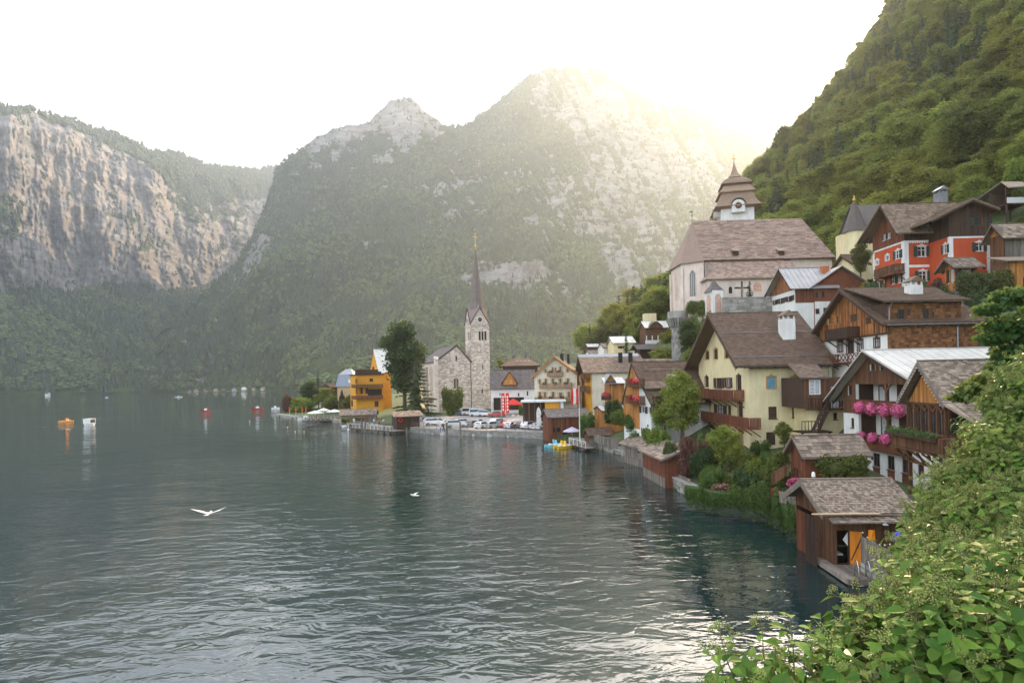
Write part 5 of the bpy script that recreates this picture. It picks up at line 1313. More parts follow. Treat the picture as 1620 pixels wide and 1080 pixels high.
while z < .72:
 x = -.2*rg_.random(); hh = .2+.1*rg_.random()
 while x < L:
  w = .4+.5*rg_.random(); q = MB(); q.prism([(max(x,0), .05, z), (min(x+w-.03,L), .05, z), (min(x+w-.03,L)-.03, -.04-.06*rg_.random(), z+.02), (max(x,0)+.03, -.04-.06*rg_.random(), z+.02)], (0,0,hh-.04), 0, rg_.random()); q.build('stone', S_WALL, sw); x += w
 z += hh
# clothes line
A_, B__ = P(1361,836,31.2), P(1412,858,29.2); cl = empty('festoon_line', A_, 0, 'sagging line with small white bulbs from the boathouse eaves', 'light string'); d_ = B__-A_
pts = [tuple(d_*t + Vector((0,0,-.35*math.sin(math.pi*t)))) for t in np.linspace(0,1,14)]
q = MB(); q.tube(pts, .012, 4); q.build('cord', P_BLACK, cl)
for t in (1,3,5,6,8,10,12): q = MB(); q.ball(Vector(pts[t])-Vector((0,0,.06)), .045, 6, 5); q.build('bulb', P_WHITE, cl)
tw = P(1379.5,847,29.9); q = MB(); V = []; nx_, nz_ = 8, 7
for j in range(nz_):
 for i in range(nx_): V.append((i*.05, .04*math.sin(i*1.1+j*.3), -j*.09))
q.add(V, [(j*nx_+i, j*nx_+i+1, (j+1)*nx_+i+1, (j+1)*nx_+i) for j in range(nz_-1) for i in range(nx_-1)]);
o = q.build('towel', mat('orange_cloth', (.80,.24,.01), .85, .05, 5, .15), None, (tw.x-.18, tw.y, tw.z+.30), smooth_=True); tag(o, 'orange towel hanging on the line beside the orange door', 'towel')
bt = P(1421,848,28.4); q = MB(); q.ball((0,0,0), (.26,.2,.22), 8, 6); q.box(-.2,.22,-.15,.15,-.25,0); o = q.build('tarpaulin', mat('blue_plastic', (.02,.05,.42), .4, .1, 3, .2), None, bt); tag(o, 'crumpled blue plastic sheet on the fence at the right edge of the boathouse', 'tarpaulin')
lp = P(1401,829,31.0); q = MB(); q.lathe([(.02,.1),(.05,.05),(.16,-.02),(.15,-.05),(.05,-.07)], 10, (0,0,0)); q.tube([(0,0,.08),(0,.25,.15)], .015, 5); o = q.build('outdoor_lamp', M_ZINC, None, lp); tag(o, 'round metal lamp under the boathouse eaves above the fence', 'lamp')

# --- shed behind it with broad shingles
h = House('garden_shed', 'small brown shed with broad grey shingles and creeper on its front wall', 'shed', (1276,763,44), 0, px_left=1252, px_right=1373, base=2.6)
f = fit(h, (1269,726), (1248.6,688), .4, ridge=.5)
h.windows('L', [(1257.5,741,1264.5,759)], frame=WD_RED, shutters=WD_BROWN, sw=.45)
apply_fit(h, f, WD_RED); h.finish()
planks(h, 'L', [(0,-.5),(h.Lv,-.5),(h.Lv,f['ze']),(f['ridge']*h.Lv,f['zr']),(0,f['ze'])], WD_RED, .18, .02, holes=h.holes['L'])
h.roof(SH_GREY, ov=.4, g0=f['g0'], g1=.2, courses=(.36,.34), rafters=False, shingle_parts=True)
SHED = h

# --- the two shingled sheds on the lake wall
def wall_shed(name, label, a, b, depth, eave, ridge_px, m, cw):
 h = House(name, label, 'shed', (a[0], a[1], 70), 0, Lu=4, Lv=depth, base=.6); A, B = G(a[0], a[1], .8), G(b[0], b[1], .8); dv = B-A
 h.O = Vector((A.x, A.y, .8)); h.z0 = .8; h.a = math.atan2(dv.y, dv.x); h.root.location = h.O; h.root.rotation_euler = (0,0,h.a); h.U = dv.normalized(); h.Vv = Vector((-h.U.y, h.U.x, 0)); h.Lu = dv.length
 ze = h.at('F', *eave, off=.5)[1]+.25; zr = h.at('F', *ridge_px, off=-depth/2)[1]-.2; h.body(ze, zr, 'u', m, .5); planks(h, 'F', [(0,.2),(h.Lu,.2),(h.Lu,ze),(0,ze)], m, .2, .03); planks(h, 'F', [(0,-.8),(h.Lu,-.8),(h.Lu,.18),(0,.18)], WD_GREY, .2, .04)
 for f_ in 'LR': planks(h, f_, [(0,-.5),(depth,-.5),(depth,ze),(depth/2,zr),(0,ze)], m, .2, .03)
 h.roof(SH_GREY, ov=.5, g0=.45, g1=.45, courses=(cw, cw*.9), rafters=False, shingle_parts=True)
wall_shed('lake_wall_shed', 'low grey board shed with shingle roof on the lake wall', (987,721), (1018,730), 3.4, (1000,708), (1012,687), WD_GREY, .42)
wall_shed('corner_shed', 'brown board shed with large shingles at the bend of the lake wall', (1018,741), (1052,759), 5.0, (1030,724), (1040,691), WD_RED, .48)

# ------------------------------------------------------------------ parish church above the village
CHY = 112.0
h = House('parish_church', 'large pale parish church with steep shingled roof on the terrace above the village', 'church', (1114.5,490,CHY), 0, px_right=1318, Lv=12, base=23.5, sink=5)
PC = h; ze = h.at('F', 1200, 409, off=.5)[1]; zr = h.at('F', 1200, 349, off=-6)[1]
h.body(ze, None, 'u', {'*': W_PINK}); h.zr = zr
# polygonal choir
ap = [(0,0),(-3.5,2.7),(-3.7,9.3),(0,12)]
for k in range(3):
 a, b = ap[k], ap[k+1]; q = MB(); q.prism([(a[0],a[1],-5),(b[0],b[1],-5),(b[0],b[1],ze),(a[0],a[1],ze)], (Vector((-(b[1]-a[1]), b[0]-a[0], 0)).normalized()*-.4)); q.build('choir_wall', W_PINK, h.root)
 n = Vector((-(b[1]-a[1]), b[0]-a[0], 0)).normalized(); e = Vector((b[0]-a[0], b[1]-a[1], 0)); L = e.length; e.normalize(); A = Vector((a[0],a[1],0))
 # buttress strips and tall tracery windows
 for s in (.15, L-.15):
  q = MB(); c = A+e*s+n*.05; q.prism([tuple(c-e*.28+Vector((0,0,-5))), tuple(c+e*.28+Vector((0,0,-5))), tuple(c+e*.28+Vector((0,0,ze-1))), tuple(c-e*.28+Vector((0,0,ze-1)))], tuple(n*.3)); q.build('buttress', W_PINK, h.root)
 q = MB(); w = .5; zb_, zt_ = 3.2, ze-1.6; c = A+e*(L/2)+n*.03
 if k == 0 or k == 1:
  prof = [(-w,zb_),(w,zb_),(w,zt_-.8),(w*.6,zt_-.25),(0,zt_),(-w*.6,zt_-.25),(-w,zt_-.8)]
  q.prism([tuple(c+e*s+Vector((0,0,z))) for s, z in prof], tuple(n*.03)); W = q.build('window', GLASS if k == 0 else mat('faded_fresco', (.60,.36,.26), .9, .1, 2, .4), h.root)
  q = MB()
  for s in (-w-.1, -w*.33, w*.33, w+.1): q.beam(c+e*s+n*.05+Vector((0,0,zb_)), c+e*s+n*.05+Vector((0,0,zt_-.6)), .09 if abs(s) > w else .06, .1)
  q.build('tracery', W_PINK, W)
# hipped choir roof
rs = h.at('F', 1095, 349, off=-6)[0]
pk = Vector((rs, 6, zr+.1)); o_ = .45
ro = [(.0,-.5),(-3.9,2.3),(-4.2,9.7),(0,12.5)]
q = MB();
for k in range(3): q.poly([(ro[k][0],ro[k][1],ze-.2),(ro[k+1][0],ro[k+1][1],ze-.2),tuple(pk)], 0, .3+.2*k)
q.poly([(0,-.5,ze-.2),(ro[0][0]+.3,-.5,ze-.2),tuple(pk)]); q.build('choir_roof', SH_CH, h.root)
q = MB(); q.prism([(0,-.5,ze-.2),(h.Lu+.4,-.5,ze-.2),(h.Lu-2.8,6,zr+.1),tuple(pk)], (0,.0,.12)); q.prism([(0,12.5,ze-.2),(h.Lu+.4,12.5,ze-.2),(h.Lu-2.8,6,zr+.1),tuple(pk)], (0,0,.12)); q.poly([(h.Lu+.4,-.5,ze-.2),(h.Lu+.4,12.5,ze-.2),(h.Lu-2.8,6,zr+.1)]); rr = q.build('roof', SH_CH, h.root)
# courses on the near slope, trimmed to its trapezium
up = Vector((0, 6.5, zr+.3-ze)); rows = 42; mbq = MB(); rgc = np.random.default_rng(4)
for r in range(rows):
 t0, t1 = r/rows, (r+1)/rows; xa, xb = 0+(pk.x)*t0, h.Lu+.4-3.2*t0; x = xa
 while x < xb:
  w = min(rgc.uniform(.6,1.4), xb-x+.01); p = Vector((x,-.5,ze-.06)); a = p+up*t0; b = p+up*t1; n = Vector((0,-.78,.62))*(.03+.03*rgc.random()); mbq.add([tuple(a), tuple(a+Vector((w,0,0))), tuple(a+Vector((w,0,0))+n), tuple(a+n), tuple(b+Vector((w,0,0))), tuple(b)], [(0,1,2,3),(3,2,4,5)], 0, rgc.random()); x += w
o = mbq.build('shingles', SH_CH, rr); o['kind'] = 'stuff'
q = MB(); q.beam((0,-.55,ze-.15), (h.Lu+.4,-.55,ze-.15), .15, .15); q.build('gutter', P_BROWN, h.root)
q = MB(); q.tube([(0.05,-.5,ze-.2),(0.05,-.12,ze-.9),(0.05,-.12,-4)], .09, 6); q.build('drain_pipe', P_BROWN, h.root)
for px in (1163.7, 1236):
 s, z = h.at('F', px, 400, off=0); D = MB(); D.prism([(s-.5,-.2,z-.5),(s+.5,-.2,z-.5),(s+.5,-.2,z+.3),(s-.5,-.2,z+.3)], (0,1.6,0)); d = D.build('roof_dormer', WD_DARK, h.root)
 q = MB(); q.prism([(s-.8,-.55,z+.28),(s+.8,-.55,z+.28),(s+.5,1.6,z+1.3),(s-.5,1.6,z+1.3)], (0,0,.1)); q.build('dormer_roof', SH_CH, d)
# side aisle
sA, zA = h.at('F', 1118, 440, off=4); sB, _ = h.at('F', 1233, 440, off=4); s2, z2 = h.at('F', 1138, 414, off=0)
q = MB(); q.box(sA+.3, sB, -4, -.02, -5, zA-.05); q.build('aisle_wall', W_PINK, h.root)
q = MB(); q.prism([(sA-.3,-4.6,zA-.35),(sB+4,-4.6,zA-.35),(sB+4,-.02,z2),(s2,-.02,z2)], (0,0,.14)); q.poly([(sA-.3,-4.6,zA-.3),(s2,-.02,z2),(sA-.3,-.02,zA-.3)]); ar_ = q.build('aisle_roof', SH_CH, h.root)
shingles((sA+1.2,-4.6,zA-.2), (1,0,0), sB+2.6-sA, (0,4.55,z2-zA+.33), .6, .36, SH_CH, ar_)
for (px0, y0, px1, y1, m_) in ((1153,453,1158,464,P_BLACK),(1192,445,1204,461,mat('faded_fresco',(.6,.36,.26)))):
 s0, z0 = h.at('F', px0, y1, off=4.02); s1, z1 = h.at('F', px1, y0, off=4.02); q = MB(); w = (s1-s0)/2; c = (s0+s1)/2
 q.prism([(c-w,-4.03,z0),(c+w,-4.03,z0),(c+w,-4.03,z1-w),(c+w*.6,-4.03,z1-w*.35),(c,-4.03,z1),(c-w*.6,-4.03,z1-w*.35),(c-w,-4.03,z1-w)], (0,-.03,0)); q.build('window', m_, h.root)
# weather vane at the choir end
q = MB(); q.tube([(pk.x,pk.y,zr),(pk.x,pk.y,zr+2.4)], .05, 5); q.box(pk.x-.5,pk.x+.1,pk.y-.02,pk.y+.02,zr+1.9,zr+2.15); q.ball((pk.x,pk.y,zr+1.2), .16, 8, 6); q.build('weather_vane', M_IRON, h.root)

# tower with three-tiered roof
tc_ = P(1163,348,127); TW = empty('parish_church_tower', (tc_.x, tc_.y, tc_.z-8), R(-12), 'white clock tower with three tiers of curved shingle roof behind the parish church', 'church tower')
k_ = 127/920.
hw = 24*k_
q = MB(); q.box(-hw, hw, -hw, hw, 0, 8+15*k_); q.build('shaft', W_WHITE, TW)
def tier(y0, prof, name, m=SH_BRONZE, n=4, rot=math.pi/4):
 q = MB(); q.lathe([(w*k_*(math.sqrt(2) if n == 4 else 1), 8+(348-y)*k_) for (w, y) in prof], n, (0,0,0), 0, None, rot); return q.build(name, m, TW)
tier(0, [(25,336),(34,334),(31,331),(27,324),(24.5,317),(23,311.5)], 'lower_roof')
q = MB()
tier(0, [(23,311.5),(26,311),(26.5,309.5),(22,304),(19.5,299.5)], 'middle_skirt')
tier(0, [(18.5,304),(18.5,296)], 'lantern_wall', SH_BROWN)
tier(0, [(18,297),(22.5,296),(20,292),(14,286.5),(9,283.5)], 'upper_roof')
tier(0, [(8,283.5),(9.5,282.5),(5.5,277),(3.6,271),(2.0,265),(.7,258),(.5,254)], 'spire')
q = MB(); q.tube([(0,0,8+94*k_),(0,0,8+106*k_)], .05, 5); q.ball((0,0,8+97*k_), .22, 8, 6); q.box(-.35,.35,-.03,.03,8+102*k_,8+102.6*k_); q.build('cross', M_GOLD, TW)
def clock(parent, c, r, face, name='clock_face'):
 """c centre, face 'F' or 'L' (local -y or -x)"""
 q = MB()
 def pt(a, rr, d): return (c[0]+rr*math.cos(a), c[1]-d, c[2]+rr*math.sin(a)) if face == 'F' else (c[0]-d, c[1]-rr*math.cos(a), c[2]+rr*math.sin(a))
 n = 20; q.add([pt(2*math.pi*i/n, r, .0) for i in range(n)]+[pt(2*math.pi*i/n, r, .08) for i in range(n)], [tuple(range(n, 2*n))]+[(i,(i+1)%n,n+(i+1)%n,n+i) for i in range(n)]); C = q.build(name, W_WHITE, parent)
 q = MB(); q.add([pt(2*math.pi*i/n, r*.62, .085) for i in range(n)]+[pt(2*math.pi*i/n, r*.62, .10) for i in range(n)], [tuple(range(n, 2*n))]); q.build('dial', P_BROWN, C)
 q = MB()
 for i in range(12):
  a = 2*math.pi*i/12; q.beam(pt(a, r*.70, .10), pt(a, r*.88, .10), r*.07, .02)
 q.build('hour_marks', P_BROWN, C)
 q = MB(); q.beam(pt(math.pi/2-.5, -r*.1, .12), pt(math.pi/2-.5, r*.8, .12), r*.07, .02); q.beam(pt(math.pi*.95, -r*.1, .13), pt(math.pi*.95, r*.5, .13), r*.09, .02); q.build('hands', M_GOLD, C)
 return C
zc_ = 8+13.5*k_; q = MB(); n = 12; r = 9.5*k_
# arched hood over the clock
q.prism([(-r,-hw-.02,zc_-r)]+[(r,-hw-.02,zc_-r)]+[(r*math.cos(math.pi*i/n), -hw-.02, zc_+r*math.sin(math.pi*i/n)) for i in range(n+1)], (0,-8.3*k_,0)); q.build('clock_bay', W_WHITE, TW)
q = MB(); rr_ = r*1.22
q.add([(rr_*math.cos(math.pi*i/n), -hw-10.5*k_, zc_+rr_*math.sin(math.pi*i/n)) for i in range(n+1)]+[(rr_*math.cos(math.pi*i/n), -hw+1.6, zc_+rr_*math.sin(math.pi*i/n)) for i in range(n+1)], [(i,i+1,n+2+i,n+1+i) for i in range(n)]); q.build('clock_hood', SH_BRONZE, TW)
clock(TW, (0, -hw-8.5*k_, zc_), r*.85, 'F'); q = MB(); q.tube([(-hw+.1,0,zc_),(-hw-8.3*k_,0,zc_)], r, 20); q.build('clock_bay', W_WHITE, TW); clock(TW, (-hw-8.5*k_, 0, zc_), r*.8, 'L')

# small chapel with painted niches
h = House('charnel_turret', 'small white turret with two faded red niches at the end of the churchyard wall', 'chapel', (1128,497,103), 8, px_left=1116, px_right=1145, base=21.6)
ze = h.at('F', 1136, 459)[1]; h.body(ze, None, 'u', W_WHITE)
q = MB(); c = (h.Lu/2, h.Lv/2); tip = h.at('F', 1130, 439)[1]; q.lathe([(h.Lu*.92,ze-.15),(h.Lu*.74,ze+.35),(h.Lu*.42,ze+1.0),(.05,tip)], 4, (c[0],c[1],0), 0, None, math.pi/4); q.build('roof', SH_SLATE, h.root)
for face, L in (('F', h.Lu), ('L', h.Lv)):
 q = MB(); w = L*.28; prof = [(-w,.4),(w,.4),(w,ze-1.3),(w*.7,ze-.8),(0,ze-.55),(-w*.7,ze-.8),(-w,ze-1.3)]; a = [h.loc(face, L/2+s, z, .01) for s, z in prof]; q.prism(a, h.loc(face,0,0,.03)-h.loc(face,0,0,0)); q.build('niche', mat('niche_paint', (.62,.40,.31), .9, .1, 2, .3), h.root)
# churchyard wall, crucifix, bastion
a, b = P(1132,497,102), P(1220,480,106)
h = House('churchyard_wall', 'weathered stone churchyard wall with pale vertical stains below the parish church', 'wall', (1146,498,101), 4, Lv=.8, px_right=1222, base=21.0)
zt = h.at('F', 1165, 471)[1]; h.body(zt, None, 'u', S_WALL); bricks(h, 'F', 0, h.Lu, 0, zt, .9, .55, S_WALL, th=.06)
q = MB(); q.box(-.1, h.Lu+.1, -.1, .9, zt, zt+.14); q.build('coping', S_WALL, h.root)
c = P(1174,470,103); cr_ = empty('crucifix', (c.x, c.y, c.z-1.5), 0, 'tall wooden crucifix standing above the churchyard wall', 'crucifix')
q = MB(); q.box(-.13,.13,-.1,.1,0,4.3); q.box(-1.3,.0-.13,-.09,.09,3.0,3.28); q.box(.13,1.3,-.09,.09,3.0,3.28); q.build('cross', WD_DARK, cr_)
q = MB(); q.tube([(-1.0,-.16,3.3),(0,-.16,3.05),(1.0,-.16,3.3)], .07, 6); q.tube([(0,-.18,3.2),(0,-.2,2.4),(0,-.16,1.6)], [.17,.16,.08], 7); q.ball((0,-.2,3.42), .13, 7, 5); q.build('figure', WD_GREY, cr_)
c = P(1073,530,112); bt_ = empty('bastion', (c.x, c.y, c.z-9), 0, 'round stone bastion with corbelled parapet at the edge of the church terrace', 'bastion')
k = 112/920.; q = MB(); q.lathe([(10.5*k,0),(9.8*k,7.5),(10.5*k,11.0),(14*k,11.6),(15.2*k,12.6),(15.2*k,13.1)], 22); q.build('tower_wall', S_WALL, bt_)
q = MB()
for i in range(24):
 t = 2*math.pi*i/24; q.beam((12.5*k*math.cos(t),12.5*k*math.sin(t),10.6),(16.4*k*math.cos(t),16.4*k*math.sin(t),12.2), .25, .4)
q.build('corbel_ring', S_WALL, bt_)['kind'] = 'stuff'
q = MB(); q.lathe([(15.9*k,12.2),(15.9*k,13.5),(15.1*k,13.5),(15.1*k,12.2)], 22); q.build('parapet', S_WALL, bt_)
ring = MB(); rgb_ = random.Random(3)
for j in range(17):
 z = .3+j*.62; rad = (10.5-.7*min(z/7.5,1))*k
 n = 26
 for i in range(n):
  t0 = 2*math.pi*(i+.5*(j%2))/n; t1 = t0+2*math.pi/n*.93; rr_ = rad+.03+.07*rgb_.random(); z1 = z+.56
  if z1 < 10.8: ring.add([(rr_*math.cos(t0),rr_*math.sin(t0),z),(rr_*math.cos(t1),rr_*math.sin(t1),z),(rr_*math.cos(t1),rr_*math.sin(t1),z1),(rr_*math.cos(t0),rr_*math.sin(t0),z1)], [(0,1,2,3)], 0, rgb_.random())
ring.build('stones', S_WALL, bt_)['kind'] = 'stuff'

# chapel with the polygonal spire beside the red house
c = P(1353,400,97); ch = empty('hill_chapel', (c.x, c.y, c.z-1.5), 0, 'cream chapel apse with pointed slate roof and gilt finial left of the red house', 'chapel')
k = 97/920.; q = MB(); q.lathe([(16*k,-3),(16*k,1.5+37*k)], 8, rot=math.pi/8); q.build('apse_wall', W_CREAM, ch)
q = MB(); q.lathe([(18.5*k,1.5+32*k),(16.5*k,1.5+38*k),(3*k,1.5+78*k),(.05,1.5+81*k)], 8, rot=math.pi/8); q.build('spire_roof', SH_SLATE, ch)
q = MB(); q.tube([(0,0,1.5+79*k),(0,0,1.5+91*k)], .05, 5); q.ball((0,0,1.5+84*k), .26, 8, 6); q.ball((0,0,1.5+88*k), .18, 8, 6); q.build('finial', M_GOLD, ch)
q = MB(); q.box(-1.2, 9, -.1, 3.6, -3, 1.5+34*k); q.build('nave_wall', W_CREAM, ch); q = MB(); e = 16*k
q.prism([(-.5,-.8,1.5+33*k),(9.5,-.8,1.5+33*k),(9.5,1.8,1.5+79*k),(.3,1.8,1.5+79*k)], (0,0,.15)); q.prism([(-.5,4.4,1.5+33*k),(9.5,4.4,1.5+33*k),(9.5,1.8,1.5+79*k),(.3,1.8,1.5+79*k)], (0,0,.15)); q.build('nave_roof', SH_SLATE, ch)

# ------------------------------------------------------------------ simple gabled houses, fitted from the photograph
def cottage(name, label, corner, ang, left, right, apex, eave, wall, roofm, ov=.6, base=None, wF=(), wL=(), courses=(.5,.45), seam=None, gable=None, Lu=None, Lv=None, ridge=.5, frame=P_BROWN, cat='house', shut=None, g1=.4, group=None, raft=False):
 h = House(name, label, cat, corner, ang, px_left=left, px_right=right, Lu=Lu, Lv=Lv, base=base, group=group)
 f = fit(h, eave, apex, ov, ridge=ridge)
 if wF: h.windows('F', wF, frame=frame, shutters=shut, cross=1)
 if wL: h.windows('L', wL, frame=frame, shutters=shut, cross=1)
 apply_fit(h, f, wall if isinstance(wall, dict) else {'*': wall}); h.finish()
 h.roof(roofm, ov=ov, g0=f['g0'], g1=g1, courses=courses if not seam else None, seam=seam, ridge=f['ridge'], rafters=raft, th=.12)
 if gable: planks(h, 'L', [(0,f['ze']),(h.Lv,f['ze']),(f['ridge']*h.Lv,f['zr'])], gable, .22, .03)
 h.f = f; return h
# barn at the right edge
h = cottage('hillside_barn', 'weathered timber barn with shingled roof at the right edge, beside the red gable wing', (1591,440,66), 0, 1568, None, (1573,352.5), (1587.5,377.5), WD_DARK, SH_GREY, Lu=9, base=19.5, gable=WD_GOLD)
planks(h, 'F', [(0,0),(h.Lu,0),(h.Lu,h.f['ze']),(0,h.f['ze'])], WD_GREY, .2, .03); planks(h, 'L', [(0,0),(h.Lv,0),(h.Lv,h.f['ze']),(0,h.f['ze'])], WD_BROWN, .2, .03)
h = House('honey_lean_to', 'honey coloured board lean-to under the weathered barn at the right edge', 'lean-to', (1597,444,62), 0, Lu=6, Lv=2.2, base=19.2, sink=2)
zt = h.at('F', 1600, 413)[1]; h.body(zt, None, 'u', WD_BROWN); planks(h, 'F', [(0,0),(h.Lu,0),(h.Lu,zt),(0,zt)], WD_GOLD, .2, .03); q = MB(); q.prism([(-.5,-.5,zt-.1),(6,-.5,zt-.1),(6,2.4,zt+.8),(-.5,2.4,zt+.8)], (0,0,.12)); q.build('roof', SH_GREY, h.root)
q = MB(); q.box(1.4,2.1,-.06,-.04,0,1.6); q.build('window', GLASS, h.root)
# lookout hut above, red roof above that
c = P(1612,322,90); hu = empty('lookout_hut', (c.x, c.y, c.z), 0, 'dark open lookout hut with shingled roof and pale railing among trees, upper right', 'hut'); k = 90/920.
for (x, y) in ((-20*k,0),(12*k,0),(-20*k,3),(12*k,3)): q = MB(); q.box(x,x+.2,y,y+.2,-4,26*k); q.build('post', WD_DARK, hu)
q = MB(); q.box(-20*k,14*k,0,3.2,-.1,.05); q.build('floor', WD_DARK, hu); q = MB(); q.box(-19*k,13*k,-.05,0,.1,10*k); q.build('railing', P_WHITE, hu); q = MB(); q.box(-18*k,13*k,2.9,3,.1,24*k); q.build('back_wall', WD_DARK, hu)
q = MB(); q.prism([(-27*k,-1.2,21*k),(20*k,-1.2,24*k),(20*k,2,40*k),(-10*k,2,40*k)], (0,0,.15)); q.prism([(-27*k,5,21*k),(20*k,5,24*k),(20*k,2,40*k),(-10*k,2,40*k)], (0,0,.15)); q.build('roof', SH_GREY, hu)
c = P(1618,250,120); hu = empty('red_roofed_house', (c.x, c.y, c.z), 0, 'house high among trees at the right edge with a red tiled roof', 'house'); k = 120/920.
q = MB(); q.box(-8*k, 9, 0, 7, -5, 1.0); q.build('wall', W_WHITE, hu); q = MB(); q.prism([(-20*k,-1,-2*k),(9,-1,-2*k),(9,3.5,28*k),(6*k,3.5,28*k)], (0,0,.2)); q.prism([(-20*k,8,-2*k),(9,8,-2*k),(9,3.5,28*k),(6*k,3.5,28*k)], (0,0,.2)); q.build('roof', mat('red_tile', (.42,.09,.05), .8, .2, 3, .2), hu)
# low roof and cream wall left of the red house
cottage('low_cream_house', 'low cream house with dark roof and small dormer between chapel and churchyard', (1352,440,93), 5, 1322, 1372, (1340,399), (1349,418), W_CREAM, SH_BROWN, base=24.5)
# white tin roofs below the hillside
cottage('pale_cottage', 'beige cottage with pale tin roof, split by a dark conifer', (971,560,150), 0, 962, 1004, (964,532), (969,543), W_CREAM, M_WHITE_TIN, seam=1.2, base=15.5, wF=[(980,547,985,551)], shut=P_BROWN)
h = cottage('arched_gable_house', 'brown house with curved gable on white posts below the wooded slope', (1022,543,150), 0, 1012, 1058, (1016,507), (1020,519), {'*': WD_BROWN}, M_WHITE_TIN, seam=1.0, base=19.5)
q = MB(); z = h.at('F', 1030, 531)[1]; q.box(-.2, h.Lu+.2, -.9, -.02, -2.5, z-1.2); q.build('terrace', W_WHITE, h.root)
for k in range(5): q = MB(); q.box(k*h.Lu/4-.1, k*h.Lu/4+.1, -.9, -.7, z-1.2, z); q.build('post', P_WHITE, h.root)
q = MB(); n = 10; w = h.Lu*.55
s0 = h.Lu*.42; zc = h.at('F', 1045, 518)[1]; pts = [(s0-w*.6+1.2*w*i/n, -1.0, zc+1.5*math.sin(math.pi*i/n)) for i in range(n+1)]; q.add([p for p in pts]+[(p[0],3,p[2]+.4) for p in pts], [(i,i+1,n+2+i,n+1+i) for i in range(n)]); q.build('curved_roof', SH_MID, h.root)
q = MB(); q.prism([(p[0]*.94+s0*.06,-.6,p[2]-.12) for p in pts], (0,.3,0)); q.build('gable_boards', WD_BROWN, h.root)
c = P(1027.5,508,158); q = MB(); q.box(-1.6,1.6,-1.2,1.2,-4,2.0); o = q.build('block_tower', W_CREAM, None, c); tag(o, 'square pale rendered block rising behind the curved gable', 'tower')
cottage('dark_barn', 'black timber barn with pale verge below the curved gable house', (1013,566,138), 16, 1005, 1046, (1031,540), (1008,553), WD_DARK, SH_SLATE, base=12.5, Lu=5.0, wF=[(1017,554,1023,559)])
cottage('grey_barn', 'grey barn with tin roof at the foot of the wooded slope', (930,556,190), 0, 926, 948, (932,541), (931,549), WD_DARK, M_ZINC, seam=1.5, base=14)
cottage('terraced_cottage', 'white cottage with grey roof squeezed left of the beige cottage', (955,562,160), 10, 947, 968, (953,542), (955,550), W_WHITE, SH_GREY, base=13)
cottage('long_beige_roof', 'low house with beige roof just behind the cream gable hotel', (935,575,165), 0, 925, 962, (930,553), (935,561), W_WHITE, SH_GREY, base=9)

# --- the hotel with three rows of balconies (gable towards the lake)
h = House('balcony_hotel', 'cream gabled hotel with three rows of timber balconies and open shutters', 'hotel', (846.5,650,128), -12, Lv=13, px_right=914, base=2.4)
apx = h.at('F', 875.6, 562.5, off=.9); el = h.at('F', 839.4, 596.5, off=.9); er = h.at('F', 912.6, 590, off=.9); rd = apx[0]/h.Lu; sl = (apx[1]-el[1])/(apx[0]-el[0]); zr = apx[1]-.3; ze = zr-sl*apx[0]
zeR = zr-(h.Lu-apx[0])*(apx[1]-er[1])/(er[0]-apx[0])
wk = dict(frame=P_OCHRE, shutters=mat('beige_shutter', (.52,.37,.22), .7, .08, 3, .15), cross=1, sw=.55)
def z2p(l, ox=830, oy=530, k=6.353): return [(ox+a/k, oy+b/k, ox+c/k, oy+d/k) for a, b, c, d in l]
h.windows('F', z2p([(203,340,220,378),(276,320,290,365),(302,325,316,365),(350,315,368,375),(424,332,442,372),(142,440,160,488),(204,435,222,488),(274,435,292,488),(349,435,370,485),(424,432,446,485),(144,567,164,630),(194,570,216,630),(276,567,298,630),(346,574,374,655),(434,567,459,630)]), **wk)
hs = max(ze, zeR)
q = MB(); prof = [(0,-2.5),(h.Lu,-2.5),(h.Lu,zeR),(apx[0],zr),(0,ze)]
h.clip_wall(q, 'F', prof, h.holes['F']); q.build('wall', W_HOTEL, h.root)
q = MB(); q.poly([(0,h.Lv,-2.5),(h.Lu,h.Lv,-2.5),(h.Lu,h.Lv,zeR),(apx[0],h.Lv,zr),(0,h.Lv,ze)]); q.poly([(0,0,-2.5),(0,h.Lv,-2.5),(0,h.Lv,ze),(0,0,ze)]); q.poly([(h.Lu,0,-2.5),(h.Lu,h.Lv,-2.5),(h.Lu,h.Lv,zeR),(h.Lu,0,zeR)]); q.build('wall', W_HOTEL, h.root); h.finish()
q = MB(); o_ = .9
for (sa, za, sb, zb) in ((apx[0], zr, el[0], el[1]-.3), (apx[0], zr, er[0], er[1]-.3)):
 q.prism([(sa,-o_,za+.06),(sb,-o_,zb+.06),(sb,h.Lv+.5,zb+.06),(sa,h.Lv+.5,za+.06)], (0,0,.18))
rr = q.build('roof', SH_MID, h.root); shingles((er[0], h.Lv+.5, er[1]-.05), (0,-1,0), h.Lv+1.4, (apx[0]-er[0], 0, zr-er[1]+.3), .5, .45, SH_MID, rr)
for (sb, zb) in ((el[0], el[1]-.3), (er[0], er[1]-.3)): q = MB(); q.beam((apx[0],-o_-.03,zr), (sb,-o_-.03,zb), .06, .34); q.build('verge_board', WD_GOLD, h.root)
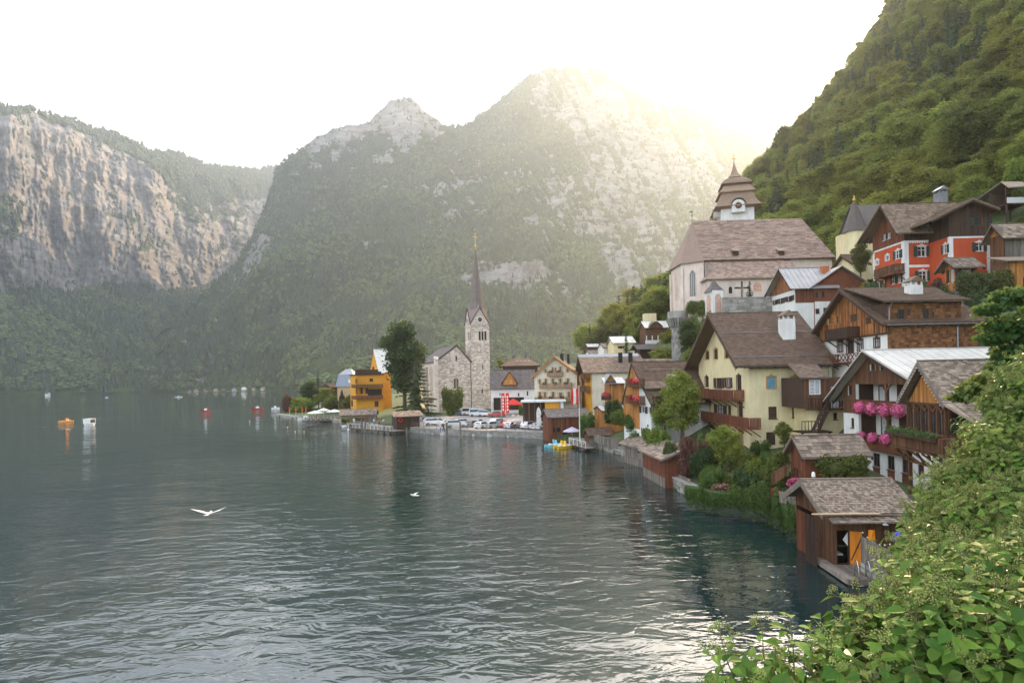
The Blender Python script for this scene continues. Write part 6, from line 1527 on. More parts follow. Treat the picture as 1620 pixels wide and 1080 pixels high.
for (a, b, zt_, zb_) in ((225,382,362,410),(147,470,480,530),(100,545,627,670)):
 s0, z0 = h.at('F', 830+a/6.353, 530+zb_/6.353, off=1.0); s1, _ = h.at('F', 830+b/6.353, 530+zb_/6.353, off=1.0); h.balcony('F', s0, s1, z0, 1.0, 1.0, mat('pale_rail', (.30,.19,.11), .8, .3, 4, .3), brackets=False)
 n = max(2, int((s1-s0)/2.2));
 for k in range(n):
  q = MB(); c = s0+(s1-s0)*(k+.5)/n; q.box(c-.45,c+.45,-1.22,-1.04,z0+.75,z0+.98, 1)
  for j in range(60): p = Vector((c+rgf.uniform(-.5,.5), -1.13+rgf.gauss(0,.1), z0+1.02+rgf.uniform(-.1,.2))); q.add([tuple(p), tuple(p+Vector((.1,0,.05))), tuple(p+Vector((.02,-.05,.12)))], [(0,1,2)], 0, rgf.random())
  q.build('flower_box', [LF_BOX, WD_DARK], h.root)
for (u, v) in ((apx[0]+1.2,5),(apx[0]+.6,8),(apx[0]+2.0,10)): h.chimney(u, v, zr-1.5, zr+1.0, .6, .6, P_BLACK, SH_SLATE, hood=False)
h.windows_done = True

# --- ochre and cream house with the big roof
h = House('ochre_cream_house', 'long cream house with ochre end strip, large shingled roof and honey gable balconies', 'house', (934.5,648,118), 0, px_left=921, px_right=1026, base=3.0)
f = fit(h, (934.5,590.5), (921.5,562.5), .5, lim=(.45,.6)); apply_fit(h, f, {'*': W_HOTEL, 'L': W_OCHRE})
quoin(h, 'F', 0, .35, -2, f['ze']-.2, 'ochre_band', W_OCHRE)
planks(h, 'L', [(0,f['ze']-2.0),(h.Lv,f['ze']-2.0),(h.Lv,f['ze']),(f['ridge']*h.Lv,f['zr']),(0,f['ze'])], WD_GOLD, .25, .04)
h.roof(SH_MID, ov=.5, g0=1.4, g1=.4, courses=(.5,.42), ridge=f['ridge'], rafters=False)
for (y0, y1) in ((599,589),(621,610)):
 s0, z0 = h.at('L', 936, y0, off=1.3); s1, _ = h.at('L', 918, y0, off=1.3); h.balcony('L', max(s0,-.6), min(s1,h.Lv), z0, 1.3, 1.1, WD_BROWN, brackets=False)
q = MB(); q.prism([(-1.4, f['ridge']*h.Lv, f['zr']+.3), (h.Lu, f['ridge']*h.Lv, f['zr']+.3), (h.Lu, f['ridge']*h.Lv-1.4, f['zr']-.5), (-1.4, f['ridge']*h.Lv-1.4, f['zr']-.5)], (0,0,.12)); q.build('ridge_sheet', M_ZINC, h.root)
for px in (982, 998): s, z = h.at('F', px, 562, off=-4); h.chimney(s, 4.5, z-2, z+.6, .8, .6, P_BLACK, SH_SLATE, hood=False)

# --- the honey bay building with flower box
h = House('honey_bay_house', 'honey coloured timber bay house with small tin gables and a red flower box', 'house', (965,650,100), 0, px_left=958, px_right=989, base=3.0)
zt = h.at('F', 975, 606)[1]; zb = h.at('F', 975, 637)[1]
h.body(zt, None, 'u', {'*': WD_GOLD}); planks(h, 'F', [(0,zb),(h.Lu,zb),(h.Lu,zt),(0,zt)], WD_GOLD, .24, .05); planks(h, 'L', [(0,zb),(h.Lv,zb),(h.Lv,zt),(0,zt)], WD_GOLD, .24, .05)
a0, zz0 = h.at('F', 956, 609, off=.8); a1, _ = h.at('F', 990, 606, off=.8)
q = MB(); q.prism([(a0,-.8,zt-.1),(a1,-.8,zt-.1),(a1,2.5,zt+.9),(a0,2.5,zt+.9)], (0,0,.12)); q.build('canopy_roof', M_ZINC, h.root)
ap_ = h.at('F', 965, 593, off=0); w = 7/920*100
q = MB(); q.prism([(ap_[0]-w,-.2,zt+.3),(ap_[0]+w,-.2,zt+.3),(ap_[0],-.2,ap_[1])], (0,4,0)); q.build('dormer_gable', WD_GOLD, h.root)
for sg in (-1, 1): q = MB(); q.prism([(ap_[0],-.6,ap_[1]+.1),(ap_[0]+sg*w*1.3,-.6,zt+.1),(ap_[0]+sg*w*1.3,4,zt+.1),(ap_[0],4,ap_[1]+.1)], (0,0,.1)); q.build('dormer_roof', M_SEAM, h.root)
s0, z0 = h.at('F', 952, 630, off=.4); s1, z1 = h.at('F', 966, 622, off=.4); q = MB(); q.box(s0, s1, -.6, .1, z0-.3, z0+.4, 1); flower_ball(q, ((s0+s1)/2, -.3, (z0+z1)/2+.2), ((s1-s0)/2, .4, .5), 380, 0, rgf, .13); q.build('flower_box', [FL_RED, WD_DARK], h.root)
# honey shed with tin roof in front
h = cottage('honey_shed', 'small honey timber shed with tin roof above the green bank', (953,668,93), 0, 941, 962, (945,641), (951.5,650), WD_GOLD, M_SEAM, Lu=4.2, seam=.7, base=3.0, ov=.4)
planks(h, 'L', [(0,0),(h.Lv,0),(h.Lv,h.f['ze']),(0,h.f['ze'])], WD_GOLD, .2, .04)

# --- white and honey house with two dormers
h = House('dormer_house', 'narrow white and honey timber house with two shed dormers and flowered balconies', 'house', (1031,690,71), 8, px_left=987.5, Lu=8.5, base=3.4)
f = fit(h, (1036,641), (998.3,572.5), .5, lim=(.5,.76))
h.windows('L', [(1015,643,1021,653),(1025,643.5,1028.5,654),(1016,677,1018,686),(1020,678,1022.5,686.5),(1025.5,680,1028,688)], frame=P_WHITE, cross=1, shutters=P_BROWN)
apply_fit(h, f, {'*': W_WHITE}); h.finish(); sp_ = h.at('L', 1012, 650)[0]
planks(h, 'L', [(sp_,1.0),(h.Lv,1.0),(h.Lv,f['ze']),(f['ridge']*h.Lv,f['zr']),(sp_, f['ze']+(f['zr']-f['ze'])*sp_/(f['ridge']*h.Lv)-.05)], WD_GOLD, .22, .03)
h.roof(SH_BROWN, ov=.5, g0=f['g0'], g1=.3, courses=(.45,.4), ridge=f['ridge'], rafters=False)
for (zt_, zb_) in ((601,612),(628,640)):
 s0, z0 = h.at('L', 1011, zb_-1, off=.9); s1, _ = h.at('L', 990, zb_-1, off=.9); B = h.balcony('L', s0, min(s1, h.Lv+.3), z0, .9, 1.0, WD_BROWN, brackets=False)
 q = MB(); flower_ball(q, (1.6,-1.0,.7), (1.7,.22,.4), 320, 0, rgf, .1); q.build('flower_box', [FL_RED], B)
for (x0, x1, ye, yr, v0) in ((1019,1072,587,569,.52),(1019,1070,615,597,.17)):
 u0, _ = h.at('F', x0, ye, off=-h.Lv*v0); vd = h.Lv*v0; zE = h.at('F', x0+8, ye, off=-vd+.5)[1]; u1, _ = h.at('F', x1, ye, off=-vd); zR = h.at('F', x0, yr, off=-vd-2.6)[1]; u0 = max(u0, -.4)
 q = MB(); q.box(u0+.4, u1, vd, vd+3.0, zE-1.6, zE-.06); D = q.build('dormer', WD_DARK, h.root)
 q = MB(); q.prism([(u0,vd-.5,zE),(u1+.3,vd-.5,zE),(u1+.3,vd+2.8,zR),(u0-.2,vd+2.8,zR)], (0,0,.12)); rr = q.build('dormer_roof', SH_GREY, D); shingles((u0,vd-.5,zE+.13), (1,0,0), u1-u0, (0,3.3,zR-zE), .45, .4, SH_MID, rr)
 q = MB(); q.box(u0+1.4, u0+2.3, vd-.03, vd-.003, zE-.9, zE-.2); q.build('dormer_window', P_OCHRE, D)
s, z = h.at('F', 1064, 603, off=-2.5); h.chimney(s, 2.6, z-1.3, z+.9, 1.1, .9, W_WHITE, M_ZINC, hood=False)
q = MB(); q.box(.15, 2.2, -1.3, -.01, 3.0, 5.4); q.build('timber_bay', WD_DARK, h.root)
q = MB(); q.box(.15, 2.4, -1.9, -1.3, 3.0, 3.9); q.build('bay_balcony', WD_RED, h.root)

# --- white hall behind the church, dark roofs beyond
h = House('white_hall', 'long low white hall with dark slate roof and honey gable dormer, beside the church tower', 'hall', (777,648,158), 0, Lv=9, px_right=848, base=2.5)
ze = h.at('F', 800, 613)[1]; zr = h.at('F', 800, 586.5, off=-4.5)[1]
h.holes['F'] += h.rects('F', [(781,628,829,649)]); h.windows('F', [(819,621,822,627),(833,618,836,626),(790,621,792,626)], frame=P_WHITE, cross=0)
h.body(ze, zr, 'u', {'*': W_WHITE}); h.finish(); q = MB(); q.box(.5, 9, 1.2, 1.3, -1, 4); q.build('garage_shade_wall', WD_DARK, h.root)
h.roof(SH_SLATE, ov=.5, g0=.3, g1=.1, courses=(.6,.5), rafters=False)
s0, z0 = h.at('F', 795.5, 609, off=.1); s1, _ = h.at('F', 817, 609, off=.1); sa, za = h.at('F', 806, 587, off=.6)
q = MB(); q.prism([(s0,-.15,z0),(s1,-.15,z0),(s1,-.15,z0+.6),((s0+s1)/2,-.15,za-.2),(s0,-.15,z0+.6)], (0,4,0)); D = q.build('dormer', WD_GOLD, h.root)
for sg in (-1, 1): q = MB(); q.prism([((s0+s1)/2,-.6,za),((s0+s1)/2+sg*(s1-s0)*.62,-.6,z0+.35),((s0+s1)/2+sg*(s1-s0)*.62,4,z0+.35),((s0+s1)/2,4,za)], (0,0,.12)); q.build('dormer_roof', SH_GREY, D)
for x in (.3,.6): q = MB(); c = s0+(s1-s0)*x; q.box(c-.45,c+.25,-.2,-.153,z0+.3,z0+1.5); q.build('dormer_window', P_OCHRE, D)
h = House('black_roof_house', 'broad house with black hipped roof behind the white hall', 'house', (796,600,185), 0, Lv=12, px_right=852, base=4)
ze = h.at('F', 800, 578)[1]; h.body(ze, None, 'u', WD_DARK); z2 = h.at('F', 800, 566, off=-5)[1]
q = MB(); a, b = -1, h.Lu+1; q.add([(a,-1,ze-.2),(b,-1,ze-.2),(b,13,ze-.2),(a,13,ze-.2),(a+4,6,z2),(b-4,6,z2)], [(0,1,5,4),(1,2,5),(2,3,4,5),(3,0,4),(0,3,2,1)]); q.build('roof', SH_BROWN, h.root)
q = MB();
for x in (3, 7): q.box(x,x+.8,5.5,6.5,z2-1,z2+.9)
q.build('chimney_pair', SH_SLATE, h.root)
q = MB()
for k in range(4): q.box(h.Lu-7+k*1.3, h.Lu-6.2+k*1.3, 1.6, 1.9, ze+1.35, ze+1.5)
q.build('skylight_row', P_WHITE, h.root)

# ------------------------------------------------------------------ lake church with the needle spire
h = House('lake_church', 'pale stone church with gabled front and slate roof behind the car park', 'church', (691,650,168), 22, px_left=667, px_right=745.5, base=2.6)
LC = h; ap_ = h.at('F', 722, 546); le = h.at('F', 693, 571); re_ = h.at('F', 745, 573); h.Lv = 19
wn_ = h.rects('F', [(717.4,597,726,614.5)])[0]; sl_ = h.rects('F', [(720.8,563,723,571)])[0]; h.holes['F'] += [wn_, sl_]
rd = ap_[0]/h.Lu; rd = min(max(rd,.42),.62); h.body(le[1], ap_[1], 'v', {'*': S_STONE}, rd)
bricks(h, 'F', 0, h.Lu, 0, ap_[1], .75, .42, S_STONE, prof=[(0,-1),(h.Lu,-1),(h.Lu,le[1]),(h.Lu*rd,ap_[1]),(0,le[1])], holes=h.holes['F'])
for (a, b, c, d) in (wn_, sl_):
 q = MB(); w = (b-a)/2; m = (a+b)/2; q.prism([(a,.12,c),(b,.12,c),(b,.12,d),(a,.12,d)], (0,.04,0)); W = q.build('window', GLASS, h.root)
q = MB(); a, b, c, d = wn_; w = (b-a)/2; m = (a+b)/2
for s in (a+.06, m, b-.06): q.box(s-.06,s+.06,.02,.1,c,d)
for z in np.linspace(c, d-.5, 5): q.box(a,b,.03,.09,z,z+.07)
for sg in (-1, 1): q.prism([(m+sg*w,.0,d+.003),(m+sg*w,.0,d-w*1.2),(m+sg*w*.8,.0,d-w*.6),(m+sg*w*.45,.0,d-w*.2),(m,.0,d+.003)], (0,.1,0))
q.build('tracery', W_HOTEL, h.root)
for (s, w_) in ((-.55, 1.1),): q = MB(); q.box(s, s+w_, -.7, -.01, -2, le[1]+.4); q.prism([(s-.1,-.85,le[1]+.4),(s+w_+.1,-.85,le[1]+.4),(s+w_+.1,0,le[1]+1.2),(s-.1,0,le[1]+1.2)], (0,0,.15)); q.build('buttress', S_STONE, h.root)
h.axis = 'v'; h.roof(SH_SLATE, ov=.5, g0=.35, g1=.3, ze=le[1], zr=ap_[1], ridge=rd, courses=(.6,.5), verge=WD_DARK, rafters=False)
for (y,) in ((4.5,),(9,),(13.5,)): q = MB(); q.box(-.9,-.01,y,y+1,-2,le[1]-1.5); q.build('buttress', S_STONE, h.root)
q = MB(); q.box(-.15, h.Lu, -.14, -.055, 3.2, 3.5); q.build('plinth_band', S_STONE, h.root)
# tower
h = House('church_spire_tower', 'slender stone tower with clock gables and tall needle spire beside the lake church', 'church tower', (747,650,172), 20, px_left=738.5, px_right=776.5, base=2.6)
TWR = h; h.Lv = h.Lu; W_ = h.Lu; zt = h.at('F', 762, 513)[1]; zg = h.at('F', 762, 487)[1]; zs = h.at('F', 756, 391)[1];
for (x0,y0,x1,y1) in ((757.5,524,760.5,538),(762,524,765,538),(766.5,524,769.5,538),(762,614,764,622),(763,577,764.5,584)): h.holes['F'].append(h.rects('F', [(x0,y0,x1,y1)])[0])
h.holes['L'] += h.rects('L', [(740.5,525,742,538),(743.2,525,744.7,538)])
h.body(zt, None, 'u', {'*': S_STONE});
for face in 'FL': bricks(h, face, 0, W_, 0, zt, .62, .4, S_STONE, holes=h.holes[face])
for face, L in (('F',W_),('L',W_)):
 prof = [(0,zt),(W_,zt),(W_*.62,zg*.78+zt*.22),(W_/2,zg),(W_*.38,zg*.78+zt*.22)]
 q = MB(); a = [h.loc(face, s, z, -.0) for s, z in ((0,zt),(W_,zt),(W_/2,zg))]; q.prism(a, h.loc(face,0,0,-.5)-h.loc(face,0,0,0)); q.build('gable', S_STONE, h.root)
 bricks(h, face, 0, W_, zt, zg, .5, .35, S_STONE, prof=[(0,zt),(W_,zt),(W_/2,zg)])
 q = MB();
 for sg in (-1, 1): q.beam(h.loc(face, W_/2, zg+.15, .1), h.loc(face, W_/2+sg*W_*.54, zt-.15, .1), .22, .22)
 q.build('gable_coping', P_BROWN, h.root)
 q = MB(); [q.box(*(lambda p0, p1: (min(p0.x,p1.x),max(p0.x,p1.x),min(p0.y,p1.y),max(p0.y,p1.y),p0.z,p1.z))(h.loc(face, s0, zz, .0), h.loc(face, s1, zz+.18, .22))) for s0, s1, zz in ((-.1,W_+.1,zt-.3),(-.1,W_+.1,6.0))]; q.build('string_course', S_STONE, h.root)
 for a_, b_, c_, d_ in h.holes[face]: q = MB(); q.poly([h.loc(face,a_,c_,-.18),h.loc(face,b_,c_,-.18),h.loc(face,b_,d_,-.18),h.loc(face,a_,d_,-.18)]); q.build('louvre', P_BLACK, h.root)
zc_ = zt+1.4
clock(h.root, (W_/2, -.12, zc_), 1.05, 'F'); clock(h.root, (-.12, W_/2, zc_), 1.05, 'L')
q = MB(); c = (W_/2, W_/2); r0 = W_*.56
prof8 = [(r0*1.0, zt+1.2),(r0*.78, zt+4.0),(r0*.55, zt+(zs-zt)*.36),(r0*.30,zt+(zs-zt)*.66),(.12,zs)]
q.lathe(prof8, 8, (c[0],c[1],0), 0, .5, math.pi/8); sp = q.build('spire', SH_SPIRE, h.root)
q = MB()
for sx, sy in ((0,0),(1,0),(0,1),(1,1)): q.add([(c[0]+(sx-.5)*W_*1.02, c[1]+(sy-.5)*W_*1.02, zt-.1), (c[0]+(sx-.5)*.0, c[1]+(sy-.5)*W_, zg), (c[0]+(sx-.5)*W_, c[1], zg), (c[0], c[1], zg+5)], [(0,1,3),(0,3,2)])
q.build('spire_foot', SH_SPIRE, h.root)
zf = h.at('F', 755, 373)[1]
q = MB(); q.tube([(c[0],c[1],zs-1),(c[0],c[1],zf+1.6)], .09, 6); q.ball((c[0],c[1],zs+.9), .42, 10, 8); q.box(c[0]-.7,c[0]+.7,c[1]-.06,c[1]+.06,zf+.3,zf+.5); q.build('cross', M_GOLD, h.root)

# ------------------------------------------------------------------ lakeside hotel group at the left
h = House('ochre_lake_hotel', 'ochre lakeside hotel with dark roof terrace and two long railed balconies', 'hotel', (564,650,186), 25, px_left=555, px_right=606, base=2.4)
zt = h.at('F', 580, 593)[1]; LH = h
h.windows('F', z2p([(1000,430,1035,480),(952,222,985,250),(870,310,890,360),(915,310,940,360)], 420, 560, 5.786), frame=P_BROWN, cross=1)
h.windows('L', z2p([(785,420,800,475),(825,310,840,360),(822,225,840,265)], 420, 560, 5.786), frame=P_BROWN)
h.body(zt, None, 'u', {'*': W_OCHRE}); h.finish()
for (y, hh) in ((631,.0),(613,0)):
 s0, z0 = h.at('F', 557, y, off=1.6); s1, _ = h.at('F', 606, y, off=1.6); h.balcony('F', s0, s1, z0, 1.6, 1.0, WD_RED if y > 620 else WD_BROWN, brackets=False)
q = MB(); q.box(-.5, h.Lu+.5, -.6, h.Lv, zt, zt+.25); q.build('flat_roof', WD_DARK, h.root)
q = MB(); q.box(-.3, h.Lu*.95, -.4, -.3, zt+.25, zt+1.1); q.box(.5, h.Lu*.9, 2, 4, zt+.25, zt+1.8); q.build('terrace_parapet', WD_DARK, h.root)
q = MB(); s0, z0 = h.at('F', 582, 626); s1, z1 = h.at('F', 604, 615); q.box(s0, s1, -.06, -.003, z0, z1); q.build('glazed_front', P_BLACK, h.root)
h = cottage('ochre_gable_house', 'tall ochre house with pale metal roof rising behind the ochre lake hotel', (600,640,200), 25, 586, 620, (594,551), (602,590), W_OCHRE, M_WHITE_TIN, base=2.5, seam=1.5, wL=[(589,580,592,588)], ov=.6)
h = House('grey_mansard_house', 'house with blue grey mansard metal roof left of the ochre lake hotel', 'house', (534,630,205), 0, Lv=9, px_right=560, base=2.2)
ze = h.at('F', 545, 611)[1]; zm = h.at('F', 545, 592)[1]; h.body(ze, None, 'u', {'*': mat('tan_render', (.52,.38,.22), .9, .05)})
q = MB(); q.add([(-.5,-.5,ze),(h.Lu+.5,-.5,ze),(h.Lu+.5,9.5,ze),(-.5,9.5,ze),(0.3,.6,zm),(h.Lu-.3,.6,zm),(h.Lu-.3,8.4,zm),(.3,8.4,zm),(2,4.5,zm+2),(h.Lu-2,4.5,zm+2)], [(0,1,5,4),(1,2,6,5),(2,3,7,6),(3,0,4,7),(4,5,9,8),(5,6,9),(6,7,8,9),(7,4,8),(0,3,2,1)]); rr = q.build('mansard_roof', M_ZINC, h.root)
q = MB(); q.box(h.Lu*.7, h.Lu*.85, -.3, .4, ze+1.2, ze+2.4); q.build('roof_window', P_WHITE, h.root); seams((-.5,-.55,ze), (1,0,0), h.Lu+1, (0,1.1,zm-ze), .8, M_ZINC, rr)
cottage('brown_roof_cottage', 'cottage with brown shingled roof between conifer and grey mansard house', (524,622,220), 25, 508, 534, (514,606), (525,613), WD_DARK, SH_BROWN, base=2.2)

# long low boathouse, hut with life ring
h = House('long_boathouse', 'long low boathouse with weathered plank roof below the ochre hotel', 'boathouse', (540,664,158), 6, Lv=4, px_right=594, base=1.0)
ze = h.at('F', 560, 655.5)[1]; zr = h.at('F', 560, 648, off=-2)[1]; h.body(ze, zr, 'u', WD_GREY); h.roof(SH_GREY, ov=.5, g0=.6, g1=.4, courses=(.5,.4), rafters=False)
h = House('life_ring_hut', 'dark waterside hut with flat shingled roof and a red life ring', 'hut', (628,677,128), 22, px_left=620, px_right=664, base=1.35, sink=.6)
ze = h.at('F', 640, 658.5)[1]; h.body(ze, None, 'u', WD_DARK); planks(h, 'F', [(0,0),(h.Lu,0),(h.Lu,ze),(0,ze)], WD_DARK, .25, .05)
q = MB(); q.prism([(-.9,-.9,ze-.05),(h.Lu+.9,-.9,ze-.05),(h.Lu+.3,h.Lv*.6,ze+.9),(-.3,h.Lv*.6,ze+.9)], (0,0,.15)); rr = q.build('roof', SH_GREY, h.root); shingles((-.9,-.9,ze+.1), (1,0,0), h.Lu+1.8, (0,h.Lv*.6+.9,.95), .5, .4, SH_GREY, rr)
q = MB();
for i in range(14):
 t0, t1 = 2*math.pi*i/14, 2*math.pi*(i+1)/14; q.tube([(.8+.42*math.cos(t0),-.15,1.5+.42*math.sin(t0)),(.8+.42*math.cos(t1),-.15,1.5+.42*math.sin(t1))], .13, 6)
o = q.build('life_ring', P_RED, None, h.O, rz=h.a); tag(o, 'red life ring hanging on the dark waterside hut', 'life ring')

# red hut at the pedal boats
h = House('brown_lake_hut', 'brown timber hut with corrugated roof behind the flagpole and pedal boats', 'hut', (867.5,692,104), 9, px_left=859, px_right=930, base=1.1)
f = fit(h, (865.4,661.5), (861.5,647.5), .6, ridge=.5); apply_fit(h, f, WD_RED)
planks(h, 'F', [(0,0),(h.Lu,0),(h.Lu,f['ze']),(0,f['ze'])], WD_RED, .25, .04, holes=[h.rects('F', [(875,676,886,683)])[0], h.rects('F', [(891,678,899,692)])[0]])
for r in h.rects('F', [(875,676,886,683),(891,678,899,692)]): q = MB(); q.poly([(r[0],-.01,r[2]),(r[1],-.01,r[2]),(r[1],-.01,r[3]),(r[0],-.01,r[3])]); q.build('dark_opening', P_BLACK, h.root)
h.roof(SH_SLATE, ov=.6, g0=f['g0'], g1=.5, courses=(.35,.45), rafters=False)
q = MB()
for k in range(4): q.box(h.Lu*k/3*.45, h.Lu*k/3*.45+.16, -1.1, -.95, -1.2, f['ze']-.4)
q.build('front_post_row', WD_BROWN, h.root)
h = House('low_boat_shed', 'low boat shed with dark plank roof on the lake wall right of the pedal boats', 'boat shed', (932,706,91), 8, px_left=925.5, px_right=967, base=.9)
f = fit(h, (930.5,691), (927,677.5), .5, ridge=.5); apply_fit(h, f, WD_GREY); planks(h, 'L', [(0,0),(h.Lv,0),(h.Lv,f['ze']),(h.Lv*.5,f['zr']),(0,f['ze'])], WD_BROWN, .2, .04); h.roof(SH_BROWN, ov=.5, g0=f['g0'], g1=.3, courses=(.4,.4), rafters=False)
# restaurant terrace roof by the hotel, red marquee
h = House('terrace_pavilion', 'flat roofed terrace pavilion with ochre and white panels in front of the balcony hotel', 'pavilion', (828,656,119), -3, Lv=5, px_right=892, base=2.3)
zt = h.at('F', 850, 636)[1]
q = MB(); q.box(-.5,h.Lu+.5,-.6,6,zt,zt+.35); q.build('flat_roof', P_WHITE, h.root)
for k in range(8): q = MB(); x = h.Lu*k/7; q.box(x-.1,x+.1,-.1,.1,0,zt); q.build('post', WD_BROWN, h.root)
q = MB(); a, _ = h.at('F', 862, 642); b, z0 = h.at('F', 886, 648); q.box(a,b,-.15,-.11,z0,zt-.05); q.build('ochre_panel', W_OCHRE, h.root)
q = MB(); q.box(b+.1,h.Lu,-.15,-.11,z0,zt-.05); q.build('white_panel', P_WHITE, h.root); q = MB(); q.box(0,h.Lu,4,4.1,0,zt); q.build('back_wall', WD_DARK, h.root)
# distant houses on the far shore
rgd = random.Random(8)
q = MB(); q.prism([tuple(P(x_, 0, y_))[:2]+(-1,) for x_, y_ in ((270,1275),(480,1180),(490,1500),(270,1500))], (0,0,1.9)); q.build('far_shore', bpy.data.materials['village_ground'])['kind'] = 'structure'
for i, (px, w, hh, m_, r_) in enumerate(((296,5,3.5,W_WHITE,SH_GREY),(312,6,4,W_CREAM,SH_BROWN),(327,6,4,W_CREAM,SH_GREY),(340,5,3.5,WD_BROWN,SH_GREY),(356,7,4.5,W_WHITE,M_ZINC),(372,9,7,W_WHITE,M_WHITE_TIN),(388,6,4,W_CREAM,SH_GREY),(402,8,6,W_HOTEL,SH_GREY),(432,7,5,W_CREAM,mat('red_tile',(.42,.09,.05))),(461,9,8,W_HOTEL,SH_GREY),(60,6,9,W_WHITE,SH_BROWN),(285,4,3,W_WHITE,SH_BROWN))):
 Y = 1120 if px < 100 else 1300; c = P(px, 0, Y); c.z = 1.0; k = Y/920.; hs_ = empty('shore_house', c, R(rgd.uniform(-20,20)), None, 'house', 'small houses on the far lake shore')
 hs_['label'] = ('white cottage at the left end of the far shore hamlet','cream cottage with brown roof on the far shore','cream cottage under the grey rock on the far shore','brown hut among the far shore cottages','white house with zinc roof on the far shore','largest white house in the middle of the far shore hamlet','low cream house right of the largest white far house','beige guest house on the far shore','cream house with red roof near the far landing place','tall beige house among pale trees at the right end of the far shore','lone white boathouse on the wooded left shore','tiny white boathouse left of the far hamlet')[i]
 W, D_, H_ = w*k*.36, 7, hh*k*.36; q = MB(); q.box(-W,W,0,D_,-1,H_); q.prism([(-W,0,H_),(-W,D_,H_),(-W,D_/2,H_+3.5)], (2*W,0,0)); q.build('wall', m_, hs_)
 q = MB(); q.prism([(-W-1,-1,H_-.5),(W+1,-1,H_-.5),(W+1,D_/2,H_+3.8),(-W-1,D_/2,H_+3.8)], (0,0,.4)); q.prism([(-W-1,D_+1,H_-.5),(W+1,D_+1,H_-.5),(W+1,D_/2,H_+3.8),(-W-1,D_/2,H_+3.8)], (0,0,.4)); q.build('roof', r_, hs_)
# ------------------------------------------------------------------ plants
LF_BEECH = leaf_mat('beech_leaves', (.060,.105,.015), (.23,.25,.04), trans=.38, objvar=.45, warm=(.30,.24,.03))
LF_CONE = leaf_mat('conifer_needles', (.018,.042,.018), (.05,.085,.028), trans=.2, objvar=.3, warm=(.10,.10,.03))
LF_BUSH = leaf_mat('bush_leaves', (.035,.085,.016), (.10,.17,.03), trans=.35, objvar=.35)
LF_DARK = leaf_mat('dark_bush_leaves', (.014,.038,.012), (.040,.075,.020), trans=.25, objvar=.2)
LF_PURP = leaf_mat('purple_leaves', (.045,.018,.020), (.12,.05,.045), trans=.25, objvar=.1, warm=(.2,.08,.06))
LF_LIME = leaf_mat('lime_leaves', (.10,.16,.02), (.24,.30,.04), trans=.4, objvar=.15)
BARK = mat('bark', (.10,.08,.06))
def leaf_cloud(mb, centers, sizes, rg, m=0, up=.35, asp=.55, outward=None, tint=None):
 """many folded leaf-sized faces"""
 n = len(centers); a = rg.normal(size=(n, 3)); a[:, 2] -= .25
 if outward is not None: a = a*.8 + outward*.9
 a /= np.linalg.norm(a, axis=1, keepdims=True)
 r = rg.normal(size=(n, 3)); b = np.cross(a, r); b /= np.linalg.norm(b, axis=1, keepdims=True); c = np.cross(a, b)
 s = sizes[:, None]; p = centers
 V = np.stack([p-a*s*.5, p+b*s*asp*.5+c*s*.12, p+a*s*.5, p-b*s*asp*.5+c*s*.12], 1).reshape(-1, 3)
 k = np.arange(n)[:, None]*4; t = rg.random(n) if tint is None else tint
 mb.add(V, np.concatenate([k+np.array([[0,1,2]]), k+np.array([[0,2,3]])]), m, np.tile(t, 2))
def blob_points(rg, blobs_, n, inner=.55):
 w = np.array([b[3]*b[4] for b in blobs_]); w = w/w.sum(); idx = rg.choice(len(blobs_), n, p=w)
 B = np.array(blobs_)[idx]; d = rg.normal(size=(n, 3)); d /= np.linalg.norm(d, axis=1, keepdims=True)
 rr = (inner + (1-inner)*rg.random(n)**.5)*(1+.13*rg.normal(size=n))
 return B[:, :3] + d*rr[:, None]*B[:, [3, 3, 4]], d
def broad_template(seed, n=5200, leaf=.33, mats_=None, tall=1.0, trunk=True, low=.28, core=True):
 rg = np.random.default_rng(seed); H, W = 10.0, 4.2
 bl = []
 for k in range(22):
  t = rg.random(); z = H*(low + (.93-low)*t); rad = W*(.30+.70*math.sin(math.pi*min(max((z/H-low+.1)/(1.08-low), .05), .97)))*.72
  a = rg.uniform(0, 6.28); d = rad*rg.uniform(.25, .95); r = rg.uniform(.55, 1.5); bl.append((d*math.cos(a), d*math.sin(a), z, r, r*rg.uniform(.6,.9)))
 bl.append((0,0,H*.6,W*.55,H*.28))
 mb = MB(); p, d = blob_points(rg, bl, n); leaf_cloud(mb, p, rg.uniform(.6, 1.35, n)*leaf, rg, outward=d)
 if core:
  for (x, y, z, r, q) in bl: mb.ball((x, y, z), (r*.52, r*.52, q*.52), 7, 5, 0, .05)
 me = mb.mesh('crown', mats_ or [LF_BEECH]); tm = MB(); tm.tube([(0,0,-1.0),(0.05,0,H*.25),(.1,.05,H*.55),(.05,.1,H*.8)], [.28,.22,.13,.05], 7)
 for k in range(5): b = bl[k]; z0 = H*rg.uniform(.2,.5); tm.tube([(0.05,0,z0),(b[0]*.5,b[1]*.5,(z0+b[2])/2),(b[0],b[1],b[2])], [.11,.07,.03], 5)
 return me, tm.mesh('trunk', [BARK], True)
